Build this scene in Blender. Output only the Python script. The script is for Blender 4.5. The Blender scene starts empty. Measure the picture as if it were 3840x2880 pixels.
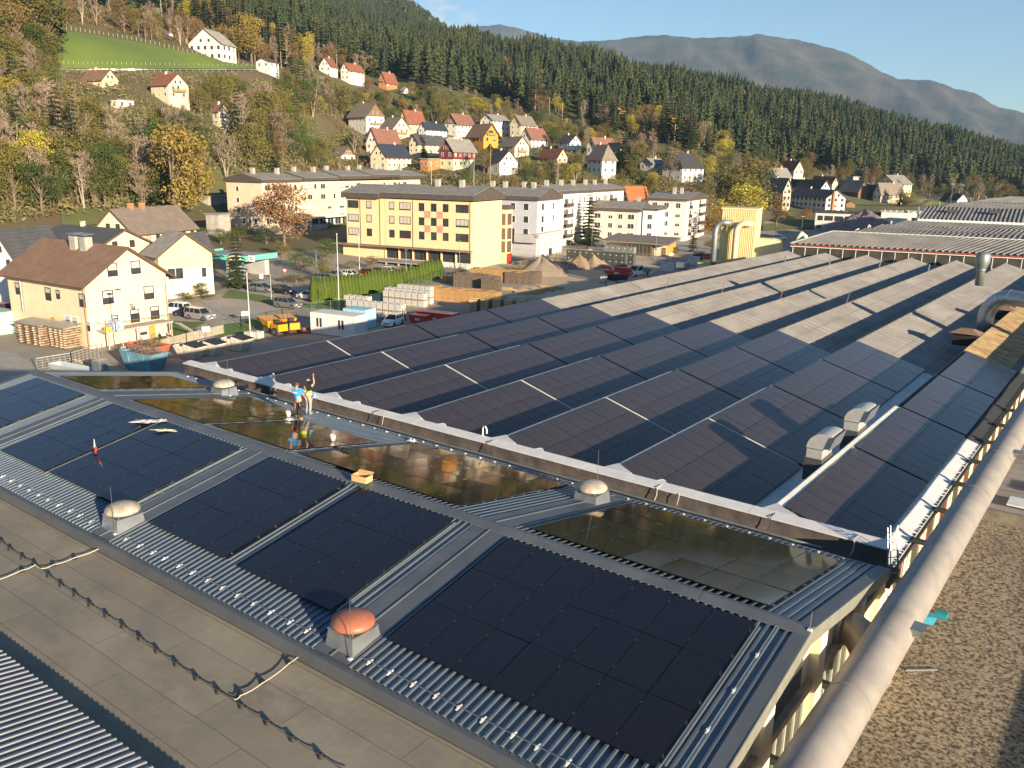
import bpy, bmesh, math, random
import numpy as np
from mathutils import Vector, Matrix
sc=bpy.context.scene
COL=sc.collection
R=math.radians
# ---------------------------------------------------------------- camera
MR=np.array([[0.79785396, -0.16591736, 0.57956923], [0.60257388, 0.1903503, -0.77502999], [0.01826975, 0.96759402, 0.25184921]])
FPX=3196.20
CAM=np.array([0,0,23.0])
cd=bpy.data.cameras.new('camera'); cam=bpy.data.objects.new('camera',cd); COL.objects.link(cam)
cd.sensor_width=36; cd.lens=FPX/3840*36; cd.clip_start=0.3; cd.clip_end=30000
cam.matrix_world=Matrix([[*MR[0],0],[*MR[1],0],[*MR[2],23.0],[0,0,0,1]])
sc.camera=cam
# ---------------------------------------------------------------- sun, sky, exposure
SUN=Vector((1,-0.36,0.225)).normalized()
EL=math.asin(SUN.z)
w=bpy.data.worlds.new('World'); sc.world=w; w.use_nodes=True
nt=w.node_tree; nt.nodes.clear()
out=nt.nodes.new('ShaderNodeOutputWorld'); bg=nt.nodes.new('ShaderNodeBackground'); sky=nt.nodes.new('ShaderNodeTexSky')
sky.sky_type='NISHITA'; sky.sun_disc=False; sky.sun_elevation=EL; sky.sun_rotation=math.atan2(SUN.x,SUN.y)
sky.altitude=900; sky.air_density=1.0; sky.dust_density=0.0; sky.ozone_density=2.8
bg.inputs['Strength'].default_value=0.060
nt.links.new(bg.outputs[0],out.inputs[0])
# a wisp of thin cloud low over the hills, part of the sky
tc=nt.nodes.new('ShaderNodeTexCoord'); no=nt.nodes.new('ShaderNodeTexNoise'); mp=nt.nodes.new('ShaderNodeMapping')
mp.inputs['Scale'].default_value=(14,14,60); mp.inputs['Rotation'].default_value=(0.3,0.25,0)
no.inputs['Scale'].default_value=1.6; no.inputs['Detail'].default_value=6
nt.links.new(tc.outputs['Generated'],mp.inputs[0]); nt.links.new(mp.outputs[0],no.inputs['Vector'])
dp=nt.nodes.new('ShaderNodeVectorMath'); dp.operation='DOT_PRODUCT'
rr=MR@np.array([(1680-1920)/FPX,(1440-55)/FPX,-1.]); rr/=np.linalg.norm(rr)
dp.inputs[1].default_value=tuple(rr)
nt.links.new(tc.outputs['Generated'],dp.inputs[0])
m1=nt.nodes.new('ShaderNodeMapRange'); m1.inputs[1].default_value=math.cos(0.035); m1.inputs[2].default_value=1.0
nt.links.new(dp.outputs['Value'],m1.inputs[0])
m2=nt.nodes.new('ShaderNodeMapRange'); m2.inputs[1].default_value=0.42; m2.inputs[2].default_value=0.62
nt.links.new(no.outputs[0],m2.inputs[0])
mm=nt.nodes.new('ShaderNodeMath'); mm.operation='MULTIPLY'; nt.links.new(m1.outputs[0],mm.inputs[0]); nt.links.new(m2.outputs[0],mm.inputs[1])
mx=nt.nodes.new('ShaderNodeMixRGB'); mx.inputs[2].default_value=(6,5.8,5.6,1)
nt.links.new(mm.outputs[0],mx.inputs[0]); nt.links.new(sky.outputs[0],mx.inputs[1]); nt.links.new(mx.outputs[0],bg.inputs[0])
sd=bpy.data.lights.new('sun','SUN'); sd.energy=4.7; sd.angle=R(0.55); sd.color=(1.0,0.81,0.57)
so=bpy.data.objects.new('sun',sd); COL.objects.link(so); so.rotation_euler=SUN.to_track_quat('Z','Y').to_euler(); so.location=(0,0,60)
sc.view_settings.view_transform='Standard'; sc.view_settings.look='None'; sc.view_settings.gamma=1
sc.view_settings.exposure=1.4
HAZE=0.00006
sc.render.engine='CYCLES'
try: sc.cycles.volume_bounces=0; sc.cycles.volume_step_rate=5
except Exception: pass
random.seed(7); rng=np.random.default_rng(7)
# ---------------------------------------------------------------- pixel helpers (photo pixels 3840 x 2880 -> points of the place)
def ray(u,v): return MR@np.array([(u-1920)/FPX,-(v-1440)/FPX,-1.])
def onz(u,v,z=0.0): r=ray(u,v); return CAM+r*(z-23.0)/r[2]
def onx(u,v,x): r=ray(u,v); return CAM+r*(x)/r[0]
def ony(u,v,y): r=ray(u,v); return CAM+r*(y)/r[1]
def atd(u,v,d): r=ray(u,v); return CAM+r*d/math.hypot(r[0],r[1])
def azel(u,v): r=ray(u,v); return math.degrees(math.atan2(r[0],r[1])), r[2]/math.hypot(r[0],r[1])
# ---------------------------------------------------------------- mesh builder
class MB:
    def __init__(s): s.v=[]; s.f=[]; s.m=[]; s.k=0
    def add(s,vs,fs,k=None):
        o=len(s.v); s.v+= [tuple(map(float,p)) for p in vs]; s.f+=[tuple(i+o for i in f) for f in fs]; s.m+=[s.k if k is None else k]*len(fs); return s
    def quad(s,*p,k=None): return s.add(p,[tuple(range(len(p)))],k)
    def box(s,x0,y0,z0,x1,y1,z1,k=None):
        if x1<x0:x0,x1=x1,x0
        if y1<y0:y0,y1=y1,y0
        if z1<z0:z0,z1=z1,z0
        return s.add([(x0,y0,z0),(x1,y0,z0),(x1,y1,z0),(x0,y1,z0),(x0,y0,z1),(x1,y0,z1),(x1,y1,z1),(x0,y1,z1)],
            [(0,3,2,1),(4,5,6,7),(0,1,5,4),(1,2,6,5),(2,3,7,6),(3,0,4,7)],k)
    def hexa(s,b,t,k=None):   # bottom 4 points, top 4 points
        return s.add(list(b)+list(t),[(0,3,2,1),(4,5,6,7),(0,1,5,4),(1,2,6,5),(2,3,7,6),(3,0,4,7)],k)
    def prism(s,poly,vec,k=None):
        n=len(poly); vec=np.array(vec,float)
        a=[np.array(p,float) for p in poly]; b=[p+vec for p in a]
        fs=[tuple(range(n-1,-1,-1)),tuple(range(n,2*n))]+[(i,(i+1)%n,n+(i+1)%n,n+i) for i in range(n)]
        return s.add(a+b,fs,k)
    def bar(s,a,b,w,h=None,k=None,up=(0,0,1)):
        h=w if h is None else h
        a=np.array(a,float); b=np.array(b,float); d=b-a; d/=np.linalg.norm(d)+1e-9
        up=np.array(up,float)
        if abs(d@up)>0.95: up=np.array([1.,0,0])
        x=np.cross(d,up); x/=np.linalg.norm(x); y=np.cross(x,d)
        q=[(-w/2,-h/2),(w/2,-h/2),(w/2,h/2),(-w/2,h/2)]
        return s.hexa([a+x*i+y*j for i,j in q],[b+x*i+y*j for i,j in q],k)
    def tube(s,path,r,n=8,cap=True,k=None):
        path=[np.array(p,float) for p in path]; m=len(path)
        rs=r if hasattr(r,'__len__') else [r]*m
        vs=[];px=None
        for i,p in enumerate(path):
            d=path[min(i+1,m-1)]-path[max(i-1,0)]; d=d/(np.linalg.norm(d)+1e-9)
            if px is None:
                up=np.array([0,0,1.]) if abs(d[2])<0.9 else np.array([1.,0,0]); px=np.cross(d,up)
            px=px-d*(px@d); px/=np.linalg.norm(px)+1e-9; y=np.cross(d,px)
            vs+=[p+rs[i]*(px*math.cos(2*math.pi*j/n)+y*math.sin(2*math.pi*j/n)) for j in range(n)]
        fs=[(i*n+j,i*n+(j+1)%n,(i+1)*n+(j+1)%n,(i+1)*n+j) for i in range(m-1) for j in range(n)]
        if cap: fs+=[tuple(range(n-1,-1,-1)),tuple((m-1)*n+j for j in range(n))]
        return s.add(vs,fs,k)
    def lathe(s,prof,n=20,c=(0,0,0),sx=1,sy=1,k=None):
        vs=[(c[0]+sx*r*math.cos(2*math.pi*j/n),c[1]+sy*r*math.sin(2*math.pi*j/n),c[2]+z) for r,z in prof for j in range(n)]
        m=len(prof)
        fs=[(i*n+j,i*n+(j+1)%n,(i+1)*n+(j+1)%n,(i+1)*n+j) for i in range(m-1) for j in range(n)]
        return s.add(vs,fs+[tuple(range(n-1,-1,-1)),tuple((m-1)*n+j for j in range(n))],k)
    def sheet(s,P,k=None):   # P[i][j] grid of points
        a=len(P); b=len(P[0])
        return s.add([p for r in P for p in r],[(i*b+j,i*b+j+1,(i+1)*b+j+1,(i+1)*b+j) for i in range(a-1) for j in range(b-1)],k)
    def mesh(s,name,mats,smooth=False):
        me=bpy.data.meshes.new(name); me.from_pydata(s.v,[],s.f)
        for m in (mats if isinstance(mats,(list,tuple)) else [mats]): me.materials.append(m)
        if s.m and max(s.m)>0: me.polygons.foreach_set('material_index',s.m)
        if smooth: me.polygons.foreach_set('use_smooth',[True]*len(me.polygons))
        me.update(); return me
    def build(s,name,mats,parent=None,smooth=False,loc=None):
        return link(name,s.mesh(name,mats,smooth),parent,loc)
def link(name,me,parent=None,loc=None,rz=None):
    o=bpy.data.objects.new(name,me); COL.objects.link(o)
    if parent is not None: o.parent=parent
    if loc is not None: o.location=tuple(map(float,loc))
    if rz is not None: o.rotation_euler[2]=rz
    return o
def tag(o,label=None,cat=None,group=None,kind=None):
    if label: o['label']=label
    if cat: o['category']=cat
    if group: o['group']=group
    if kind: o['kind']=kind
    return o
def thing(name,label,cat,loc=(0,0,0),rz=0,group=None):
    o=link(name,None,None,loc,rz); o.empty_display_size=0.2; return tag(o,label,cat,group)
def struct(name,mb,m,smooth=False): return tag(mb.build(name,m,None,smooth),name.replace('_',' '),kind='structure')
def kids(o): return [c for c in o.children]
def copytree(o,parent=None,ch=None):
    c=o.copy(); COL.objects.link(c); c.parent=parent
    for k in kids(o): copytree(k,c)
    return c
# ---------------------------------------------------------------- materials
MATS={}
def mat(name,c,rough=0.8,c2=None,scale=3.0,metal=0.0,bump=0.0,bscale=None,detail=5,spec=None,trans=0,rand=0.0,pos=(0.35,0.65),stretch=None,coord='Object',emit=0,alpha=1):
    if name in MATS: return MATS[name]
    m=bpy.data.materials.new(name); m.use_nodes=True; t=m.node_tree; N=t.nodes; L=t.links
    b=N['Principled BSDF']; b.inputs['Roughness'].default_value=rough; b.inputs['Metallic'].default_value=metal
    if spec is not None: b.inputs['Specular IOR Level'].default_value=spec
    if trans: b.inputs['Transmission Weight'].default_value=trans
    if alpha<1: b.inputs['Alpha'].default_value=alpha
    co=N.new('ShaderNodeTexCoord'); mpn=N.new('ShaderNodeMapping'); L.new(co.outputs[coord],mpn.inputs[0])
    if stretch: mpn.inputs['Scale'].default_value=stretch
    src=None
    if c2 is None: c2=tuple(x*0.8 for x in c)
    nz=N.new('ShaderNodeTexNoise'); nz.inputs['Scale'].default_value=scale; nz.inputs['Detail'].default_value=detail; nz.inputs['Roughness'].default_value=0.6
    L.new(mpn.outputs[0],nz.inputs['Vector'])
    cr=N.new('ShaderNodeValToRGB'); cr.color_ramp.elements[0].position=pos[0]; cr.color_ramp.elements[1].position=pos[1]
    cr.color_ramp.elements[0].color=(*c2,1); cr.color_ramp.elements[1].color=(*c,1)
    L.new(nz.outputs[0],cr.inputs[0]); src=cr.outputs[0]
    if rand:
        oi=N.new('ShaderNodeObjectInfo'); hs=N.new('ShaderNodeHueSaturation')
        a=N.new('ShaderNodeMapRange'); a.inputs[3].default_value=1-rand; a.inputs[4].default_value=1+rand
        L.new(oi.outputs['Random'],a.inputs[0]); L.new(a.outputs[0],hs.inputs['Value'])
        a2=N.new('ShaderNodeMapRange'); a2.inputs[3].default_value=0.5-rand*0.06; a2.inputs[4].default_value=0.5+rand*0.04
        mu=N.new('ShaderNodeMath'); mu.operation='FRACT'; mu2=N.new('ShaderNodeMath'); mu2.operation='MULTIPLY'; mu2.inputs[1].default_value=7.3
        L.new(oi.outputs['Random'],mu2.inputs[0]); L.new(mu2.outputs[0],mu.inputs[0]); L.new(mu.outputs[0],a2.inputs[0]); L.new(a2.outputs[0],hs.inputs['Hue'])
        L.new(src,hs.inputs['Color']); src=hs.outputs[0]
    L.new(src,b.inputs['Base Color'])
    if emit: L.new(src,b.inputs['Emission Color']); b.inputs['Emission Strength'].default_value=emit
    if bump:
        bn=N.new('ShaderNodeBump'); bn.inputs['Strength'].default_value=bump; bn.inputs['Distance'].default_value=0.05
        n2=N.new('ShaderNodeTexNoise'); n2.inputs['Scale'].default_value=bscale or scale*4; n2.inputs['Detail'].default_value=4
        L.new(mpn.outputs[0],n2.inputs['Vector']); L.new(n2.outputs[0],bn.inputs['Height']); L.new(bn.outputs[0],b.inputs['Normal'])
    MATS[name]=m; return m
def lines(m,c,scale,width=0.06,axis=0,rot=0,coord='Object',offset=0.5,rowh=None,mortar=None,wob=0):
    """brick-joint lines of colour c over an existing material: real joints of sheets, tiles and boards"""
    t=m.node_tree; N=t.nodes; L=t.links; b=N['Principled BSDF']; src=b.inputs['Base Color'].links[0].from_socket
    co=N.new('ShaderNodeTexCoord'); mp=N.new('ShaderNodeMapping'); mp.inputs['Rotation'].default_value=rot if hasattr(rot,'__len__') else (0,0,rot)
    L.new(co.outputs[coord],mp.inputs[0])
    vec=mp.outputs[0]
    if wob:
        wn=N.new('ShaderNodeTexNoise'); wn.inputs['Scale'].default_value=.35; wn.inputs['Detail'].default_value=5; L.new(mp.outputs[0],wn.inputs['Vector'])
        vm=N.new('ShaderNodeVectorMath'); vm.operation='SCALE'; vm.inputs['Scale'].default_value=wob; L.new(wn.outputs['Color'],vm.inputs[0])
        va=N.new('ShaderNodeVectorMath'); va.operation='ADD'; L.new(vm.outputs[0],va.inputs[0]); L.new(mp.outputs[0],va.inputs[1]); vec=va.outputs[0]
    br=N.new('ShaderNodeTexBrick'); br.inputs['Scale'].default_value=1; br.inputs['Brick Width'].default_value=scale; br.inputs['Row Height'].default_value=rowh or scale
    br.inputs['Mortar Size'].default_value=mortar or width; br.offset=offset; br.inputs['Mortar Smooth'].default_value=0.2
    L.new(vec,br.inputs['Vector']); br.inputs['Color1'].default_value=(1,1,1,1); br.inputs['Color2'].default_value=(0.82,0.82,0.82,1); br.inputs['Mortar'].default_value=(0,0,0,1)
    mx=N.new('ShaderNodeMixRGB'); mx.inputs[1].default_value=(*c,1); L.new(src,mx.inputs[2]); L.new(br.outputs['Color'],mx.inputs[0]); L.new(mx.outputs[0],b.inputs['Base Color'])
    return m

def stains(m,c,scale=.18,lo=.5,hi=.72,amt=.6,stretch=(1,1,1)):
    """broad patches of colour c (dirt, lichen, water marks) over a material"""
    t=m.node_tree; N=t.nodes; L=t.links; b=N['Principled BSDF']; src=b.inputs['Base Color'].links[0].from_socket
    co=N.new('ShaderNodeTexCoord'); mp=N.new('ShaderNodeMapping'); mp.inputs['Scale'].default_value=stretch; mp.inputs['Location'].default_value=(scale*91,3.3,0); L.new(co.outputs['Object'],mp.inputs[0])
    nz=N.new('ShaderNodeTexNoise'); nz.inputs['Scale'].default_value=scale; nz.inputs['Detail'].default_value=9; nz.inputs['Roughness'].default_value=.68; L.new(mp.outputs[0],nz.inputs['Vector'])
    r=N.new('ShaderNodeMapRange'); r.inputs[1].default_value=lo; r.inputs[2].default_value=hi; r.inputs[4].default_value=amt; L.new(nz.outputs[0],r.inputs[0])
    mx=N.new('ShaderNodeMixRGB'); L.new(r.outputs[0],mx.inputs[0]); L.new(src,mx.inputs[1]); mx.inputs[2].default_value=(*c,1); L.new(mx.outputs[0],b.inputs['Base Color']); return m

# ================================================================ materials in use
def steel(name,c,rough=0.38,metal=0.6,**k): return mat(name,c,rough,metal=metal,**k)
M_rib=mat('coated_steel_roof',(0.15,0.19,0.235),0.36,c2=(0.12,0.16,0.205),scale=1.2,metal=0.5,bump=0.0)
M_flat=mat('flat_steel_sheet',(0.15,0.165,0.185),0.45,c2=(0.11,0.125,0.145),scale=1.1,metal=0.35,detail=8)
M_cap=mat('anthracite_flashing',(0.135,0.15,0.17),0.5,c2=(0.105,0.12,0.14),scale=0.8,metal=0.3)
M_glassp=mat('panel_glass',(0.012,0.013,0.022),0.10,c2=(0.009,0.010,0.017),scale=6,spec=0.5)
M_glassb=mat('dusty_panel_glass',(0.050,0.040,0.042),0.17,c2=(0.034,0.028,0.031),scale=.5,spec=0.5,detail=8)
M_glassf=mat('gold_tinted_panel_glass',(0.018,0.013,0.010),0.06,c2=(0.014,0.010,0.008),scale=6,spec=0.5)
M_glassf.node_tree.nodes['Principled BSDF'].inputs['IOR'].default_value=2.1; M_glassf.node_tree.nodes['Principled BSDF'].inputs['Specular Tint'].default_value=(1,.86,.62,1)  # gold of the reflections put into the specular tint, IOR raised to strengthen it
M_frame=mat('panel_frame_black',(0.012,0.012,0.014),0.4,metal=0.5)
M_clamp=mat('panel_clamp',(0.5,0.5,0.5),0.35,metal=0.9)
M_alu=mat('bare_aluminium',(0.62,0.63,0.65),0.32,metal=0.9)
M_galv=mat('galvanised_steel',(0.45,0.48,0.50),0.38,c2=(0.34,0.37,0.40),scale=2.5,metal=0.75)
M_galvd=mat('weathered_zinc',(0.30,0.33,0.33),0.45,c2=(0.22,0.25,0.25),scale=1.5,metal=0.6)
M_white=mat('white_plastic',(0.72,0.72,0.70),0.6)
M_whitesheet=mat('white_roof_sheet',(0.74,0.79,0.82),0.45,c2=(0.62,0.67,0.70),scale=0.8,metal=0.1)
M_bit=mat('bitumen_felt_roof',(0.34,0.295,0.22),0.95,c2=(0.20,0.18,0.145),scale=0.45,detail=12,bump=0.10,bscale=5,pos=(0.25,0.75))
stains(M_bit,(.15,.14,.115),.22,.50,.70,.65,(1,2.2,1)); stains(M_bit,(.42,.37,.27),.5,.56,.72,.5); lines(M_bit,(0.10,0.092,0.078),5.0,rowh=1.0,mortar=0.011,wob=.13,offset=.37)
M_bitd=mat('bitumen_upstand',(0.115,0.095,0.085),0.85,c2=(0.06,0.052,0.05),scale=1.4,detail=8,bump=0.5,bscale=3)
M_gut=mat('dark_gutter',(0.035,0.033,0.032),0.7)
M_cream=mat('cream_render',(0.78,0.68,0.47),0.9,c2=(0.66,0.56,0.40),scale=0.9,detail=8)
M_fib=mat('fibre_cement_roof',(0.36,0.345,0.33),0.95,c2=(0.22,0.21,0.20),scale=0.55,detail=10,pos=(0.3,0.7),stretch=(1.0,0.35,1.0))
stains(M_fib,(.17,.155,.14),.3,.50,.75,.55,(.4,1.6,1)); lines(M_fib,(0.16,0.148,0.135),1.08,rowh=2.5,mortar=0.035,offset=0.0,rot=(0,0,R(90)))
M_moss=mat('mossy_ridge',(0.21,0.18,0.15),0.95,c2=(0.30,0.28,0.26),scale=2.0,detail=8)
M_fibd=mat('grey_corrugated_roof',(0.20,0.195,0.19),0.9,c2=(0.13,0.13,0.13),scale=0.3,detail=8)
M_gravel=mat('gravel_roof',(0.40,0.33,0.23),1.0,c2=(0.05,0.042,0.035),scale=9,detail=3,pos=(0.38,0.6),bump=1.0,bscale=26)
stains(M_gravel,(.12,.10,.07),.28,.52,.72,.45)
M_duct=mat('grey_painted_duct',(0.31,0.285,0.26),0.5,c2=(0.22,0.205,0.19),scale=.9,detail=10,bump=0.25,bscale=1.3,pos=(.3,.6))
M_rust=mat('rusty_sheet',(0.50,0.38,0.19),0.85,c2=(0.20,0.10,0.045),scale=2.2,detail=9,stretch=(0.35,3.0,1.0),pos=(0.36,0.6))
M_brownp=mat('brown_hood',(0.25,0.16,0.10),0.7)
M_orange_dome=mat('sun_faded_red_dome',(0.42,0.15,0.085),0.45,c2=(0.33,0.115,0.07),scale=3,detail=8)
M_dome=mat('weathered_beige_dome',(0.50,0.46,0.39),0.55,c2=(0.33,0.26,0.19),scale=3.5,detail=8)
M_concrete=mat('concrete',(0.42,0.40,0.36),0.9,c2=(0.30,0.28,0.25),scale=1.2,detail=8)
M_black=mat('black_rubber',(0.02,0.02,0.02),0.7)
M_wood=mat('planed_wood',(0.60,0.45,0.27),0.8,c2=(0.45,0.32,0.18),scale=3,stretch=(6,1,1))
M_glass=mat('window_glass',(0.03,0.035,0.04),0.08,c2=(0.05,0.055,0.06),scale=0.7)
M_glassd=mat('dirty_factory_glass',(0.07,0.065,0.055),0.3,c2=(0.035,0.035,0.03),scale=0.8)
M_blind=mat('roller_blind',(0.52,0.46,0.42),0.8)
M_wframe=mat('white_window_frame',(0.75,0.74,0.72),0.6)
M_dframe=mat('dark_window_frame',(0.035,0.03,0.03),0.5)
M_brick_red=mat('red_paint',(0.30,0.05,0.035),0.6)
M_greenp=mat('green_paint',(0.10,0.16,0.05),0.6)
# ================================================================ HALL A : long metal-roofed hall in front
YR,ZR=20.35,11.48; YN,ZN=13.24,10.165; YF,ZF=28.75,9.885; XL,XR=-47.7,-5.5
SN=(ZR-ZN)/(YR-YN); SF=(ZR-ZF)/(YF-YR)
def zA(y): return ZR-SN*(YR-y) if y<YR else ZR-SF*(y-YR)
A=thing('steel_roof_hall','long low hall with ribbed blue-grey steel gable roof in the foreground','building',(0,0,0))
def ribbed(x0,x1,y0,y1,skips,xs=None):
    mb=MB(); prof=[]
    x=x0; 
    while x<x1-0.01:
        if any(a<=x+0.125<b for a,b in skips):
            prof+=[(x,0.0),(x+0.25,0.0)]
        else: prof+=[(x,0.0),(x+0.135,0.0),(x+0.155,0.060),(x+0.215,0.060),(x+0.235,0.0)]
        x+=0.25
    prof.append((x1,0.0))
    rows=[[(px,y,zA(y)+pz) for px,pz in prof] for y in (y0,y1)]
    mb.sheet(rows)
    for s in range(1): pass
    return mb
near_skips=[(-16.45,-15.1),(-28.25,-26.95),(-40.4,-39.3)]
far_skips=[(-16.6,-15.4),(-41.3,-38.7)]
ribbed(XL,XR-0.35,YN,YR-0.05,near_skips).build('ribbed_roof_slope',M_rib,A)
ribbed(XL,XR-0.35,YR+0.05,YF,far_skips).build('ribbed_roof_slope',M_rib,A)
# flat strips over the ribs, with standing seams
for lst,y0,y1 in ((near_skips,YN+0.02,YR-0.1),(far_skips,YR+0.1,YF-0.15)):
    for a,b in lst:
        mb=MB(); xs=[a,a+0.02,(a+b)/2-0.02,(a+b)/2-0.015,(a+b)/2+0.015,(a+b)/2+0.02,b-0.02,b]
        zs=[0.0,0.05,0.05,0.085,0.085,0.05,0.05,0.0]
        mb.sheet([[(x,y,zA(y)+z) for x,z in zip(xs,zs)] for y in (y0,y1)]); mb.build('flat_roof_strip',M_flat,A)
# ridge cap with joints
mb=MB()
for i in range(14):
    a=XL-0.05+i*(XR-XL+0.1)/14; b=a+(XR-XL+0.1)/14-0.012; e=0.006*(i%2)
    mb.prism([(a,YR-0.32,zA(YR-0.32)+0.05+e),(a,YR-0.30,zA(YR-0.3)+0.075+e),(a,YR-0.05,ZR+0.13+e),(a,YR+0.05,ZR+0.13+e),(a,YR+0.30,zA(YR+0.3)+0.075+e),(a,YR+0.32,zA(YR+0.32)+0.05+e)],(b-a,0,0))
mb.build('ridge_cap',M_cap,A)
# eave fascia near / far
mb=MB()
for i in range(12):
    a=XL+i*(XR-XL)/12; b=a+(XR-XL)/12-0.015
    mb.box(a,YN-0.16,ZN-0.42,b,YN-0.01,ZN-0.035)
    mb.box(a,YN-0.16,ZN-0.035,b,YN+0.0,ZN-0.005)
mb.build('eave_fascia',M_cap,A)
MB().box(XL,YF+0.0,ZF-0.1,XR,YF+0.06,ZF+0.03).build('eave_flashing',M_cap,A)
# gable verge flashings (right end wide and flat, left end)
for x0,x1 in ((XR-0.36,XR+0.02),(XL-0.03,XL+0.33)):
    for ya,yb in ((YN-0.14,YR),(YR,YF+0.04)):
        mb=MB(); za,zb=zA(max(ya,YN))+ (0 if ya>=YN else -0.03),zA(min(yb,YF))
        mb.hexa([(x0,ya,za-0.02),(x1,ya,za-0.02),(x1,yb,zb-0.02),(x0,yb,zb-0.02)],[(x0,ya,za+0.075),(x1,ya,za+0.075),(x1,yb,zb+0.075),(x0,yb,zb+0.075)])
        mb.build('verge_flashing',M_cap,A)
mb=MB()
for ya,yb in ((YN-0.14,YR),(YR,YF+0.04)):
    za,zb=zA(max(ya,YN)),zA(min(yb,YF))
    mb.hexa([(XR+0.021,ya,za-0.34),(XR+0.05,ya,za-0.34),(XR+0.05,yb,zb-0.34),(XR+0.021,yb,zb-0.34)],[(XR+0.021,ya,za+0.07),(XR+0.05,ya,za+0.07),(XR+0.05,yb,zb+0.07),(XR+0.021,yb,zb+0.07)])
mb.build('verge_fascia',mat('grey_green_fascia',(0.26,0.26,0.22),0.55,metal=0.2),A)
# walls of hall A : gable wall with recessed bays and pilasters
mb=MB(); xw=XR-0.35
mb.prism([(xw,YN+0.1,0),(xw,YF-0.1,0),(xw,YF-0.1,ZF-0.06),(xw,YR,ZR-0.06),(xw,YN+0.1,ZN-0.06)],(0.1,0,0))
mb.box(XL+0.2,YN+0.1,0,xw,YN+0.2,ZN-0.08); mb.box(XL+0.2,YF-0.2,0,xw,YF-0.1,ZF-0.08)
mb.prism([(XL+0.1,YN+0.1,0),(XL+0.1,YF-0.1,0),(XL+0.1,YF-0.1,ZF-0.06),(XL+0.1,YR,ZR-0.06),(XL+0.1,YN+0.1,ZN-0.06)],(0.1,0,0))
mb.build('wall',M_cream,A)
pil_y=[13.7,17.75,21.7,25.8,28.3]
for y in pil_y:
    MB().box(xw+0.1,y-0.32,0,xw+0.36,y+0.32,zA(y)-0.36).build('pilaster',M_cream,A)
MB().box(xw+0.1,YN+0.3,9.25,xw+0.28,YF-0.4,9.5).build('cornice_beam',mat('dirty_cream',(0.45,0.40,0.33),0.9,c2=(0.30,0.26,0.22),scale=2),A)
for a,b in zip(pil_y[:-1],pil_y[1:]):
    if b-a<3: continue
    win=MB().box(xw+0.1,a+0.6,6.9,xw+0.13,b-0.6,9.1).build('window',M_glassd,A)
    mb=MB()
    for k in range(5):
        y=a+0.6+(b-a-1.2)*k/4; mb.box(xw+0.13,y-0.04,6.9,xw+0.18,y+0.04,9.1)
    mb.box(xw+0.13,a+0.56,9.1,xw+0.18,b-0.56,9.18); mb.build('window_frame',mat('pale_green_frame',(0.42,0.44,0.36),0.6),win)
# dark louvre under the verge
lv=MB().box(xw+0.1,18.5,9.62,xw+0.14,20.7,10.72).build('louvre',M_black,A)
mb=MB()
for k in range(12): mb.box(xw+0.14,18.55,9.66+k*0.088,xw+0.17,20.65,9.70+k*0.088)
mb.build('louvre_slat',mat('louvre_grey',(0.10,0.10,0.11),0.5),lv)
# ---------------------------------------------------------------- solar panels
PW,PL=1.134,1.762
def panel_mesh(w,l,g=None):
    mb=MB(); t=0.035
    mb.box(0,0,0,w,l,t-0.004,k=1)
    fr=0.012
    mb.box(0,0,t-0.004,w,fr,t,k=1); mb.box(0,l-fr,t-0.004,w,l,t,k=1); mb.box(0,fr,t-0.004,fr,l-fr,t,k=1); mb.box(w-fr,fr,t-0.004,w,l-fr,t,k=1)
    mb.quad((fr,fr,t-0.001),(w-fr,fr,t-0.001),(w-fr,l-fr,t-0.001),(fr,l-fr,t-0.001),k=0)
    for y in (0.35,l-0.35): mb.box(w-0.008,y-0.02,t,w+0.010,y+0.02,t+0.008,k=2)
    return mb.mesh('solar_panel',[g or M_glassp,M_frame,M_clamp])
def array(label,group,origin,ex,ey,ncol,nrow,pw,pl,name='solar_array',skip=(),jit=0.12):
    """origin corner, ex along the columns, ey up or down the slope (unit vectors)"""
    o=Vector(origin); ex=Vector(ex).normalized(); ey=Vector(ey).normalized(); ez=ex.cross(ey); ez.normalize()
    mw=Matrix([[ex.x,ey.x,ez.x,o.x],[ex.y,ey.y,ez.y,o.y],[ex.z,ey.z,ez.z,o.z],[0,0,0,1]])
    root=thing(name,label,'solar array',group=group); root.matrix_world=mw; root.rotation_mode='XYZ'
    key=(round(pw,3),round(pl,3),group==GB,ey.z<0)
    if key not in PMESH: PMESH[key]=panel_mesh(pw-0.005,pl-0.005,M_glassb if group==GB else (M_glassf if ey.z<0 else None))
    mb=MB()
    for j in range(nrow*2): 
        y=(j//2)*pl+(0.36 if j%2==0 else pl-0.36); mb.box(-0.02,y-0.02,-0.05,ncol*pw+0.02,y+0.02,0.0)
    mb.build('mounting_rail',M_alu,root)
    for i in range(ncol):
        for j in range(nrow):
            if (i,j) in skip: continue
            p=link('solar_panel',PMESH[key],root,(i*pw+0.0025,j*pl+0.0025,0.012+random.uniform(-.001,.001)))
            p.rotation_euler=(R(random.gauss(0,jit)),R(random.gauss(0,jit)),0)
    return root
PMESH={}
GB='solar arrays on the sawtooth factory roof'
GA='solar arrays on the ribbed steel roof in front'
sn=Vector((0,1,SN)).normalized(); sf=Vector((0,1,-SF)).normalized()
def arrN(label,x0,x1,y0,n,rows,pl=1.80):
    array(label,GA,(x0,y0,zA(y0)+0.10),(1,0,0),sn,n,rows,(x1-x0)/n,pl,jit=0.18)
def arrF(label,x0,x1,y0,n,rows,pl=1.76,skip=()):
    array(label,GA,(x0,y0,zA(y0)+0.10),(1,0,0),sf,n,rows,(x1-x0)/n,pl,skip=skip,jit=0.22)
arrN('largest near black solar array, on the right by the gable end',-14.85,-6.78,14.45,7,3,1.835)
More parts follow.
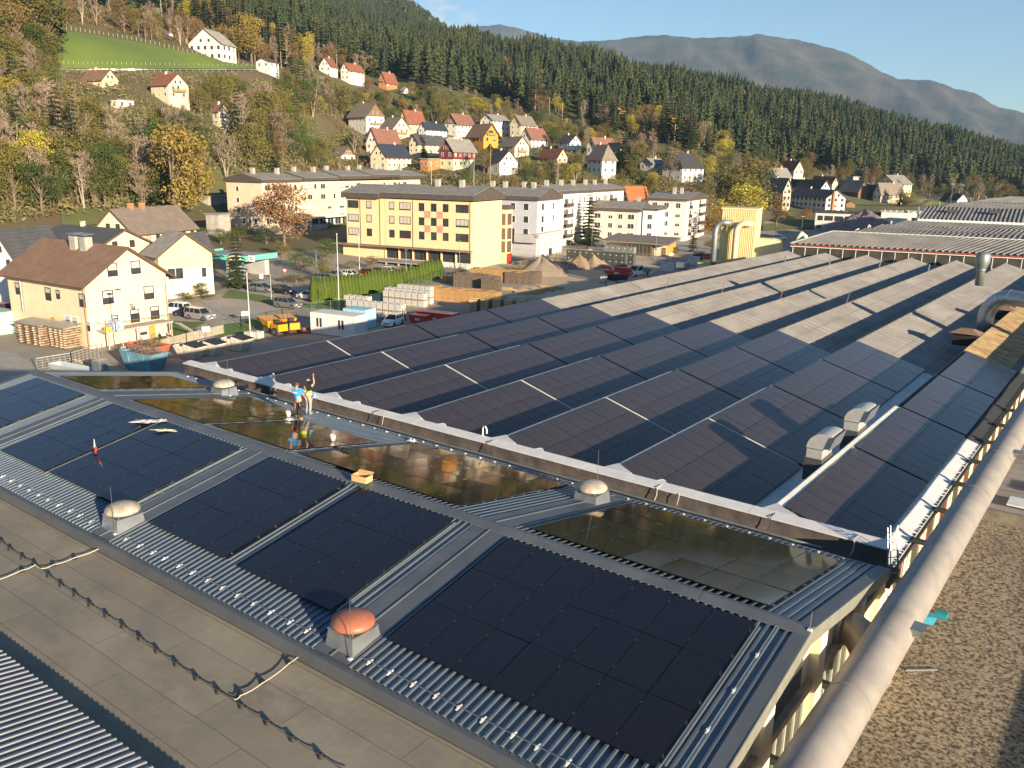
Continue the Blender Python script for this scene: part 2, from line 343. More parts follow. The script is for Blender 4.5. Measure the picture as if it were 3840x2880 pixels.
arrN('black solar array left of the strip with the red domed vent',-21.45,-17.15,14.5,4,3,1.82)
arrN('black solar array right of the strip with the pale near domed vent',-26.6,-22.35,14.55,4,3,1.80)
arrN('dark blue solar array left of the strip with the pale near domed vent',-34.2,-28.65,14.7,5,3,1.74)
arrN('dark blue solar array with the red cordless drill on its edge',-38.4,-34.5,14.65,4,3,1.76)
arrN('dark blue solar array at the far left edge of the near slope',-46.15,-41.2,14.6,4,3,1.78)
arrF('glossy dark solar array behind the ridge nearest the leaning ladder',-14.8,-6.82,20.95,7,4,1.755)
arrF('golden mirror-like solar array behind the cardboard box',-26.1,-17.8,20.9,7,4,1.75)
arrF('golden mirror-like solar array reflecting the two roof workers',-32.0,-26.85,20.9,5,3,1.66)
arrF('golden solar array just left of the two roof workers',-38.4,-32.5,20.75,6,4,1.66,skip=[(5,3)])
arrF('bronze reflecting solar array at the far left of the ridge',-45.6,-41.55,20.75,4,4,1.62)
# ---------------------------------------------------------------- domed roof vents
def dome_vent(label,x,y,md,top_w=0.92,slope=-1):
    z=zA(y); d=thing('domed_vent',label,'roof vent',(x,y,z),group='domed roof vents')
    mb=MB(); a,b=0.55,0.47; zb=-0.15; zt=0.42
    mb.hexa([(-a,-a,zb),(a,-a,zb),(a,a,zb),(-a,a,zb)],[(-b,-b,zt),(b,-b,zt),(b,b,zt),(-b,b,zt)]); mb.build('curb',M_galv,d)
    MB().box(-b-.02,-b-.02,zt+.002,b+.02,b+.02,zt+.03).build('curb_rim',M_galv,d)
    mb=MB()
    for q in range(4):
        c,s_=math.cos(q*math.pi/2+math.pi/4),math.sin(q*math.pi/2+math.pi/4); mb.bar((c*.5,s_*.5,zt+.03),(c*.5,s_*.5,zt+.16),.03)
    mb.build('bracket',M_galv,d)
    prof=[(0.52,0.10),(0.585,0.12),(0.60,0.17),(0.58,0.24),(0.50,0.32),(0.36,0.39),(0.18,0.425),(0.02,0.43)]
    MB().lathe([(r,zz+zt-0.0) for r,zz in prof],28).build('dome',md,d,True)
    return d
dome_vent('sun-faded red domed vent on the near slope',-15.72,14.05,M_orange_dome)
dome_vent('stained beige domed vent on the near slope at the left',-27.6,14.15,M_dome)
dome_vent('beige domed vent beside the parapet, right of the golden arrays',-16.0,26.7,M_dome)
dome_vent('beige domed vent beside the parapet, left of the two workers',-40.0,26.9,M_dome)
def rod(label,pb,h,tilt=(0,0)):
    t=thing('lightning_rod',label,'lightning rod',pb,group='lightning rods')
    MB().tube([(0,0,0),(tilt[0]*h,tilt[1]*h,h)],[0.012,0.008],6).build('rod_shaft',M_alu,t); MB().box(-.05,-.05,-.03,.05,.05,.04).build('rod_foot',M_white,t)
rod('lightning rod in front of the red domed vent',(-15.2,13.45,zA(13.45)+.05),1.75,(0.02,0.01))
rod('lightning rod in front of the pale near domed vent',(-27.2,13.6,zA(13.6)+.05),1.75)
rod('lightning rod behind the domed vent right of the golden arrays',(-16.25,27.5,zA(27.5)+.05),1.95)
rod('lightning rod at the domed vent left of the two workers',(-39.35,26.8,zA(26.8)+.05),2.1,(-.03,0))
rod('short lightning rod at the right end of the ridge cap',(-5.5,20.25,ZR+.1),.55)
# lightning wire with white holders along both eaves
def wire_line(label,pts,hold,name='lightning_wire',r=0.010,fmat=None,hold_label='holder'):
    t=thing(name,label,'lightning wire'); 
    MB().tube(pts,r,5,k=0).build('wire',M_galv,t)
    for h in hold: h(t)
    return t
def near_holder(x,y,dz=0.04):
    def f(t):
        mb=MB(); z=zA(y)+dz; mb.bar((x,y-.10,z),(x,y+.13,z+.03*(1 if y<YR else -.4)),.045,.03); mb.box(x-.03,y-.03,z,x+.03,y+.03,z+.06); mb.build('wire_holder',M_white,t)
    return f
def seq(a,b,st):
    out=[];x=a
    while x<b: out.append(x+random.uniform(-.08,.08)*st); x+=st
    return out
for lab,xa,xb in (('lightning wire on white holders along the near eave right of the red vent',-14.9,-7.5),('lightning wire on white holders along the near eave between the two near vents',-26.7,-16.6),('lightning wire on white holders along the near eave left of the pale vent',-47,-28.3)):
    y=13.62; wire_line(lab,[(xa,y,zA(y)+.10),((xa+xb)/2,y,zA(y)+.085),(xb,y,zA(y)+.10)],[near_holder(x,y) for x in seq(xa+.2,xb,0.78)])
y=28.45; wire_line('lightning wire on white holders along the far eave beside the parapet',[(XL+.5,y,zA(y)+.1),(XR-.3,y,zA(y)+.1)],[near_holder(x,y) for x in seq(-46,-5.8,0.85)])
wire_line('lightning wire running down beside the right verge of the near slope',[(-6.3,13.6,zA(13.6)+.09),(-6.3,YR-.3,zA(YR-.3)+.09)],[near_holder(-6.3,yy) for yy in (14.6,16,17.4,18.8)])
# alu rails beside the joints of the near arrays
mb=MB()
for x in (-17.0,-22.1,-28.45,-34.36,-41.0,-6.62):
    mb.bar((x,14.6,zA(14.6)+.13),(x,19.75,zA(19.75)+.13),.05,.04)
for k,x in enumerate((-17.0,-22.1,-28.45,-34.36,-41.0,-6.62)):
    m_=MB().bar((x,14.6,zA(14.6)+.11),(x,19.75,zA(19.75)+.11),.045,.04); o=m_.build('cable_rail',M_galvd); tag(o,['thin metal rail beside the array left of the red vent strip','thin metal rail between the two middle near arrays','thin metal rail beside the strip with the pale near vent','thin metal rail with the red drill on it','thin metal rail at the far left array','thin metal rail along the right edge of the largest near array'][k],'rail',group='rails beside the near solar arrays')
# loose things on hall A
def blob_cloth(label,name,cat,p,sx,sy,h,m,seed,rz=0.0,n=14):
    r_=random.Random(seed); P=[]
    for i in range(n+1):
        row=[]
        for j in range(n+1):
            u=i/n*2-1; v=j/n*2-1; rr=math.sqrt(u*u+v*v)+1e-6
            k=max(abs(u),abs(v))/rr; e=1+0.25*math.sin(5*math.atan2(v,u)+seed)+0.15*math.sin(9*math.atan2(v,u))
            row.append((u*k*sx*e,v*k*sy*e,0.01+h*max(0,(1-rr*.8))*(0.6+0.5*math.sin(7*u+seed)*math.cos(6*v))+r_.uniform(0,h*.18)))
        P.append(row)
    o=MB().sheet(P).build(name,m,None,True,p); o.rotation_euler=(0,0,rz); return tag(o,label,cat)
M_foil=mat('clear_plastic_foil',(0.75,0.75,0.74),0.35,c2=(0.5,0.5,0.5),scale=7)
pt=lambda u,v,dz=0.17: (lambda r:(CAM+r*((ZR-SN*YR+dz-23)/(r[2]-SN*r[1]))))(ray(u,v))
ptf=lambda u,v,dz=0.17: (lambda r:(CAM+r*((ZR+SF*YR+dz-23)/(r[2]+SF*r[1]))))(ray(u,v))
blob_cloth('crumpled white plastic wrap on the solar array near the ridge','plastic_wrap','plastic wrap',pt(548,1582),.62,.26,.10,M_foil,3,R(40))
blob_cloth('small scrap of white plastic wrap touching the ridge ribs','plastic_wrap','plastic wrap',pt(605,1578),.28,.2,.08,M_foil,8)
blob_cloth('pale yellow safety vest lying on the solar array','safety_vest','vest',pt(620,1615),.55,.17,.07,mat('faded_yellow_cloth',(0.72,0.72,0.38),0.9,c2=(0.6,0.6,0.4),scale=6),5,R(35))
blob_cloth('crumpled clear wrap on the ribs beside the golden array','plastic_wrap','plastic wrap',ptf(1545,1654,.08),.33,.18,.12,M_foil,11,R(-15))
blob_cloth('clear wrap at the feet of the blue-shirted worker','plastic_wrap','plastic wrap',ptf(1085,1575),.25,.18,.12,M_foil,13)
blob_cloth('dark cloth on the rail between two golden arrays','dark_cloth','cloth',ptf(1296,1690),.24,.14,.14,mat('dark_cloth',(0.02,0.015,0.02),0.9),17)
def bucket(label,p):
    t=thing('clear_bucket',label,'bucket',p); MB().lathe([(.09,0),(.12,.26),(.125,.26),(.10,.02)],14).build('bucket_body',M_foil,t,True); MB().tube([(-.12,0,.25),(-.05,.02,.33),(.05,.02,.33),(.12,0,.25)],.005,5).build('handle',M_white,t)
bucket('clear plastic bucket on the golden array',ptf(1249,1652)); bucket('clear plastic bucket behind the blue-shirted worker',ptf(1082,1562))
# cardboard box open on the ridge
p=(-19.9,20.0,ZR+.13)
p=CAM+ray(1358,1803)*((ZR+.14-23)/ray(1358,1803)[2])
t=thing('cardboard_box','open brown cardboard box standing on the ridge cap','box',p,R(10))
M_card=mat('cardboard',(0.62,0.40,0.19),0.85,c2=(0.52,0.32,0.15),scale=4)
mb=MB(); mb.box(-.33,-.2,0,.33,.2,.012); mb.box(-.33,-.2,.012,-.322,.2,.24); mb.box(.322,-.2,.012,.33,.2,.24); mb.box(-.322,-.2,.012,.322,-.192,.24); mb.box(-.322,.192,.012,.322,.2,.24); mb.build('box_body',M_card,t)
for s_,a,b in ((-1,(-.33,-.2),(.33,-.2)),(1,(-.33,.2),(.33,.2))):
    MB().hexa([(a[0],a[1],.242),(b[0],b[1],.242),(b[0],b[1]+s_*.008,.242),(a[0],a[1]+s_*.008,.242)],[(a[0],a[1]+s_*.10,.30),(b[0],b[1]+s_*.10,.30),(b[0],b[1]+s_*.11,.30),(a[0],a[1]+s_*.11,.30)]).build('box_flap',M_card,t)
MB().box(-.331-.004,-.1,.03,-.331,.12,.2).build('red_label',mat('red_label',(0.5,0.03,0.02),0.6),t)
# red cordless drill standing on the rail
p=pt(357,1702,.16); t=thing('cordless_drill','red cordless drill standing on a rail of the near slope','drill',p)
Mr=mat('red_tool',(0.55,0.06,0.03),0.5)
MB().bar((0,0,0.06),(0.05,.02,.25),.06,.07).build('grip',Mr,t); MB().box(-.06,-.05,0,.08,.05,.07).build('battery',M_black,t); MB().tube([(-.08,0,.27),(.10,0,.29)],.045,10).build('drill_body',Mr,t)
MB().tube([(.02,0,.31),(.03,0,.52),(.04,0,.66)],[.035,.02,.008],8).build('chuck',M_white,t)
# wooden slats sticking out of the middle array
for k,(u,v) in enumerate([(880,1693),(785,1745),(745,1764),(635,1820),(597,1843)]):
    q=pt(u,v,.08); o=MB().box(-.30,-.035,0,.22,.035,.015).build('loose_rail_end',M_galv,None,False,q); tag(o,'short bare metal rail end sticking out over the flat strip','rail',group='loose rail ends over the flat strip left of the pale vent')
# ---------------------------------------------------------------- gutter zone between A and B
Bz=9.5; PY0,PY1=30.2,30.62; PTOP=10.12
B=thing('sawtooth_hall','huge factory hall with seven sawtooth roof bays behind a long parapet','building',(0,0,0))
mb=MB(); mb.box(-49,YF+.07,9.2,-5.4,PY0,9.42); mb.build('valley_floor',M_bitd,B)
mb=MB(); n=110; P=[]
for j,zz in enumerate((9.425,9.5,9.75,10.0,PTOP-.04)):
    P.append([(-49+43.1*i/n,PY0-[.25,.03,.0,-.01,0][j]+0.012*math.sin(i*1.7+j)+0.008*math.sin(i*.6),zz) for i in range(n+1)])
mb.sheet(P); mb.box(-49,PY0+.02,8,-5.9,PY1-.02,PTOP-.05); mb.build('parapet',M_bitd,B,True)
for i in range(17):
    a=-49.1+i*43.2/17; e_=.004*(i%2); b_=a+43.2/17-.01; MB().hexa([(a,PY0-.10,PTOP-.10+e_),(b_,PY0-.10,PTOP-.10+e_),(b_,PY1+.06,PTOP-.04+e_),(a,PY1+.06,PTOP-.04+e_)],[(a,PY0-.10,PTOP-.055+e_),(b_,PY0-.10,PTOP-.055+e_),(b_,PY1+.06,PTOP+.045+e_),(a,PY1+.06,PTOP+.045+e_)]).build('parapet_cap',mat('white_parapet_cap',(0.70,0.70,0.69),0.5,c2=(0.60,0.60,0.60),scale=1.5),B)
RX=[-47.6,-41.95,-36.1,-29.9,-23.9,-17.6,-10.4,-5.9]; ZB=10.0; SB=0.29
XT=RX[-1]
def zB(x,i): return ZB-SB*(x-RX[i])
Y0B=31.0
YE=lambda x: 143.5+(x+17.6)*0.217   # far end wall line
ARR_END=68.1
def bay(i,y0,y1,wave,amp,m,name,xa=None,xb=None,k=4,yend=None):
    x0=RX[i] if xa is None else xa; x1=(RX[i+1]-0.45 if i<6 else XT) if xb is None else xb
    n=int((y1-y0)/wave*k); mb=MB()
    ys=[y0+(y1-y0)*j/n for j in range(n+1)]
    zz=[amp*math.sin(2*math.pi*(y-y0)/wave) for y in ys]
    mb.sheet([[(x,y+(0 if yend is None else 0),zB(x,i)+z) for y,z in zip(ys,zz)] for x in (x1,x0)])
    return mb.build(name,m,B,True)
for i in range(7):
    yend=YE(RX[i])
    if i<6:
        bay(i,67.6,yend,0.177,0.028,M_fib,'fibre_cement_roof_slope'); bay(i,Y0B,67.7,0.4,0.02,M_whitesheet,'sheet_roof_slope',k=4)
    else:
        bay(i,Y0B,50.2,0.2,0.012,M_whitesheet,'sheet_roof_slope',k=4)
        bay(i,50.2,70.3,0.3,0.03,mat('dark_roof_sheet',(0.05,0.055,0.06),0.6),'dark_sheet_roof_slope')
        bay(i,70.3,yend,0.35,0.03,M_rust,'rusty_roof_slope',xb=-7.2); bay(i,70.3,yend,0.35,0.03,M_fibd,'grey_roof_slope',xa=-7.2)
    # steep glazed north faces and ridge cap
    if i>0:
        xv=RX[i]-0.45; zv=zB(xv,i-1)
        mb=MB(); mb.quad((xv,Y0B,zv),(xv,yend,zv),(RX[i],yend,ZB-.01),(RX[i],Y0B,ZB-.01)); mb.build('steep_light_face',M_glassd,B)
        mb=MB(); mb.box(xv-.25,Y0B,zv+.03,xv+.02,yend,zv+.06); mb.build('valley_gutter',M_gut,B)
    y1c=49.3 if i<6 else 50.2
    mb=MB(); n=int((y1c-Y0B)/.2)
    for j in range(n):
        y=Y0B+j*.2; mb.prism([(RX[i]-.14,y+.02,ZB+.0),(RX[i]-.03,y+.02,ZB+.085),(RX[i]+.14,y+.02,ZB+.05)],(0,.11,0))
    if i==6: mb.hexa([(RX[i]-.02,Y0B,ZB+.02),(RX[i]+.10,Y0B,ZB-.01),(RX[i]+.10,y1c,ZB-.01),(RX[i]-.02,y1c,ZB+.02)],[(RX[i]-.02,Y0B,ZB+.06),(RX[i]+(.11 if i<6 else .26),Y0B,ZB+.045-(0 if i<6 else .03)),(RX[i]+(.11 if i<6 else .26),y1c,ZB+.045-(0 if i<6 else .03)),(RX[i]-.02,y1c,ZB+.06)])
    mb.build('white_ridge_cap',M_white,B)
    if i<6:
        MB().hexa([(RX[i]-.03,Y0B,ZB+.02),(RX[i]+.05,Y0B,ZB),(RX[i]+.05,y1c,ZB),(RX[i]-.03,y1c,ZB+.02)],[(RX[i]-.03,Y0B,ZB+.055),(RX[i]+.05,Y0B,ZB+.045),(RX[i]+.05,y1c,ZB+.045),(RX[i]-.03,y1c,ZB+.055)]).build('ridge_strip',M_white,B)
        MB().prism([(RX[i]-.06,y1c,ZB+.02),(RX[i],y1c,ZB+.06),(RX[i]+.09,y1c,ZB+.03)],(0,ARR_END-y1c,0)).build('grey_ridge_cap',mat('pale_ridge_metal',(.50,.53,.56),.5),B)
        mb=MB(); P=[]
        nn=int((yend-ARR_END)/.5)
        for q in range(5):
            P.append([(RX[i]+[-.16,-.05,.05,.14,.24][q],ARR_END+(yend-ARR_END)*j/nn,ZB+[-.01,.06,.07,.05,0.0][q]-(.02 if j%4==0 else 0)+random.uniform(0,.012)) for j in range(nn+1)])
        mb.sheet(P).build('mossy_ridge_tile',M_moss,B)
    # white verge flashing where the bay meets the parapet
    mb=MB(); x=RX[i]
    mb.hexa([(x-.5,PY1-.1,9.9),(x+1.5,PY1-.1,9.9),(x+1.2,PY1+.9,zB(x+1.2,i)-.1),(x-.1,PY1+1.2,9.9)],[(x-.35,PY1-.1,PTOP+.02),(x+1.25,PY1-.1,PTOP+.02),(x+1.0,PY1+.25,PTOP+.03),(x,PY1+.95,ZB+.14)])
    mb.build('verge_flashing',M_white,B)
    if i<6:
        x=RX[i]+2.55
        MB().hexa([(x-.45,PY1-.1,9.9),(x+.45,PY1-.1,9.9),(x+.2,PY1+.5,9.4),(x-.2,PY1+.5,9.4)],[(x-.35,PY1-.1,PTOP+.02),(x+.35,PY1-.1,PTOP+.02),(x+.1,PY1+.30,PTOP+.05),(x-.05,PY1+.30,PTOP+.07)]).build('verge_flashing',M_white,B)
# walls of B
mb=MB()
mb.box(-47.9,PY1,0,-47.75,137,9.6); mb.box(-49,PY0+.1,0,-5.95,PY1-.05,8.3)
mb.box(XT-.25,PY1,0,XT-.12,146,8.55)
mb.quad((-47.8,Y0B,8.3),(-47.8,136.9,8.3),(RX[0],136.9,ZB-.02),(RX[0],Y0B,ZB-.02))
mb.build('wall',M_cream,B)
mb=MB(); mb.box(XT-.1,PY0,8.55,XT+.10,146,8.68); mb.build('eave_gutter',M_gut,B)
mb=MB(); r_=random.Random(4)
for k in range(210):
    y=31+k*.2+r_.uniform(-.08,.08); mb.prism([(XT-.02,y-.03,8.73),(XT-.08-r_.uniform(0,.09),y+.05,8.745),(XT-.02,y+.13,8.73)],(0,0,.02))
tag(mb.build('leaf_litter',M_gut),'dark leaf litter along the edge of the eave gutter','leaf litter',kind='stuff')
# window band of the east wall, with brackets that carry the pipe
for k in range(26):
    y=31.2+k*1.4
    wn=MB().box(XT-.12,y+.12,7.0,XT-.09,y+1.2,8.35).build('window',[M_cream,M_glassd][k%2],B)
    mb=MB(); mb.box(XT-.12,y+.03,7.0,XT-.085,y+.08,8.40); mb.box(XT-.09,y+.6,7.0,XT-.075,y+.64,8.3); mb.build('window_frame',M_brick_red if k%3 else M_greenp,wn)
# arrays on B
GB='solar arrays on the sawtooth factory roof'
ords=['leftmost','second','third','fourth','fifth','sixth']
gapsY=[31.3,40.9,50.0,59.4,ARR_END]; where=['nearest the parapet','second from the parapet','third from the parapet','farthest from the parapet']
sB=Vector((1,0,-SB)).normalized()
for i in range(6):
    for k in range(4):
        y0,y1=gapsY[k]+.02,gapsY[k+1]-.22; nc=8
        # columns along +Y, rows down the slope
        o=Vector((RX[i]+.14,y1,zB(RX[i]+.14,i)+.11))
        array('dark solar array, %s sawtooth bay%s, %s'%(ords[i],'' if i==0 else ' from left',where[k]),GB,o,(0,-1,0),sB,nc,3,(y1-y0)/nc,1.765,jit=0.10)
        if k<3:
            m_=M_white if k==0 else M_frame
            o2=MB().hexa([(RX[i]+.15,y1+.05,zB(RX[i]+.15,i)+.05),(RX[i]+5.0,y1+.05,zB(RX[i]+5.0,i)+.05),(RX[i]+5.0,y1+.19,zB(RX[i]+5.0,i)+.05),(RX[i]+.15,y1+.19,zB(RX[i]+.15,i)+.05)],[(RX[i]+.15,y1+.07,zB(RX[i]+.15,i)+.14),(RX[i]+5.0,y1+.07,zB(RX[i]+5.0,i)+.14),(RX[i]+5.0,y1+.17,zB(RX[i]+5.0,i)+.14),(RX[i]+.15,y1+.17,zB(RX[i]+.15,i)+.14)]).build('gap_channel',m_,B)
ly=[31.6,41.2,50.3,60.2,69.9]
lw=['by the parapet and the ladder','beside the two metal hood vents','third from parapet','at the rusty roof']
for k in range(4):
    y0,y1=ly[k],ly[k+1]-.2; nc=8
    array('dark solar array on the last bay, '+lw[k],GB,(RX[6]+.30,y1,zB(RX[6]+.30,6)+.11),(0,-1,0),sB,nc,2,(y1-y0)/nc,1.765,jit=0.10)
# hood vents on the last ridge (deep along the ridge)
def hood(label,x,y,s=1.0,rz=0):
    t=thing('hood_vent',label,'roof vent',(x,y,ZB-.35),rz,group='galvanised hood vents on the last ridge')
    MB().box(-1.05*s,-.45*s,-.6,-.05,.45*s,.75).build('base_box',mat('dark_base_box',(0.10,0.11,0.12),.5,metal=.4),t)
    MB().box(-.98*s,-.42*s,.752,-.1,.42*s,1.35).build('vent_shaft',mat('pale_hood_metal',(.52,.52,.49),.42,c2=(.44,.44,.42),scale=1.5,metal=.3),t)
    # quarter-round hood bending towards +x
    sec=[]; 
    P1=[];P2=[]
    for k in range(15):
        a=math.pi*(1-k/14*.62); rr=.98
        P1.append((-.02+rr*math.cos(a)*1.0,rr*math.sin(a)*.95+1.35))
    mb=MB(); outer=[(-1.0,1.352)]+[(x_,z_) for x_,z_ in P1[1:]]+[(.42,1.95),(.30,1.45),(-.08,1.38),(-.08,1.352)]
    for yy,nx in ((-.44*s,-1),(.44*s,1)): pass
    mb.prism([(x_,-.44*s,z_) for x_,z_ in outer],(0,.88*s,0)); mb.build('curved_hood',mat('pale_hood_metal',(.52,.52,.49),.42,c2=(.44,.44,.42),scale=1.5,metal=.3),t)
    MB().box(-1.03,-.46*s,1.33,-.06,.46*s,1.35).build('joint_flange',M_galv,t)
    t.scale=(.80,1.75,.80)
    MB().hexa([(.26,-.5,1.38),(.30,-.5,1.38),(.30,.5,1.38),(.26,.5,1.38)],[(.52,-.5,2.2),(.56,-.5,2.2),(.56,.5,2.2),(.52,.5,2.2)]).build('hood_flap',M_galv,t)
    return t
hood('metal hood vent on the last ridge, nearer the parapet',-10.5,38.3)
hood('metal hood vent on the last ridge, farther from the parapet',-10.45,43.8)

# ================================================================ terrain
DD=[0,180,220,250,300,340,370,400,450,500,600,700,800,900,1000,1150,1300,1700,2200,2800]
# columns: photo column at the horizon -> ground height at each distance
TC={
-700:[0,0,4,14,34,52,66,78,96,112,140,165,190,215,240,290,340,450,560,600],
 0:  [0,0,4,14,32,50,62,74,92,106,130,150,175,200,225,265,310,430,560,600],
 500:[0,0,3,10,27,46,59,68,81,95,108,126,145,165,187,225,260,370,500,600],
 1000:[0,0,3,4,8,24,38,48,60,72,96,114,133,153,173,205,240,310,430,540],
 1500:[0,0,2,3,5,13,20,26,38,48,75,97,119,137,155,182,208,290,400,380],
 2000:[0,0,0,0,3,10,18,24,33,42,64,86,110,131,152,182,178,170,160,150],
 2500:[0,0,0,0,0,5,12,18,26,34,51,71,93,112,128,135,152,140,120,100],
 3000:[0,0,0,0,0,0,0,4,6,9,20,38,58,78,98,116,130,120,100,80],
 3500:[0,0,0,0,0,0,0,0,0,0,3,9,20,38,57,76,90,85,70,60],
 3840:[0,0,0,0,0,0,0,0,0,0,0,2,5,17,32,46,60,66,60,50],
 4700:[0,0,0,0,0,0,0,0,0,0,0,0,2,6,12,20,30,40,40,40]}
_u=sorted(TC); _az=[azel(u,525+.0189*(u+2480))[0] for u in _u]; _T=np.array([TC[u] for u in _u],float)
for _i,_uu in enumerate(_u):      # the trees add their height to the ridge
    if _uu>=1500: _T[_i]-=np.interp(DD,[500,750,1300,2800],[0,16,30,30])*(1 if _uu>1500 else .6); _T[_i]=np.maximum(_T[_i],0)
def hash2(x,y):
    return 0.5*math.sin(x*0.031+1.3)*math.cos(y*0.027+0.4)+0.3*math.sin(x*0.071+y*0.053)+0.2*math.cos(x*0.13-y*0.11+2)
def terr0(x,y):
    d=math.hypot(x,y); az=math.degrees(math.atan2(x,y))
    if az>110: az-=360
    azc=min(max(az,_az[0]),_az[-1])
    i=0
    while i<len(_az)-2 and _az[i+1]<azc: i+=1
    t=(azc-_az[i])/(_az[i+1]-_az[i]); t=t*t*(3-2*t)*0.5+t*0.5
    row=_T[i]*(1-t)+_T[i+1]*t
    z=float(np.interp(d,DD,row))
    if az<_az[0]-6 or az>_az[-1]+6: 
        over=max(_az[0]-6-az,az-_az[-1]-6); z*=max(0,1-over/30)
    return z+hash2(x,y)*min(6,max(0,(d-260)/90))*min(1,z/15)
PADS=[]
_P=None
def terr(x,y):
    global _P
    z=terr0(x,y)
    if not PADS: return z
    if _P is None or len(_P)!=len(PADS): _P=np.array([(p[0],p[1],p[2]-terr0(p[0],p[1])) for p in PADS])
    w=np.exp(-((_P[:,0]-x)**2+(_P[:,1]-y)**2)/(20.0**2))
    s_=w.sum()
    return z+float((w*_P[:,2]).sum()/max(1.0,s_)) if s_>1e-4 else z
def ground(u,v,dmax=2600):
    r=ray(u,v); h=math.hypot(r[0],r[1]); d=40; pd=30
    while d<dmax:
        p=CAM+r*d/h
        if p[2]<=terr(p[0],p[1]):
            for _ in range(8):
                m=(pd+d)/2; q=CAM+r*m/h
                if q[2]<=terr(q[0],q[1]): d=m
                else: pd=m
            p=CAM+r*d/h; return np.array([p[0],p[1],terr(p[0],p[1])])
        pd=d; d+=12
    return None
def gz(x,y): return terr(x,y)
# far mountains
def mountain(name,ridge,d0,depth,mcol,seed,n=260):
    us=[p[0] for p in ridge]; vs=[p[1] for p in ridge]; P=[]
    r_=np.random.default_rng(seed); nz=[r_.uniform(0,6.28,12) for _ in range(3)]
    for j in range(26):
        t=j/25; row=[]
        for i in range(n+1):
            u=us[0]+(us[-1]-us[0])*i/n; v=float(np.interp(u,us,vs))
            v+=1.2*math.sin(u*.09)+.8*math.sin(u*.23+1)
            d=d0+depth*(t if t<0.8 else 0.8+(t-.8)*1.4)
            top=atd(u,v,d0+depth*.8)[2]
            q=atd(u,v,d)
            if t<=0.8:
                s=t/.8; prof=s**0.9
                rel=sum(math.sin(u*.003*(k+2)*1.7+nz[0][k]+s*(3+k)*1.7+1.2*math.sin(u*.006+s*5+nz[1][k]))*0.5/(k+1)**.8 for k in range(10))
                z=top*prof*(1+0.13*rel*(1-s)*s*4)+r_.uniform(-3,3)*(0<s<.97)
            else: z=top*(1-(t-.8)*2.0)
            row.append((q[0],q[1],z-40*(t==0)))
        P.append(row)
    return struct(name,MB().sheet(P),mcol,True)
M_mt=mat('mountain_forest',(0.085,0.065,0.045),1.0,c2=(0.022,0.030,0.024),scale=0.0045,detail=12,bump=1.0,bscale=0.02,pos=(0.4,0.62))
mountain('mountain',[(1900,235),(2100,160),(2300,150),(2397,136),(2488,131),(2606,143),(2731,139),(2800,134),(2843,127),(2912,139),(2996,150),(3065,167),(3170,195),(3240,230),(3309,271),(3372,297),(3497,301),(3587,334),(3657,348),(3699,376),(3747,404),(3796,410),(3840,425),(4000,450),(4500,520)],4200,2600,M_mt,3)
mountain('mountain',[(1100,60),(1300,62),(1500,80),(1640,92),(1700,108),(1800,98),(1880,92),(1960,110),(2060,140),(2200,160),(2400,200),(2700,300)],6200,1500,M_mt,5)
M_fhill=mat('far_wooded_hill',(0.035,0.045,0.02),1.0,c2=(0.022,0.032,0.016),scale=0.02,detail=12)
# ---------------------------------------------------------------- ground sheets of the yard and the streets (near the camera everything is flat)
def gpoly(name,px,z,m,world=None,on_terr=False):
    pts=[tuple(onz(u,v,0)[:2]) for u,v in px] if world is None else world
    me=bpy.data.meshes.new(name); bm=bmesh.new()
    vs=[bm.verts.new((x,y,z)) for x,y in pts]; f=bm.faces.new(vs)
    if f.normal.z<0: f.normal_flip()
    f.normal_update()
    if f.normal.z<0: bmesh.ops.reverse_faces(bm,faces=[f])
    bm.to_mesh(me); bm.free(); me.materials.append(m)
    o=link(name,me); tag(o,name.replace('_',' '),kind='structure'); return o
M_asph=mat('asphalt',(0.17,0.16,0.15),0.95,c2=(0.13,0.125,0.118),scale=0.35,detail=10,bump=.1)
M_yard=mat('yard_asphalt',(0.36,0.32,0.265),1.0,c2=(0.27,0.24,0.20),scale=0.16,detail=12,pos=(.3,.7))
M_sand=mat('sandy_ground',(0.56,0.44,0.30),1.0,c2=(0.45,0.35,0.24),scale=0.12,detail=10)
M_park=mat('parking_asphalt',(0.40,0.355,0.30),1.0,c2=(0.34,0.30,0.255),scale=0.25,detail=10)
M_grass=mat('lawn_grass',(0.11,0.18,0.03),1.0,c2=(0.085,0.145,0.025),scale=0.6,detail=8,bump=.6,bscale=6)
M_gravelp=mat('pale_gravel',(0.38,0.34,0.28),1.0,c2=(0.25,0.22,0.18),scale=1.2,detail=9)
M_line=mat('road_marking',(0.68,0.68,0.65),0.8)
M_town=mat('town_pavement',(.32,.29,.24),1.0,c2=(.22,.205,.16),scale=0.09,detail=12,pos=(.35,.65))
gpoly('town_pavement',None,0.0,M_town,world=[(-48,30),(-48,340),(-120,330),(-160,270),(-185,225),(-150,150),(-142,112),(-165,60),(-175,20),(-175,-40),(-60,-40)])
gpoly('yard_pavement',None,0.01,M_yard,world=[(-48,30),(-48,330),(-150,330),(-215,215),(-128,112),(-100,62),(-150,20),(-175,-40),(60,-40),(60,30)])
gpoly('sandy_yard',[(1960,1070),(2100,930),(2200,905),(2420,960),(2480,1005),(2420,1040),(2300,1110),(1900,1120)],0.03,M_sand)
qa=lambda L:[(650+.339*x,800+.339*y) for x,y in L]
gpoly('lawn',qa([(-200,1190),(370,1205),(120,1330),(200,1380),(-60,1470),(-230,1440)]),0.04,M_grass)
gpoly('lawn',qa([(640,840),(830,885),(1060,930),(1400,985),(1540,1005),(1950,950),(1960,1080),(1540,1050),(1110,1015),(820,955),(540,935),(560,900)]),0.04,M_grass)
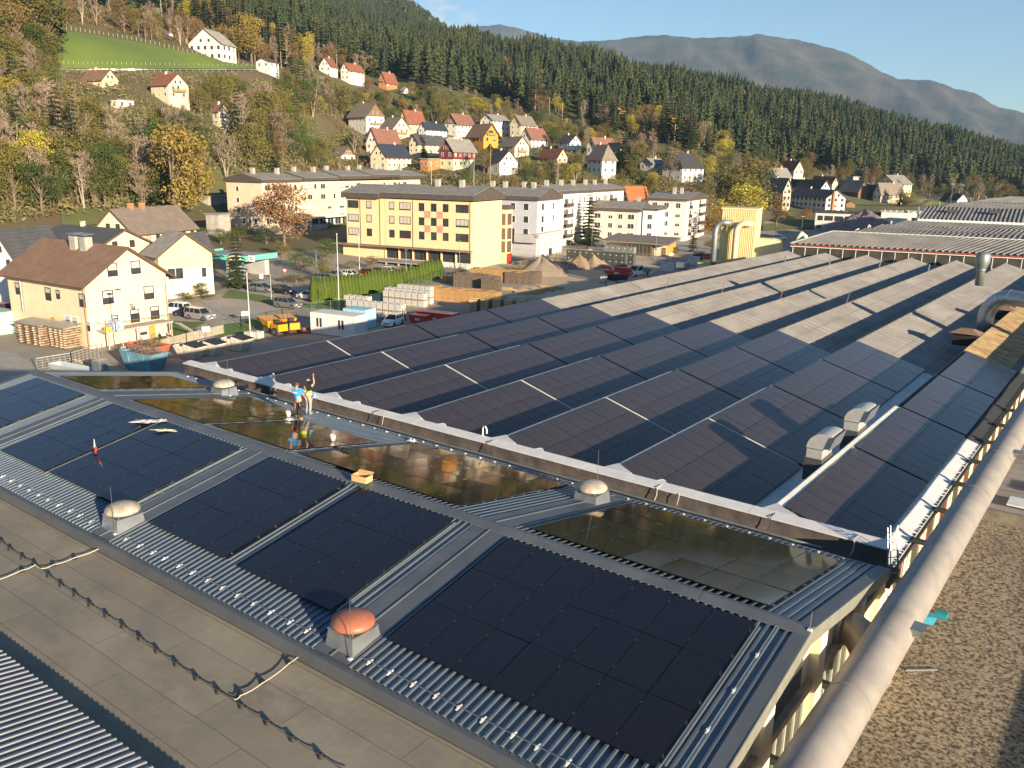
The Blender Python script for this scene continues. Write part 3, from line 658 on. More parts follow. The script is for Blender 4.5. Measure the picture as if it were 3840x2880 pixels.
gpoly('lawn',qa([(430,1290),(560,1230),(820,1200),(1080,1145),(1230,1100),(1220,1300),(760,1330),(460,1370)]),0.045,M_grass)
gpoly('main_road',qa([(-400,920),(0,820),(480,740),(860,650),(1050,590),(1340,538),(1560,545),(2300,430),(2300,520),(1560,620),(1350,650),(1100,700),(870,765),(480,850),(0,935),(-400,1010)]),0.03,M_asph)
gpoly('side_road',qa([(1200,560),(1500,500),(1480,380),(1560,300),(1700,260),(2300,180),(2300,260),(1600,420),(1560,560),(1300,600)]),0.02,M_asph)
gpoly('parking_lot',qa([(-100,1000),(300,975),(520,938),(820,958),(1110,1018),(1400,1045),(1400,1080),(1200,1110),(820,1195),(430,1285),(120,1325),(370,1205),(-100,1190)]),0.035,M_park)
gpoly('parking_lot',qa([(860,765),(1100,730),(1300,800),(2000,720),(2300,700),(2300,800),(1560,960),(1400,980),(1060,925),(830,880)]),0.036,M_park)
gpoly('pale_gravel_bed',qa([(1090,710),(1320,660),(1420,660),(1500,770),(1300,800),(1180,760)]),0.05,M_gravelp)
for k in range(9):
    a=onz(650+.339*(-100+k*150),800+.339*(880-k*24 if k<7 else 712-(k-7)*45)); b=onz(650+.339*(-30+k*150),800+.339*(868-k*24 if k<7 else 700-(k-7)*45))
    d=(b-a)/np.linalg.norm(b-a); nn=np.array([-d[1],d[0],0])*.09
    mb=MB(); mb.quad((*(a-nn)[:2],.055),(*(b-nn)[:2],.055),(*(b+nn)[:2],.055),(*(a+nn)[:2],.055)); struct('road_marking',mb,M_line)
a=onz(650,800+.339*905); b=onz(650+.339*820,800+.339*772)
for a,b in ((onz(580,1118),onz(806,1072)),(onz(945,1054),onz(1115,1012))):
    d=(b-a)/np.linalg.norm(b-a); nn=np.array([-d[1],d[0],0])*.08
    mb=MB(); mb.quad((*(a-nn)[:2],.055),(*(b-nn)[:2],.055),(*(b+nn)[:2],.055),(*(a+nn)[:2],.055)); struct('road_marking',mb,M_line)
# concrete apron bottom left and the meadow on the hill
gpoly('concrete_apron',[(-300,1290),(60,1325),(160,1390),(-300,1700)],0.04,M_concrete)

# ================================================================ far factory halls with their ridges across
AZC=R(12.5); ux=np.array([math.cos(AZC),math.sin(AZC),0]); uy=np.array([-math.sin(AZC),math.cos(AZC),0])
def far_hall(label,eL,dE,rL,dR,length,white_edge=False,band=0,clad=None,wave=0.9,amp=.11):
    e=atd(*eL,dE); r_=atd(*rL,dR); 
    # project ridge start to local frame of the eave start
    dx=(r_-e)@ux; dy=(r_-e)@uy; dz=r_[2]-e[2]
    t=thing('factory_hall',label,'building',(e[0],e[1],0),AZC)
    n=int(length/wave*4); mb=MB(); P=[]
    for s in (0,1):
        P.append([(dx*s+length*j/n,dy*s,e[2]+dz*s+amp*math.sin(2*math.pi*(j/4))) for j in range(n+1)])
    mb.sheet(P); mb.build('corrugated_roof_slope',M_fibd,t)
    P=[[(dx+length*s,dy,r_[2]),(dx+length*s,dy*2,e[2])] for s in (0,1)]; MB().sheet(P).build('corrugated_roof_slope',M_fibd,t)
    mb=MB(); mb.box(.3,.4,0,length,.6,e[2]-.05)
    mb.prism([(.3,.6,0),(.3,2*dy-.5,0),(.3,2*dy-.5,e[2]-.1),(dx*.0+.3,dy,max(e[2],r_[2]-dz*.05)-.1),(.3,.6,e[2]-.1)],(.2,0,0)); mb.build('wall',clad or M_cream,t)
    if white_edge:
        MB().bar((0,0,e[2]+.12),(dx,dy,r_[2]+.12),.35,.18).build('white_verge',M_white,t); MB().bar((dx,dy,r_[2]+.14),(dx+length,dy,r_[2]+.14),.3,.12).build('white_ridge',M_white,t)
        MB().box(0,-.12,e[2]-.28,length,.1,e[2]-.08).build('red_gutter',M_brick_red,t); MB().box(0,.0,e[2]-.44,length,.36,e[2]-.30).build('white_beam',M_white,t)
        for k in range(int(length/1.9)):
            x=.35+k*1.9
            wn=MB().box(x+.1,.34,e[2]-2.1,x+1.8,.38,e[2]-.45).build('window',M_glassd,t); MB().box(x,.28,e[2]-2.15,x+.1,.39,e[2]-.44).build('window_frame',M_wframe,wn)
    return t
C1=far_hall('long dark corrugated hall with window band right behind the sawtooth roofs',(2965,914),146,(3124,869),156,75,True,amp=.2)
far_hall('second grey corrugated hall behind the white-edged one',(3190,878),170,(3241,858),180,70)
far_hall('third grey corrugated hall, with dark stains on its roof',(3240,868),186,(3308,841),196,70)
far_hall('fourth grey corrugated hall, low strip below the tall one',(3330,848),206,(3397,827),216,70)
far_hall('tall grey corrugated hall with two roof hatches and pale cladding',(3437,817),228,(3472,773),243,80,clad=M_whitesheet)
far_hall('grey corrugated hall just behind the tall one',(3520,778),256,(3600,757),268,80)
far_hall('second last grey corrugated hall toward the horizon',(3640,757),280,(3732,742),292,80)
far_hall('farthest grey corrugated hall at the right edge',(3700,748),304,(3790,737),316,80)
for k,(u,v) in enumerate([(3570,792),(3730,795)]):
    q=atd(u,v,236); o=MB().box(-1.2,-.9,-.3,1.2,.9,.45).build('roof_hatch',mat('roof_hatch_dark',(0.06,0.06,0.06),.7),None,False,q); o.rotation_euler=(0,0,AZC); tag(o,['left dark roof hatch on the tall corrugated hall','right dark roof hatch on the tall corrugated hall'][k],'roof hatch')
# ================================================================ the long pipe and the wall elbow
pip=thing('long_pipe','long fat grey pipe running past the gable wall beside the gravel roof','pipe',(-4.35,0,10.0))
mb=MB(); path=[(0,y,0.012*math.sin(y*.8)) for y in np.arange(2,135,1.5)]
mb.tube(path,[.585+(.006*math.sin(i*1.3)) for i in range(len(path))],32); mb.build('pipe_shell',M_duct,pip,True)
for y in (8.5,14.3,20.1,25.9,31.7,37.5,43.3,49.1,55,61,67):
    MB().tube([(0,y-.02,0),(0,y+.02,0)],.595,32).build('joint_ring',M_duct,pip)
for y,s in ((24.6,1),(44.5,1)):
    MB().hexa([(.35,y-.3,-.05),(.62,y-.3,.15),(.62,y+.3,.15),(.35,y+.3,-.05)],[(.45,y-.3,.35),(.85,y-.28,.35),(.85,y+.28,.35),(.45,y+.3,.35)]).build('sheet_flap',M_galvd,pip)
E=thing('pipe_elbow','brown-grey elbow pipe leaving the gable wall below the ridge','pipe',(0,0,0))
MB().tube([(-5.75,24.2,9.75),(-5.35,24.25,9.8),(-5.05,24.1,9.72),(-4.75,23.75,9.55),(-4.55,23.3,9.4),(-4.4,22.8,9.35)],[.50,.52,.53,.53,.53,.52],22).build('elbow_shell',mat('brown_grey_duct',(0.36,0.31,0.24),.5,c2=(0.28,0.24,0.19),scale=2,metal=.3),E,True)
MB().tube([(-5.8,24.2,9.75),(-5.6,24.2,9.75)],.60,22).build('wall_collar',M_duct,E)
for k in range(12):
    y=14.4+k*4.02
    o=MB().box(-5.85,y-.09,8.75,-4.62,y+.09,8.93).build('pipe_bracket',mat('dark_green_steel',(0.03,0.04,0.03),.6)); MB().box(-4.82,y-.08,8.93,-4.62,y+.08,9.55).build('pipe_saddle',MATS['dark_green_steel'],o)
    tag(o,'dark steel bracket reaching from the wall to the long pipe','bracket',group='steel brackets carrying the long pipe')
# right-hand roofs
GZ=6.5
g=MB().box(-5.6,2,GZ-.4,24,45.0,GZ).build('gravel_roof',M_gravel); tag(g,'flat gravel-covered roof on the right below the pipe','roof')
k_=MB(); k_.box(-5.6,45.02,GZ-.5,24,45.35,GZ+.55); kk=k_.build('concrete_kerb',mat('stained_concrete',(0.24,0.22,0.18),.95,c2=(0.13,0.12,0.10),scale=1.2,detail=9)); tag(kk,'low stained concrete kerb at the end of the gravel roof','kerb')
mb=MB(); n=400; mb.sheet([[(x,45.4+70*j/n,7.0+.02*(x+5)+.035*math.sin(2*math.pi*j/n*70/.18*.5)) for j in range(n+1)] for x in (-5.6,24)])
o=mb.build('corrugated_low_roof',M_fib,None,True); tag(o,'brownish corrugated low roof right of the pipe','roof')
for k,(P4,lab) in enumerate([((47.2,45.9,-3.9,-2.9),'pale flat sheet lying beside the kerb on the low roof'),((50.3,48.8,-3.3,-1.2),'grey flat sheet lying farther back on the low roof')]):
    o=MB().box(P4[2],P4[1],7.16,P4[3]+1,P4[0],7.24).build('roof_sheet',M_concrete if k else M_whitesheet); o.rotation_euler=(0,0,0); tag(o,lab,'sheet')
o=MB().box(-.55,-.03,0,.55,.03,.05).build('steel_bar',M_galv,None,False,onz(3455,2514,GZ)); o.rotation_euler=(0,0,R(40)); tag(o,'short pale steel bar lying on the gravel roof','bar')
t=thing('toolbox','small turquoise toolbox on the gravel roof','toolbox',onz(3530,2315,GZ)); Mt=mat('turquoise_plastic',(0.02,0.30,0.36),.5)
MB().box(-.2,-.15,0,.2,.15,.22).build('box_body',Mt,t); MB().tube([(-.15,0,.22),(-.12,0,.32),(.12,0,.32),(.15,0,.22)],.015,6).build('handle',M_black,t)
t=thing('tub','light blue tub beside the long pipe','tub',onz(3478,2335,GZ),R(20)); t.scale=(.7,.7,.9); MB().hexa([(-.25,-.2,0),(.25,-.2,0),(.25,.2,0),(-.25,.2,0)],[(-.35,-.28,.35),(.35,-.28,.35),(.35,.28,.35),(-.35,.28,.35)]).build('tub_body',mat('light_blue_plastic',(0.05,0.38,0.55),.5),t); MB().box(-.36,-.29,.35,.36,.29,.38).build('rim',MATS['light_blue_plastic'],t)
o=MB().tube([(-.12,-.03,.04),(0,.02,.05),(.14,.0,.04)],.05,8).build('red_cloth',M_brick_red,None,False,onz(3460,2358,GZ)); tag(o,'small red cloth on the gravel by the pipe','cloth')
# unseen wall, added to throw the shade over the far right corner of the gravel
o=MB().box(4.9,2,GZ,5.2,29,7.9).build('unseen_shade_wall',M_cream); tag(o,'low wall bounding the gravel roof outside on the right','wall')
# bitumen roof in front of hall A and ribbed roof at bottom left
o=MB().box(-60,-6,9.3,-5.9,YN-.18,9.74).build('bitumen_roof',M_bit); tag(o,'flat grey-brown bitumen roof in the foreground','roof')
mb=MB(); x=-34.0; prof=[]
M_rib2=mat('pale_ribbed_roof',(0.34,0.345,0.36),.45,c2=(0.28,0.285,0.30),scale=1.5,metal=.3)
while x<-8:
    prof+=[(x,0),(x+.15,0),(x+.17,.075),(x+.225,.075),(x+.245,0)]; x+=.25
zL=lambda y:10.12+(8.05-y)*.17
mb.sheet([[(px,y,zL(y)+pz) for px,pz in prof] for y in (-4,8.05)])
mb.sheet([[(px,8.05,zL(8.05)+pz-.02) for px,pz in prof],[(px,8.05,zL(8.05)-.06) for px,pz in prof]])
L2=mb.build('ribbed_low_roof',M_rib2); tag(L2,'pale ribbed metal roof in the bottom left corner','roof')
mb=MB(); mb.box(-34,-4,9.75,-8,7.6,zL(8.05)-.08); mb.build('roof_base',M_gut,L2)
# cables with feet over the bitumen
qc=lambda L:[(.5877*x,2000+.5877*y) for x,y in L]
def foot(t,p):
    MB().lathe([(.09,0),(.085,.02),(.045,.11),(.02,.12)],10,c=(p[0],p[1],9.742)).build('cable_foot',M_black,t)
def cable(label,px,feet,m,r=.014,dz=.0):
    t=thing('roof_cable',label,'cable'); pts=[onz(u,v,9.86+dz) for u,v in qc(px)]
    out=[]
    for a,b in zip(pts[:-1],pts[1:]):
        for s in range(4): 
            q=a+(b-a)*s/4; out.append((q[0],q[1],q[2]-.035*math.sin(math.pi*s/4)))
    out.append(tuple(pts[-1])); MB().tube(out,r,6).build('cable_run',m,t)
    for u,v in qc(feet): foot(t,onz(u,v,9.8))
    return t
M_cab=mat('dark_cable',(0.10,0.095,0.09),.6); M_cabw=mat('pale_cable',(0.6,0.56,0.47),.6)
F1=[(10,50),(65,95),(145,150),(220,190),(313,265),(392,325),(482,385),(577,450),(680,518),(788,588),(897,665),(1005,745),(1127,828),(1257,918),(1395,1003),(1543,1095),(1708,1200),(1868,1305),(2050,1415)]
cable('long roof cable on black feet running along the bitumen roof',[(-60,0)]+F1+[(2260,1545)],F1,M_cab,.012)
cable('pale cable crossing the long cable toward the near domed vent',[(-60,310),(140,235),(225,200),(265,225),(340,200),(475,155),(632,97),(700,45),(740,15)],[(140,235),(340,200),(475,155),(632,97)],M_cabw)
cable('pale cable leading from the long cable to the red domed vent',[(1497,1060),(1535,1035),(1675,955),(1845,830),(1950,740),(2010,690)],[(1535,1020),(1675,945),(1845,820)],M_cabw)
o=MB().box(-.12,-.05,0,.12,.05,.05).build('brick',mat('brick_orange',(0.5,0.27,0.10),.9),None,False,onz(1020,2392,9.745)); tag(o,'orange brick lying alone on the bitumen roof','brick')
o=MB().tube([(-.1,-.04,.02),(0,0,.03),(.12,.05,.02)],.012,5).build('twig',M_wood,None,False,onz(1345,2555,9.745)); tag(o,'small dry twig on the bitumen roof below the red vent','twig')
# grey pipe with wooden blocks at the foot of the parapet
t=thing('gutter_pipe','thin grey pipe lying along the foot of the parapet','pipe')
MB().tube([(x,29.75+.02*math.sin(x),9.60) for x in np.arange(-47,-6.5,1.5)],.055,10).build('pipe_run',M_galvd,t,True)
MB().tube([(-47,29.5,9.55),(-30,29.55,9.55),(-6.6,29.5,9.55)],.03,8).build('cable_run',M_black,t)
for x in (-46,-44,-42.3,-36.9,-31.4,-29.2,-27.1,-24.3,-20.9,-18.2,-14.2,-11.9,-9.2,-6.9):
    o=MB().box(x-.16,29.15,9.43,x+.16,29.33,9.53).build('wooden_block',M_wood); tag(o,'short pale wooden block lying below the parapet','block',group='wooden blocks along the parapet foot')
# white conduit elbows on the parapet
for k,(x,lab) in enumerate([(-40.8,'white cable gooseneck on the parapet behind the left domed vent'),(-24.7,'white cable gooseneck on the parapet behind the middle golden array')]):
    o=MB().tube([(x,30.75,10.1),(x,30.75,10.5),(x+.06,30.75,10.6),(x+.18,30.72,10.62),(x+.28,30.7,10.5),(x+.27,30.7,10.3)],.04,8).build('gooseneck_pipe',M_white); tag(o,lab,'pipe')
for k,(x,lab) in enumerate([(-31.6,'black cable hanging over the parapet right of the workers'),(-23.9,'black cable over the parapet near the middle white gable peak'),(-14.9,'pair of cables over the parapet above the right domed vent'),(-10.1,'black cable over the parapet at the last sawtooth peak'),(-7.0,'thin white cable over the parapet beside the ladder')]):
    o=MB().tube([(x,30.7,10.14),(x,30.08,10.12),(x+.02,30.02,9.8),(x-.05,29.95,9.5)],.016,6).build('hanging_cable',M_cabw if k in(4,2) else M_black); tag(o,lab,'cable')
for k,x in enumerate((-39.6,-36.4,-30.8,-13.9)):
    o=MB().tube([(x,30.08,10.10),(x+.02,30.0,9.9),(x-.04,29.98,9.62)],.014,6).build('hanging_cable',M_cabw); tag(o,['short pale cable end on the parapet left of the workers','short pale cable end on the parapet behind the workers','short pale cable end right of the hi-vis worker','short pale cable end above the right domed vent'][k],'cable')
# leaning ladder
def ladder(label,a,b,wd,n,name='ladder',side=(1,0,0),m=None):
    m=m or M_galvd
    t=thing(name,label,'ladder',a); a=np.array(a,float); b=np.array(b,float)-a; s=np.array(side,float)*wd/2; m=m or M_alu
    for q in (-1,1): MB().bar(s*q,b+s*q,.03,.035).build('ladder_rail',m,t)
    mb=MB()
    for k in range(1,n): c=b*k/n; mb.tube([c-s,c+s],.015,6)
    mb.build('rung',m,t); return t
ladder('aluminium ladder leaning at the right end of the parapet',(-5.15,29.1,7.8),(-5.80,30.0,10.95),.34,13,side=(.75,.66,0))
ladder('second ladder section lying on the leaning one, slightly higher',(-5.12,29.0,8.0),(-5.72,29.85,11.1),.27,12,side=(.75,.66,0))
# big round duct rising through the last bay
q=onz(3689,1240,9.4)
t=thing('big_round_duct','big shiny round duct bending over toward the rusty roof','duct',(0,0,0))
bx,by=q[0],q[1]; print('duct base',q)
arc=[(bx,by,8.6),(bx,by,10.6)]; rr=2.0; D2=np.array([.93,-.36,0.]); D2/=np.linalg.norm(D2)
for k in range(1,9):
    a=k/8*R(84); arc.append((bx+D2[0]*rr*(1-math.cos(a)),by+D2[1]*rr*(1-math.cos(a)),10.6+rr*math.sin(a)))
e=np.array(arc[-1]); 
for k in (2.5,5,9,14): arc.append(tuple(e+D2*k+np.array([0,0,-.02*k])))
MB().tube(arc,.66,28).build('duct_shell',M_galv,t,True)
for k in (1,3,5,7,9,10,11): 
    p0=np.array(arc[k]); d=np.array(arc[min(k+1,len(arc)-1)])-np.array(arc[k-1]); d/=np.linalg.norm(d); MB().tube([p0-d*.03,p0+d*.03],.675,28).build('joint_ring',M_galv,t)
def hat(label,p,s=1.0):
    t=thing('roof_hood',label,'roof hood',p); MB().hexa([(-.9*s,-.7*s,-1),(.9*s,-.7*s,-1),(.9*s,.7*s,-1),(-.9*s,.7*s,-1)],[(-.9*s,-.7*s,.0),(.9*s,-.7*s,.0),(.9*s,.7*s,.0),(-.9*s,.7*s,.0)]).build('base_box',M_black,t)
    MB().hexa([(-1.2*s,-1.0*s,.02),(1.2*s,-1.0*s,.02),(1.2*s,1.0*s,.02),(-1.2*s,1.0*s,.02)],[(-.5*s,-.35*s,.35),(.5*s,-.35*s,.35),(.5*s,.35*s,.35),(-.5*s,.35*s,.35)]).build('hood_cap',M_brownp,t); return t
hat('brown hood on the dark roof at the foot of the big duct',onz(3652,1240,10.2)+np.array([-.3,-1.5,0]),.95)
hat('brown hood behind the big duct',onz(3765,1160,10.0),.9)
t=thing('round_vent','round grey vent pipe with flared head on the fourth sawtooth valley','roof vent',(-13.4,119.5,8.3))
t.scale=(.46,.46,.42); t.location=tuple(map(float,onx(3676,1036,-12.6))); t['label']='round grey vent pipe with flared head near the window band'
MB().lathe([(.8,-2),(.8,1.5),(1.0,2.0),(1.35,3.2),(1.35,4.6),(1.0,5.2),(.9,5.2)],20).build('vent_shell',M_galvd,t,True); MB().lathe([(.86,1.4),(.86,1.6)],20).build('joint_ring',M_galvd,t)
# thin vertical pipes between the bays far back, and rods
for k,(u,v,x) in enumerate([(2943,975,-47.4),(3109,985,-41.7),(3296,1000,-35.9),(3480,1013,-29.7)]):
    q=onx(u,v,RX[k+1]-.1); o=MB().tube([(q[0],q[1],9.2),(q[0]+.1,q[1],10.9)],.09,8).build('vent_pipe',M_galvd); tag(o,'thin grey vent pipe standing in a sawtooth valley far back, valley %s from left'%['one','two','three','four'][k],'vent pipe',group='thin vent pipes in the sawtooth valleys')
for k,(u,v,i) in enumerate([(2497,1082,1),(2705,1098,2),(2925,1120,3),(3172,1140,4)]):
    q=onx(u,v,RX[i]); o=MB().bar((q[0],q[1],9.9),(q[0]+.25,q[1],11.2),.06).build('rusty_rod',M_brownp); tag(o,'rusty rod on the %s sawtooth ridge from left, middle of the bare roof'%['second','third','fourth','fifth'][k],'rod',group='rusty rods on the bare sawtooth ridges')

# ================================================================ buildings of the town
def wallm(n,c): return mat('render_'+n,c,0.92,c2=tuple(x*.88 for x in c),scale=.5,detail=8)
W=dict(white=wallm('white',(.72,.69,.62)),cream=wallm('cream',(.70,.60,.42)),pink=wallm('pale_pink',(.72,.56,.42)),beige=wallm('beige',(.78,.62,.42)),yellow=wallm('yellow',(.78,.62,.34)),
  orange=wallm('orange_wood',(.68,.30,.045)),darkred=wallm('dark_red_wood',(.16,.035,.03)),brown=wallm('brown_wood',(.20,.12,.075)),grey=wallm('grey',(.42,.42,.43)),bluegrey=wallm('blue_grey',(.44,.46,.53)),
  palegreen=wallm('pale_green',(.62,.66,.40)),bluew=wallm('bluish_white',(.62,.68,.75)),brick=wallm('brick_red',(.52,.20,.08)),palelilac=wallm('pale_lilac',(.66,.57,.53)),silver=wallm('pale_grey',(.60,.60,.58)),conc=M_concrete)
def roofm(n,c,c2=None):
    m=mat('roof_'+n,c,.85,c2=c2 or tuple(x*.72 for x in c),scale=.6,detail=9); return m
RF=dict(greybrown=roofm('greybrown',(.25,.205,.17)),redbrown=roofm('redbrown',(.24,.115,.085)),red=roofm('red',(.27,.10,.06)),orange=roofm('orange',(.46,.13,.045)),brown=roofm('brown',(.27,.165,.11)),
  dark=roofm('dark',(.045,.047,.055)),grey=roofm('grey',(.26,.245,.225)),slate=roofm('slate',(.085,.09,.10)),solar=roofm('solar',(.03,.04,.07)),pale=roofm('pale',(.36,.33,.29)))
for k_,m_ in RF.items():
    if k_ in('brown','slate','greybrown'): lines(m_,tuple(0.5*x for x in m_.node_tree.nodes['Color Ramp'].color_ramp.elements[1].color[:3]),.9,rowh=.33,mortar=.03,rot=(R(0),0,0))
M_eave=mat('eave_wood',(.10,.065,.045),.8)
FRM=dict(white=M_wframe,dark=M_dframe)
def window(t,side,p,w,h,nrm,fr=None,blind=0.0,gl=None,mull=1,sill=True,tangent=None):
    """window on a wall: p = lower left corner on the wall, nrm = outward normal (axis), local coords"""
    n=np.array(nrm,float); tx=np.array(tangent,float) if tangent is not None else np.cross([0,0,1],n); p=np.array(p,float); up=np.array([0,0,1.])
    def B(mb,a0,b0,a1,b1,d0,d1,k=None):
        q=lambda a,b,d: p+tx*a+up*b+n*d
        mb.hexa([q(a0,b0,d0),q(a1,b0,d0),q(a1,b1,d0),q(a0,b1,d0)],[q(a0,b0,d1),q(a1,b0,d1),q(a1,b1,d1),q(a0,b1,d1)],k)
    f=.09 if w>.9 else .06; mb=MB()
    B(mb,-.12,-.12,w+.12,0,.0,.05); B(mb,-.12,h,w+.12,h+.12,.0,.05); B(mb,-.12,0,0,h,.0,.05); B(mb,w,0,w+.12,h,.0,.05)
    for i in range(1,mull+1):
        if w>.9: B(mb,w*i/(mull+1)-.04,0,w*i/(mull+1)+.04,h,.005,.03)
    fo=mb.build('window',fr or M_wframe,t)
    mb=MB(); B(mb,0,0,w,h*(1-blind),-.02,.012,0)
    if blind>0: B(mb,0,h*(1-blind),w,h,-.02,.028,1)
    mb.build('pane',[gl or M_glass,M_blind],fo)
    if sill: 
        mb=MB(); B(mb,-.16,-.17,w+.16,-.122,0,.13); mb.build('sill',M_concrete,fo)
    return fo
def roof_gable(t,L,Wd,h,r,m,ov=.6,ovg=.6,th=.18,hip=0,name='roof',fascia=M_eave):
    mb=MB(); s=r/(Wd/2)
    for sg in (0,1):
        y0=-ov if sg==0 else Wd+ov; zE=h-ov*s; yc=Wd/2
        a=[(-ovg,y0,zE),(L+ovg,y0,zE),(L+ovg-hip*(Wd/2)*.6,yc,h+r),(-ovg+hip*(Wd/2)*.6,yc,h+r)]
        mb.hexa([(x,y,z) for x,y,z in a],[(x,y,z+th) for x,y,z in a])
    if hip:
        for x0,x1 in ((-ovg,-ovg+hip*(Wd/2)*.6),(L+ovg,L+ovg-hip*(Wd/2)*.6)):
            mb.prism([(x0,-ov,h-ov*s),(x0,Wd+ov,h-ov*s),(x1,Wd/2,h+r)],(0,0,th*.9))
    ro=mb.build(name,m,t)
    mb=MB()
    for xg in (-ovg-.03,L+ovg+.0):
        if hip: continue
        for y0,y1 in ((-ov,Wd/2),(Wd+ov,Wd/2)):
            mb.hexa([(xg,y0,h-ov*s-.12),(xg+.03,y0,h-ov*s-.12),(xg+.03,y1,h+r-.12),(xg,y1,h+r-.12)],[(xg,y0,h-ov*s+th+.02),(xg+.03,y0,h-ov*s+th+.02),(xg+.03,y1,h+r+th+.02),(xg,y1,h+r+th+.02)])
    for y0 in (-ov-.08,Wd+ov): mb.box(-ovg,y0,h-ov*s-.05,L+ovg,y0+.08,h-ov*s+th*.6)
    mb.build('fascia',fascia,t)
    return ro
def chimney(ro,x,y,z0,z1,w=.6,m=None):
    MB().box(x-w/2,y-w/2,z0,x+w/2,y+w/2,z1).build('chimney',m or W['cream'],ro); MB().box(x-w/2-.08,y-w/2-.08,z1+.002,x+w/2+.08,y+w/2+.08,z1+.1).build('chimney_cap',M_concrete,ro)
def balcony(t,x0,y0,x1,y1,z,out,m,flowers=False):
    """along wall from (x0,y0) to (x1,y1), depth vector out"""
    a=np.array([x0,y0,z]);b=np.array([x1,y1,z]);o=np.array([*out,0.])
    mb=MB(); mb.hexa([a,b,b+o,a+o],[a+[0,0,.15],b+[0,0,.15],b+o+[0,0,.15],a+o+[0,0,.15]]); bo=mb.build('balcony',M_concrete,t)
    mb=MB()
    for p,q in ((a,a+o),(a+o,b+o),(b+o,b)):
        d=q-p; n=max(1,int(np.linalg.norm(d)/.35))
        e=.06*np.array([1,1,0])
        mb.bar(p+[0,0,1.05],q+[0,0,1.05],.06); mb.bar(p+[0,0,.62],q+[0,0,.62],.05,.62)
    mb.build('railing',m,bo)
    if flowers: MB().bar(a+o*1.03+[0,0,1.12],b+o*1.03+[0,0,1.12],.16,.14).build('flower_box',mat('balcony_flowers',(.45,.20,.06),.9,c2=(.08,.16,.03),scale=9),bo)
def PAD_OK(p): return 215<math.hypot(p[0],p[1])<700
def house(label,u0,u1,vb,ve,vr,f,side,d,wall,roof,cat='house',phi=38,storeys=None,hip=0,ov=.6,chim=1,base=None,bal=None,upper=None,gable=None,wcol='white',group=None,flat=False,blinds=0.15,extra=None,wins=True,ovg=None,dh=1.0):
    wpx=u1-u0; uc=u0+(1-f)*wpx if side>0 else u0+f*wpx
    s=d/FPX; ph=R(phi)
    Wd=max(3,f*wpx*s/math.cos(ph)); L=max(3,(1-f)*wpx*s/math.sin(ph))
    pc=atd(uc,vb,d); h=(vb-ve)*s*1.0; r=max(.6,(ve-vr)*s*dh)
    toc=math.atan2(-pc[1],-pc[0]); al=toc+side*ph
    c,sn_=math.cos(al),math.sin(al); lx,ly=(L,0) if side>0 else (L,Wd)
    org=(pc[0]-c*lx+sn_*ly, pc[1]-sn_*lx-c*ly, pc[2])
    t=thing('house' if cat=='house' else cat.replace(' ','_'),label,cat,org,al,group)
    if dh<=1 and PAD_OK(pc): PADS.append((org[0]+c*L/2-sn_*Wd/2,org[1]+sn_*L/2+c*Wd/2,pc[2]-.1)); PADS.append((pc[0],pc[1],pc[2]-.1))
    wm=W[wall]; um=W[upper] if upper else wm; dn=6.0
    st=storeys or max(1,round(h/2.8)); hs=h/st
    mb=MB()
    if upper: mb.box(0,0,-dn,L,Wd,hs); mb.build('wall',wm,t); mb=MB(); z0=hs+.002
    else: z0=-dn
    if flat: mb.box(0,0,z0,L,Wd,h)
    elif hip: mb.box(0,0,z0,L,Wd,h)
    else: mb.prism([(0,0,z0),(0,Wd,z0),(0,Wd,h),(0,Wd/2,h+r),(0,0,h)],(L,0,0))
    mb.build('upper_wall' if upper else 'wall',um,t)
    if gable and not flat and not hip:
        MB().prism([(L,-.02,h-.3),(L,Wd+.02,h-.3),(L,Wd/2,h+r-.02)],(.06,0,0)).build('gable_cladding',W[gable],t)
    if flat:
        ro=MB().box(-.4,-.4,h+.002,L+.4,Wd+.4,h+.28).build('roof',RF[roof],t)
    else: ro=roof_gable(t,L,Wd,h,r,RF[roof],ov,ovg if ovg is not None else ov,hip=hip)
    for k in range(chim): chimney(ro,L*(.35+.3*k),Wd*.5,h+r*.7,h+r+.9)
    if base: MB().box(-.04,-.04,-dn,L+.04,Wd+.04,.7).build('plinth',W[base],t)
    if wins:
        fr=FRM[wcol]; rnd=random.Random(label)
        yl=0.0 if side>0 else Wd; nl=(0,-1,0) if side>0 else (0,1,0)
        wsz=1.0 if h/st>2.3 else .8
        for k in range(st):
            z=k*hs+hs*.36; wh=min(1.35,hs*.45)
            n=max(1,int(L/3.0)); 
            for i in range(n):
                xx=L*(i+.5)/n; 
                window(t,0,((xx-wsz/2) if side>0 else (xx+wsz/2),yl,z),wsz,wh,nl,fr,blind=rnd.choice([0,0,.4,.9]) if rnd.random()<blinds*3 else 0,sill=False)
            n=max(2,int(Wd/3.2))
            for i in range(n):
                yy=Wd*(i+.5)/n
                if bal and k==bal and i==n//2: continue
                window(t,0,(L,yy-wsz/2,z),wsz,wh,(1,0,0),fr,blind=0.5 if rnd.random()<blinds else 0,sill=False)
        if not flat and not hip and r>2.0:
            for yy in ([Wd*.38,Wd*.62] if Wd>6 else [Wd/2]): window(t,0,(L+(.06 if gable else 0),yy-.4,h+.25*r*.6),.8,min(1.0,r*.35),(1,0,0),fr,sill=False)
        if bal:
            z=bal*hs-.1; balcony(t,L,Wd*.2,L,Wd*.8,z,(1.1,0),M_bal,True)
            window(t,0,(L,Wd*.5-.45,z+.2),.9,2.0,(1,0,0),fr,sill=False)
    if extra: extra(t,L,Wd,h,r)
    return t
M_bal=mat('balcony_wood',(.42,.24,.10),.8)
T2=lambda x,y:(1200+.5425*x,200+.5425*y)
T1=lambda x,y:(.5787*x,.5787*y)
T3=lambda x,y:(2300+.6962*x,.6962*y)
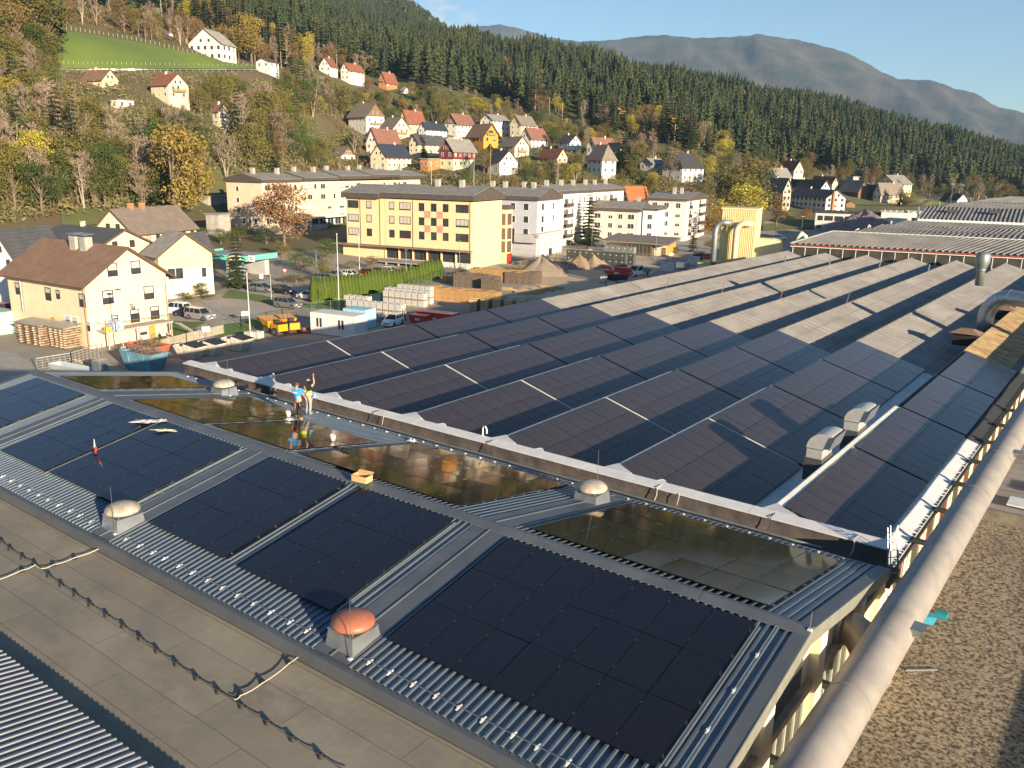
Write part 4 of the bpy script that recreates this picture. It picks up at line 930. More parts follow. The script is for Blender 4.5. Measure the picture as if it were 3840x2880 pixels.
TM=lambda x,y:(2600+.4069*x,560+.4069*y)
def hs(T,label,x0,x1,yb,ye,yr,f,side,d,wall,roof,**k):
    d*=1.19 if T is T2 else 1.12 if T is T3 and d<400 else 1.24 if T is TM and d<440 else 1.0
    u0,vb=T(x0,yb); u1,ve=T(x1,ye); _,vr=T(x0,yr); return house(label,u0,u1,vb,ve,vr,f,side,d,wall,roof,**k)
# hillside village
hs(T2,'large white hillside house with grey-brown roof and flower balcony, leftmost of the village',205,440,550,440,358,.50,1,395,'white','greybrown',bal=1,gable='brown',storeys=2,ov=1.0)
hs(T2,'cream hillside house with grey-brown half-hipped roof and balcony below the orange-roofed one',420,615,598,520,452,.55,1,372,'cream','greybrown',bal=1)
hs(T2,'yellow hillside house with bright orange-red roof',555,725,550,478,405,.28,-1,405,'yellow','red',chim=1)
hs(T2,'low bluish house with solar panels on its roof in the middle of the village',685,875,585,525,485,.28,-1,368,'bluew','solar')
hs(T2,'white hillside house with dark gable and red-brown half-hip roof',865,1068,568,492,428,.40,-1,382,'white','redbrown',gable='brown')
hs(T2,'small flat-roofed beige annex below the dark-gabled white house',885,985,612,580,560,.4,-1,360,'beige','pale',flat=True,chim=0,wins=False)
hs(T2,'bright orange wooden house with brown roof in the village centre',1025,1228,625,568,495,.48,1,350,'orange','brown',ov=1.2,bal=1,wcol='dark')
hs(T2,'tall white and yellow house with shallow grey roof near the top of the village',1112,1305,575,470,432,.42,-1,402,'yellow','grey',upper='white')
hs(T2,'cream house with grey-brown roof at the upper right end of the village row',1315,1490,572,497,440,.42,-1,398,'cream','greybrown')
hs(T2,'white house with red-brown roof and covered balcony on the right of the village',1385,1572,668,592,525,.40,-1,358,'white','redbrown',bal=1)
hs(T2,'cream house with flower balcony and brown roof right of the orange wooden house',1240,1442,725,645,585,.48,1,332,'cream','greybrown',bal=1)
hs(T2,'pale house with red-brown roof behind the bungalow with dark panels',325,560,715,630,535,.34,-1,330,'white','redbrown')
hs(T2,'cream bungalow with dark panel-covered roof below the red-brown one',355,628,795,718,640,.40,-1,300,'cream','solar',chim=1)
hs(T2,'small brown wooden hut on the slope left of the panel-roofed bungalow',90,240,755,706,655,.6,1,312,'white','greybrown',upper='brown',chim=0)
hs(T2,'long white and yellow house with dark grey roof behind the blue spruce',620,870,690,625,572,.25,-1,322,'cream','slate')
hs(T2,'dark red and yellow-green house with grey roof at the village foot',825,1078,795,680,605,.38,-1,300,'palegreen','grey',upper='darkred',storeys=2,chim=1)
hs(T2,'orange flat-roofed annex left of the dark red house',695,865,800,735,715,.3,-1,298,'brick','pale',flat=True,chim=0)
hs(T2,'white gabled house with nearly black roof at the village foot',1160,1362,822,750,680,.60,1,290,'white','dark')
hs(T2,'yellow house with red roof half hidden by bushes',1515,1707,765,720,665,.35,1,312,'yellow','red')
hs(T2,'white house with shiny grey roof alone on the slope right of the village',1650,1800,660,615,572,.5,1,345,'white','slate')
hs(T2,'house with wide dark red roof behind the twin cream houses',1845,2040,700,645,590,.3,-1,332,'white','redbrown')
hs(T2,'white house with brown hipped roof in front of the dark red roof',1845,2040,838,735,645,.48,1,298,'white','greybrown',hip=.8)
hs(T2,'tall cream house with brown half-hip roof right of the white hipped one',1962,2090,775,695,630,.5,1,315,'cream','greybrown')
hs(T2,'white gabled house high on the hill above the village, left wing',5,120,172,98,45,.66,-1,450,'white','red',phi=30)
hs(T2,'white house with small red roof high on the hill, right wing',150,300,185,122,78,.35,-1,452,'white','red')
hs(T2,'brick-red wooden house high above the village beside dark spruces',408,530,240,200,140,.4,-1,470,'brick','red',bal=1)
hs(T2,'tiny white shed below the brick-red hill house',560,606,278,255,238,.5,1,468,'white','pale',chim=0)
hs(T2,'cream gabled house behind trees at the left end of the village',-60,102,580,520,462,.8,1,380,'cream','redbrown')
# left hillside
hs(T1,'big white hall-like house beside the green meadow',1258,1522,392,300,218,.70,-1,420,'white','pale',phi=33,wcol='dark',chim=0,storeys=2)
hs(T1,'yellow gabled chalet below the meadow road',560,752,582,525,470,.45,1,345,'yellow','brown')
hs(T1,'cream house with red roof and wooden balcony below the meadow',1000,1205,635,560,497,.55,1,335,'cream','red',bal=1)
hs(T1,'small orange and white flat-roofed house below the yellow chalet',730,852,708,655,625,.7,1,322,'white','brown',upper='orange',flat=True,chim=0)
hs(T1,'white annex beside the tall autumn tree at the meadow end',1670,1800,442,405,385,.6,-1,430,'white','slate',chim=0)
hs(T1,'brown farm roof behind the upper meadow edge',585,712,245,228,185,.25,-1,490,'white','redbrown',chim=0)
hs(T1,'tiny white hut behind the upper meadow edge on the left',490,540,205,198,180,.5,1,520,'cream','redbrown',chim=0,wins=False)
hs(T1,'small white house among bare trees behind the meadow',1070,1112,250,228,214,.5,1,500,'white','grey',chim=0)
hs(T1,'cream house hidden in the dark trees above the long apartment block',1385,1475,790,725,690,.6,1,305,'cream','redbrown')
# right part of the town
hs(T3,'white mansion with dark hipped roof behind a bare tree',265,478,980,905,835,.48,-1,330,'silver','dark',hip=.9)
hs(T3,'low pale house with grey roof left of the white mansion',145,278,920,885,858,.5,-1,340,'silver','grey',flat=False)
hs(T3,'house with bright orange roof behind the apartment blocks',42,182,1095,1062,1010,.25,-1,300,'silver','orange',chim=0)
hs(TM,'red-roofed cream house on the slope behind the white villa',810,1000,243,190,120,.4,1,385,'cream','red')
hs(TM,'white villa behind a dark conifer',665,880,345,260,190,.45,-1,345,'white','grey')
hs(TM,'cream house with pale brown roof right of the yellow-green birch',672,878,545,378,292,.30,1,318,'cream','greybrown',wcol='dark')
hs(TM,'house with long dark slate roof behind the chimney house',865,1232,540,375,312,.22,1,340,'silver','dark',storeys=3)
def rc(t,L,Wd,h,r): MB().box(L+.05,Wd*.28,-2,L+1.0,Wd*.28+.9,h+r*.9).build('chimney_stack',W['brick'],t)
hs(TM,'white house with orange-red chimney stack on its gable',880,1365,600,460,398,.32,1,322,'silver','slate',extra=rc,wcol='dark')
hs(TM,'red-roofed low house behind the barn',1110,1322,335,308,262,.2,1,400,'cream','red')
hs(TM,'big weathered barn with grey roof',1222,1585,475,392,310,.2,1,392,'brown','grey',chim=0,wins=False)
hs(TM,'small concrete-grey block building at the wood edge',1405,1510,320,262,230,.4,1,430,'grey','pale',flat=True,chim=0,wins=False)
hs(TM,'dark-roofed hut beside the barn',1545,1690,478,415,345,.4,1,398,'brown','dark',chim=0)
hs(TM,'house with wide dark brown roof and cream walls near the round conifer',1665,1895,480,412,332,.25,-1,388,'cream','greybrown')
hs(TM,'white house with shallow grey roof above the brown-roofed one',1695,1980,405,330,262,.55,-1,425,'cream','grey',phi=33)
hs(T3,'small white gabled house near the horizon behind the factory, left one',1768,1828,1095,1078,1050,.6,1,560,'white','dark',chim=0,wins=False)
hs(T3,'small white gabled house near the horizon behind the factory, right one',1822,1895,1095,1078,1052,.6,1,555,'white','dark',chim=0,wins=False)
hs(TM,'dark wooden shed with pale roof below the brown trees',185,305,560,490,470,.4,-1,345,'brown','pale',flat=True,chim=0)
hs(TM,'low brown hut in front of the chimney house, right side',1335,1480,520,500,482,.5,1,352,'brown','redbrown',chim=0,wins=False)

# ================================================================ apartment blocks and the near left houses
TY=R(12)
def text_mesh(name,txt,size,m,parent,loc,rot,ext=.02,al='CENTER'):
    cu=bpy.data.curves.new(name,'FONT'); cu.body=txt; cu.size=size; cu.extrude=ext; cu.align_x=al; cu.align_y='CENTER'
    o=bpy.data.objects.new(name,cu); COL.objects.link(o); dg=bpy.context.evaluated_depsgraph_get(); dg.update()
    me=bpy.data.meshes.new_from_object(o.evaluated_get(dg)); bpy.data.objects.remove(o); me.materials.clear(); me.materials.append(m)
    q=link(name,me,parent,loc); q.rotation_euler=rot; return q
def block(label,org,yaw,L,Wd,h,wall,sections=None,roof='grey',fas=1.15,rise=1.6,dn=3,ov=.6,cat='apartment block',chim=(),ridge_y=.5):
    t=thing('apartment_block',label,cat,org,yaw)
    MB().box(0,0,-dn,L,Wd,h).build('wall',W[wall],t)
    secs=sections or [(0,L,0,0)]
    for k,(a,b,off,dz) in enumerate(secs):
        mf=mat('fascia_brown',(.085,.07,.06),.7,c2=(.065,.055,.05),scale=1)
        a_=a-(ov if k==0 else .0); b_=b+(ov if k==len(secs)-1 else -.02); y0=-ov+off; y1=Wd+ov+off; ym=y0+(y1-y0)*ridge_y; z0=h+dz
        mb=MB(); mb.prism([(a_,y0,z0+.002),(a_,y1,z0+.002),(a_,y1,z0+fas),(a_,ym,z0+fas+rise-.15),(a_,y0,z0+fas)],(b_-a_,0,0)); mb.build('roof_fascia',mf,t)
        mb=MB()
        for ya,za,yb,zb in ((y0-.05,z0+fas,ym,z0+fas+rise),(ym,z0+fas+rise,y1+.05,z0+fas)):
            mb.hexa([(a_-.05,ya,za),(b_+.05*(k==len(secs)-1),ya,za),(b_+.05*(k==len(secs)-1),yb,zb),(a_-.05,yb,zb)],[(a_-.05,ya,za+.1),(b_+.05*(k==len(secs)-1),ya,za+.1),(b_+.05*(k==len(secs)-1),yb,zb+.1),(a_-.05,yb,zb+.1)])
        ro=mb.build('roof',RF[roof],t)
        for cx,cy in chim:
            if a<=cx<b: chimney(ro,cx,cy*Wd,z0+fas+.3,z0+fas+rise+1.3,1.0,M_concrete)
    return t
def corner(M,z0=0): q=onz(*M,z0); return q
def orgL(M,yaw,L,z0=0): q=onz(*M,z0); return (q[0]-L*math.cos(yaw),q[1]-L*math.sin(yaw),z0)
# --- yellow building
L1=32.8; WD1=14.6
t=block('big yellow four-storey building with pink squares on its facade',orgL((1770,1013),TY,L1),TY,L1,WD1,14.5,'yellow',[(0,9.6,-.5,0),(9.6,L1,0,.25)],rise=1.7,chim=((20.8,.42),(27,.42)))
peach=mat('peach_panel',(.78,.58,.34),.9,c2=(.72,.53,.31),scale=.6)
for a,b in ((.4,9.0),(10.6,L1-.5)): MB().box(a,-.06,4.2,b,-.002,14.48).build('facade_panel',peach,t)
for x,wd in ((2.0,2.7),(6.3,1.15),(12.4,1.15),(15.9,2.7),(20.2,1.15),(23.3,1.15),(26.3,1.15),(30.4,2.9)):
    for r_,z in enumerate((12.3,9.2,6.1)):
        bl={0:.9,1:.95,2:0}.get((r_+int(x))%3,0); bl=bl if x<19 else (0 if r_!=1 else .8*(x>29))
        window(t,0,(x-wd/2,-.06,z),wd,1.5,(0,-1,0),M_dframe,blind=bl,mull=2 if wd>2 else 0,sill=False)
ps=mat('pink_square',(.66,.27,.22),.9)
for x in (21.7,24.8):
    for z in (10.75,7.65): MB().box(x-.75,-.10,z,x+.75,-.061,z+1.5).build('pink_square',ps,t)
MB().box(-3.0,-2.4,3.95,L1+.3,0,4.15).build('canopy',roofm('canopy_brown',(.26,.19,.15)),t)
mb=MB(); mb.box(-1,-.3,0,10.5,-.07,3.9); mb.build('ground_floor_wall',peach,t)
for k in range(6):
    x=11+k*3.65; window(t,0,(x,-.02,1.5),3.1,2.2,(0,-1,0),M_dframe,mull=1,sill=False)
    MB().box(x-.4,-.5,0,x-.15,-.05,3.94).build('column',peach,t)
MB().box(11,-.25,-.2,L1-.1,-.03,1.3).build('plinth',W['silver'],t)
mb=MB(); mb.box(9.5,-6.0,1.1,25,-.3,1.25); te=mb.build('terrace',M_concrete,t)
mb=MB()
for k in range(40): mb.bar((9.5+k*.4,-5.95,1.25),(9.5+k*.4,-5.95,2.15),.03)
mb.bar((9.5,-5.95,2.15),(25.1,-5.95,2.15),.05); mb.build('railing',M_galv,te)
for k in range(5): MB().box(11+k*3.2,-5.8,-.1,11.3+k*3.2,-5.5,1.1).build('terrace_post',M_concrete,te)
for k in range(4): MB().box(25+k*.35,-2.5,0,25.35+k*.35,-.3,1.1-k*.27).build('step',M_concrete,te)
mb=MB().box(L1-2.5,WD1,0,L1+1.2,WD1+3.2,12.4); bo=mb.build('stair_tower',W['yellow'],t); MB().box(L1-2.7,WD1-.1,12.41,L1+1.45,WD1+3.4,13.3).build('tower_fascia',MATS['fascia_brown'],bo)
for z in (8.9,5.6,2.6): MB().box(L1+1.2,WD1+.5,z,L1+1.24,WD1+2.8,z+2.6).build('tower_glazing',mat('brown_glazing',(.14,.09,.07),.3),bo)
for z in (8.9,5.6,2.6): MB().box(L1-1.5,WD1-.05,z,L1+1.0,WD1-.001,z+2.6).build('tower_glazing',MATS['brown_glazing'],bo)
MB().box(L1+1.2,WD1+.4,0,L1+1.26,WD1+2.9,2.3).build('red_panel',mat('red_panel',(.6,.03,.03),.5),bo)
for x in (3.9,9.2,17.9,L1-.5): MB().tube([(x,-.12,4.2),(x,-.12,14.4)],.06,6).build('downpipe',M_dframe,t)
# --- long white and yellow block behind
c2_=onz(990,868,4.0); Y2=R(102)
t=block('long white and yellow four-storey apartment block with stepped roofs and many chimneys',(c2_[0],c2_[1],4),Y2,80,12,12.6,'cream',[(0,16,0,0),(16,32,-.8,.35),(32,48,-1.2,.7),(48,64,-1.6,1.0),(64,80,-1.2,.7)],rise=1.5,fas=.8,chim=((3,.45),(12,.4),(20,.45),(28,.4),(35,.45),(45,.4),(52,.45),(60,.4),(66,.45),(75,.4)))
MB().box(-.06,0.05,-1,-.002,11.95,12.55).build('gable_wall_panel',W['pink'],t)
MB().box(18,-.06,3.0,31,-.002,9.5).build('yellow_facade_panel',W['yellow'],t); MB().box(50,-.06,3.0,62,-.002,9.5).build('yellow_facade_panel',W['yellow'],t)
rnd=random.Random(5)
for k in range(27):
    x=1.2+k*2.95; wd=[1.9,1.0,2.1][k%3]
    for z in (10.6,7.7,4.8,1.9): window(t,0,(x,-.06,z),wd,1.35,(0,-1,0),M_wframe,blind=rnd.choice([0,.9,.5,.9,0]),mull=1 if wd>1.5 else 0,sill=False)
for z in (10.2,7.3,4.6): window(t,0,(0-.06,8.6,z),.8,1.2,(-1,0,0),M_wframe,mull=0,sill=False)
for y in (2,4,6): window(t,0,(0-.06,y+.9,1.9),.8,1.2,(-1,0,0),M_wframe,mull=0,sill=False)
MB().box(14,-3,2.6,60,-.07,3.0).build('shop_canopy',M_white,t); MB().box(14,-.3,-1.5,60,-.07,2.5).build('shop_front',W['silver'],t)
for k in range(10): window(t,0,(20+k*3.6,-.3,.3),2.8,1.9,(0,-1,0),M_wframe,mull=1,sill=False)
MB().box(24,-.40,2.2,29,-.32,2.5).build('shop_sign',mat('red_panel',(.6,.03,.03),.5),t)
MB().box(-2,-4,-3,22,-.07,.9).build('shop_base',MATS['concrete'],t)
# --- blue grey building
t=block('blue-grey four-storey building with grey bay, beside the yellow one',orgL((2010,965),TY,24),TY,24,15.0,13.9,'bluegrey',rise=1.9,fas=1.0,chim=((8,.5),(12,.45),(17,.5),(20,.45)))
for x,wd in ((12.5,1.1),(17.4,1.2),(21,1.3)):
    for z in (11.5,8.4,5.3): window(t,0,(x-wd/2,0,z),wd,1.6,(0,-1,0),M_wframe,mull=0,sill=False)
MB().box(18.5,-1.4,3.6,24.6,-.002,5.6).build('grey_bay',W['grey'],t); MB().box(24.002,-1.4,4.9,25.2,15.6,5.9).build('bay_roof',W['grey'],t)
MB().box(24.002,.2,.1,24.9,14.9,4.88).build('lower_wing',W['silver'],t)
MB().box(-.1,-.15,-1,24.0,-.002,2.0).build('plinth',W['grey'],t)
for y in (3.5,10.8):
    for z in (11.5,8.4): window(t,0,(24,y-.7,z),1.4 if y<5 else .8,1.6,(1,0,0),M_wframe,mull=0,sill=False)
window(t,0,(24,2.8,6.1),1.4,1.3,(1,0,0),M_wframe,mull=0,sill=False)
for y in (2.5,6.5,11): window(t,0,(24.9,y,2.5),1.6,1.6,(1,0,0),M_wframe,blind=.9,mull=0,sill=False)
MB().box(24.9,6,-.1,24.96,8,1.8).build('door',M_dframe,t)
# --- stepped white block with dark balconies
for k,(uM,dd,h_,lab) in enumerate([(2180,262,14.6,'white stepped apartment block with dark balconies, nearest section with red graffiti-like mural'),(2262,285,14.4,'white stepped apartment block, middle section behind the tall conifer'),(2330,308,14.2,'white stepped apartment block, farthest section')]):
    q=atd(uM,900,dd); q=np.array([q[0],q[1],0]); Y=R(102); Ls=22
    org=(q[0]-Ls*math.cos(Y),q[1]-Ls*math.sin(Y),0)
    t=block(lab,org,Y,Ls,12,h_,'white',rise=1.5,fas=.8,chim=((5,.4),(16,.4)))
    for x in (2,13):
        for z in (11.8,8.9,6.0,3.1): window(t,0,(x,0,z),1.0,1.3,(0,-1,0),M_wframe,mull=0,sill=False)
    for z in (10.8,7.9,5.0,2.1):
        bo=MB().box(6,-1.2,z,11.5,-.002,z+.15).build('balcony',M_concrete,t); MB().box(6,-1.25,z+.151,11.5,-1.15,z+1.15).build('balcony_front',MATS['fascia_brown'],bo); window(t,0,(7,0,z+.3),3.2,2.0,(0,-1,0),M_wframe,mull=2,sill=False)
    if k==0:
        mb=MB(); rr_=random.Random(2)
        for j in range(46):
            y=rr_.uniform(2,10); z=3+abs(rr_.gauss(0,3.2)); z=min(z,12); a=rr_.uniform(0,3.14); mb.bar((-.03,y,z),(-.03,y+.9*math.cos(a),z+.9*math.sin(a)),.03,.16)
        mb.build('red_mural',mat('mural_red',(.6,.06,.04),.8),t)
# --- pink low block
t=block('pale pink three-storey block joined to the taller one',orgL((2390,907),TY,17),TY,17,12,9.0,'palelilac',rise=1.9,fas=.9,chim=((4,.5),(14.5,.6)))
for x,wd in ((3.8,1.9),(8.0,1.3),(11.2,1.3),(14.6,1.9)):
    for z in (6.7,3.9,1.1): window(t,0,(x-wd/2,0,z),wd,1.4,(0,-1,0),M_wframe,mull=1,sill=False,blind=random.choice([0,0,.4]))
qq=orgL((2390,907),TY,0); 
t=block('narrow recessed link between the two pale pink blocks',(qq[0]+.05,qq[1]+2.5,0),TY,4.6,9,9.6,'bluew',rise=.8,fas=.5)
for z in (6.8,4,1.2): window(t,0,(1.6,0,z),1.3,1.4,(0,-1,0),M_wframe,sill=False)
t=block('tall pale pink apartment block with white balconies on its sunny side',orgL((2563,905),TY,12),TY,12,28,12.3,'palelilac',[(0,12,0,0)],rise=1.7,fas=.7,chim=((6,.3),(8,.35)))
for x in (2.2,5.9,9.6):
    for z in (10.1,7.3,4.5,1.7): window(t,0,(x-.7,0,z),1.4,1.5,(0,-1,0),M_wframe,mull=1,sill=False,blind=random.choice([0,.5]))
for y0 in (4,17):
    for z in (9.9,7.1,4.3,1.5):
        bo=MB().box(12.002,y0,z,13.4,y0+7,z+.15).build('balcony',M_concrete,t); MB().box(13.3,y0,z+.151,13.4,y0+7,z+1.1).build('balcony_front',M_white if y0==4 else MATS['fascia_brown'],bo); window(t,0,(12,y0+1,z+.25),2.4,1.9,(1,0,0),M_wframe,mull=1,sill=False)
# --- low pavilion with glazed front, in front of the pink blocks
q=onz(2382,957,0)
t=thing('pavilion','low pavilion with broad grey roof and glazed corner before the pink blocks','building',(q[0],q[1],0),TY)
MB().hexa([(-9,-1.5,3.3),(9,-1.5,3.0),(9,11,3.6),(-9,11,3.9)],[(-9,-1.5,3.6),(9,-1.5,3.3),(9,11,4.3),(-9,11,4.5)]).build('roof',RF['greybrown'],t)
MB().box(-8,2,-.5,8,10,3.0).build('wall',W['cream'],t)
gl_=MB().box(-2,-.8,0,4.5,2,3.0).build('glazed_corner',M_glassd,t); mb=MB()
for k in range(7): mb.box(-2+k*1.05,-.88,0,-1.9+k*1.05,-.8,3.0)
mb.build('window_frame',M_brownp,gl_); MB().box(6.5,1.9,0,7.6,2.0,2.2).build('door',W['brown'],t); MB().box(8.02,2,0,8.1,9.5,2.9).build('wooden_side',W['orange'],t)
# --- low concrete structure beside the long block
house('grey concrete car deck between the autumn oak and the long block',722,858,800,745,725,.45,-1,262,'conc','pale','building',flat=True,chim=0,wins=False,dh=2)
house('concrete retaining building with ramp left of the long block',780,862,862,810,800,.5,-1,226,'conc','grey','building',flat=True,chim=0,wins=False,dh=2)
# --- near left: beige house
MBG=onz(343,1309,0); YB=R(5)
LB,WB,HB,RB=17.1,11.2,8.15,3.7
org=(MBG[0]-LB*math.cos(YB),MBG[1]-LB*math.sin(YB),0)
t=thing('house','big beige three-storey house with brown tiled roof beside the lumber racks','house',org,YB)
mb=MB(); mb.prism([(0,0,-.3),(0,WB,-.3),(0,WB,HB),(0,WB/2,HB+RB),(0,0,HB)],(LB,0,0)); mb.build('wall',W['beige'],t)
MB().box(-.05,-.05,-.3,LB+.05,WB+.05,.6).build('plinth',W['pink'],t)
ro=roof_gable(t,LB,WB,HB,RB,RF['brown'],.9,.9,.2)
for x in (7.8,10.0):
    MB().box(x,4.2,HB+2.2,x+1.3,5.2,HB+RB+1.0).build('chimney',M_concrete,ro); MB().hexa([(x-.2,4.0,HB+RB+1.25),(x+1.5,4.0,HB+RB+1.25),(x+1.5,5.4,HB+RB+1.35),(x-.2,5.4,HB+RB+1.35)],[(x-.2,4.0,HB+RB+1.33),(x+1.5,4.0,HB+RB+1.33),(x+1.5,5.4,HB+RB+1.43),(x-.2,5.4,HB+RB+1.43)]).build('chimney_cap',M_galv,ro)
for x,z,wd,hh,f in ((1.8,5.4,.9,1.3,M_dframe),(8.6,5.3,1.0,1.4,M_dframe),(11.0,5.7,.55,.9,M_dframe),(15.8,5.2,1.0,1.4,M_dframe),(12.2,2.4,1.1,1.2,M_wframe),(13.7,2.4,1.1,1.2,M_wframe),(16.5,2.2,.9,1.2,M_wframe)):
    window(t,0,(x,0,z),wd,hh,(0,-1,0),f,blind=.4,mull=0,sill=False)
d_=MB().box(9.0,-.06,.9,10.0,-.002,3.1).build('door',W['orange'],t); MB().box(8.85,-.05,.8,8.98,-.002,3.2).build('door_frame',M_wframe,d_)
for y,z,wd,hh,f in ((3.2,8.6,1.15,1.45,M_dframe),(6.4,8.6,1.15,1.45,M_dframe),(2.2,5.3,1.25,1.5,M_dframe),(7.9,5.2,1.25,1.5,M_dframe),(3.1,2.7,.7,.9,M_dframe),(5.7,2.5,1.1,1.5,M_dframe),(8.6,2.5,1.1,1.5,M_dframe),(6.6,.5,1.2,.7,M_wframe)):
    window(t,0,(LB,y,z),wd,hh,(1,0,0),f,blind=.55 if z>5 else .3,mull=0,sill=False)
    mb=MB(); mb.box(LB+.001,y-.25,z-.25,LB+.03,y-.12,z+hh+.25); mb.box(LB+.001,y+wd+.12,z-.25,LB+.03,y+wd+.25,z+hh+.25); mb.box(LB+.001,y-.12,z+hh+.12,LB+.03,y+wd+.12,z+hh+.25); mb.build('window_surround',W['white'],t)
MB().box(LB-.001,8.0,0,LB+.05,9.0,2.0).build('door',W['orange'],t)
bo=MB().box(LB+.001,.8,2.05,LB+2.2,10.2,2.25).build('balcony',M_concrete,t)
mb=MB()
for k in range(24): mb.bar((LB+2.15,.8+k*.41,2.25),(LB+2.15,.8+k*.41,3.2),.03)
mb.bar((LB+2.15,.8,3.2),(LB+2.15,10.2,3.2),.05); mb.bar((LB,.8,3.2),(LB+2.15,.8,3.2),.05); mb.build('railing',M_brownp,bo)
for y in (1.0,5.2,9.9): MB().box(LB+1.95,y,-.2,LB+2.1,y+.15,2.04).build('balcony_post',M_concrete,bo)
for x,y in ((LB-.3,-.12),(LB+.1,WB-.2)): MB().tube([(x,y,7.6),(x,y,0)],.06,8).build('downpipe',M_brownp,t)
MB().tube([(3.4,-.25,7.4),(3.4,-.25,3.3)],.16,10).build('flue_pipe',M_galv,t)
dsh=MB().lathe([(.02,0),(.25,.04),(.42,.14)],16).build('satellite_dish',M_galv,t,True,(LB+.5,5.6,4.5)); dsh.rotation_euler=(R(-70),R(25),R(30)); MB().bar((LB,5.6,4.4),(LB+.5,5.6,4.4),.04).build('dish_arm',M_galv,t)
mb=MB(); 
for k in range(10): mb.box(LB+2.2+k*.0,10.4+k*.32,1.9-k*.22,LB+3.2,10.7+k*.32,2.0-k*.22)
mb.build('outside_stairs',M_concrete,t)
# boxes and things on the balcony
qb=lambda x,y,z: (org[0]+math.cos(YB)*x-math.sin(YB)*y,org[1]+math.sin(YB)*x+math.cos(YB)*y,z)
o=MB().box(-.8,-.7,0,.8,.7,1.05).build('blue_crate',mat('blue_wrapping',(.10,.32,.62),.6,c2=(.6,.6,.6),scale=6,pos=(.45,.55)),None,False,qb(LB+1.2,2.6,2.26)); o.rotation_euler=(0,0,YB); tag(o,'blue and white wrapped crate on the beige house balcony','crate')
o=MB().box(-.3,-.35,0,.3,.35,.5).build('yellow_box',mat('yellow_box',(.75,.5,.05),.6),None,False,qb(LB+1.7,1.3,2.26)); tag(o,'small yellow box on the beige house balcony','box')
# other near-left houses
house('cream house with long dark slate roof behind the beige one',149,572,1048,962,891,.56,1,158,'cream','slate',phi=36,chim=1,ov=.9,wcol='dark',dh=1.0)
house('white house with dark roof and orange gable board at the left edge',-10,212,1068,978,896,.35,-1,153,'silver','slate',phi=40,chim=0,wcol='white')
house('beige house with grey roof and two red chimneys below the green slope',385,728,985,886,810,.37,-1,200,'beige','greybrown',phi=40,chim=0,wcol='dark',extra=lambda t,L,Wd,h,r:[chimney([c for c in t.children if c.name.startswith('roof')][0],x,Wd*.5,h+r*.6,h+r+1.0,.9,W['brick']) for x in (L*.55,L*.72)])
pe=mat('flaking_paint',(.80,.76,.66),.95,c2=(.68,.46,.28),scale=.35,detail=6,pos=(.40,.46))
W['flake']=pe
house('old shop building with flaking white paint and a big shop window',557,782,1072,968,896,.80,1,151,'flake','pale',phi=22,chim=0,upper='yellow',storeys=2,wins=False,
  extra=lambda t,L,Wd,h,r:(window(t,0,(L,Wd*.15,.9),Wd*.28,1.8,(1,0,0),M_wframe,mull=1),window(t,0,(L,Wd*.78,.9),.8,1.6,(1,0,0),M_wframe)))
house('dark-roofed wing right of the old shop building',700,790,1000,945,888,.3,-1,168,'yellow','slate',phi=40,chim=0,wins=False)
# --- petrol canopy
q=atd(860,1000,178); t=thing('canopy','flat canopy with turquoise edge and red lettering behind the tall slim conifer','canopy',(q[0],q[1],0),TY)
tq=mat('turquoise_fascia',(.16,.60,.48),.5)
MB().box(-7,-3,4.3,7,6,4.4).build('canopy_deck',M_galv,t); mb=MB(); mb.box(-7.1,-3.1,3.7,7.1,-3.0,4.7); mb.box(7.0,-3.0,3.7,7.1,6,4.7); mb.box(-7.1,-3,3.7,-7,6,4.7); mb.build('canopy_fascia',tq,t)
MB().box(3.0,-3.16,3.75,5.8,-3.11,4.65).build('sign_board',M_white,t); text_mesh('sign_letters','RZAPF',.75,MATS['mural_red'],t,(4.5,-3.19,4.2),(R(90),0,0))
for x in (-5,1.5,5.5): MB().box(x,-2.5,0,x+.25,-2.25,4.29).build('canopy_post',mat('blue_post',(.12,.25,.35),.5),t)
MB().box(-4,4.5,0,5,5.8,3.6).build('shop_wall',W['grey'],t); MB().box(7.3,-2.6,3.7,8.8,-2.5,4.9).build('white_sign',M_white,t)
text_mesh('sign_letters','K',.8,mat('sign_blue',(.05,.15,.5),.6),t,(8.1,-2.64,4.3),(R(90),0,0))
# --- modern school
q=atd(3055,838,352); YS=R(16)
t=thing('school','long low modern building with ribbon windows and a tall white right wing','building',(q[0],q[1],-1),YS)
MB().box(0,0,0,23,14,7.4).build('wall',W['silver'],t); MB().box(-.3,-.3,7.41,23,14.2,7.9).build('roof',RF['dark'],t)
for z in (4.6,1.0):
    r2=MB().box(.8,-.05,z,22.2,-.002,z+1.8).build('window_band',M_glass,t); mb=MB()
    for k in range(6): mb.box(2.8+k*3.6,-.1,z,3.2+k*3.6,-.051,z+1.8)
    mb.build('window_frame',M_wframe,r2)
MB().box(23.01,-4,0,32,13,8.6).build('right_wing',W['white'],t); MB().box(32.01,-2,0,42,13,8.9).build('far_wing',W['white'],t)
r2=MB().box(33.5,-2.06,4.8,41.5,-2.002,7.0).build('window_band',M_glass,t)
r2=MB().box(32.01,-2.3,0,32.6,-2.01,8.9).build('pink_column',W['pink'],t)
mb=MB()
for k in range(9): mb.box(24+k*2,-3,8.91,24.3+k*2,-2.7,9.5)
mb.build('roof_vent',M_white,t)
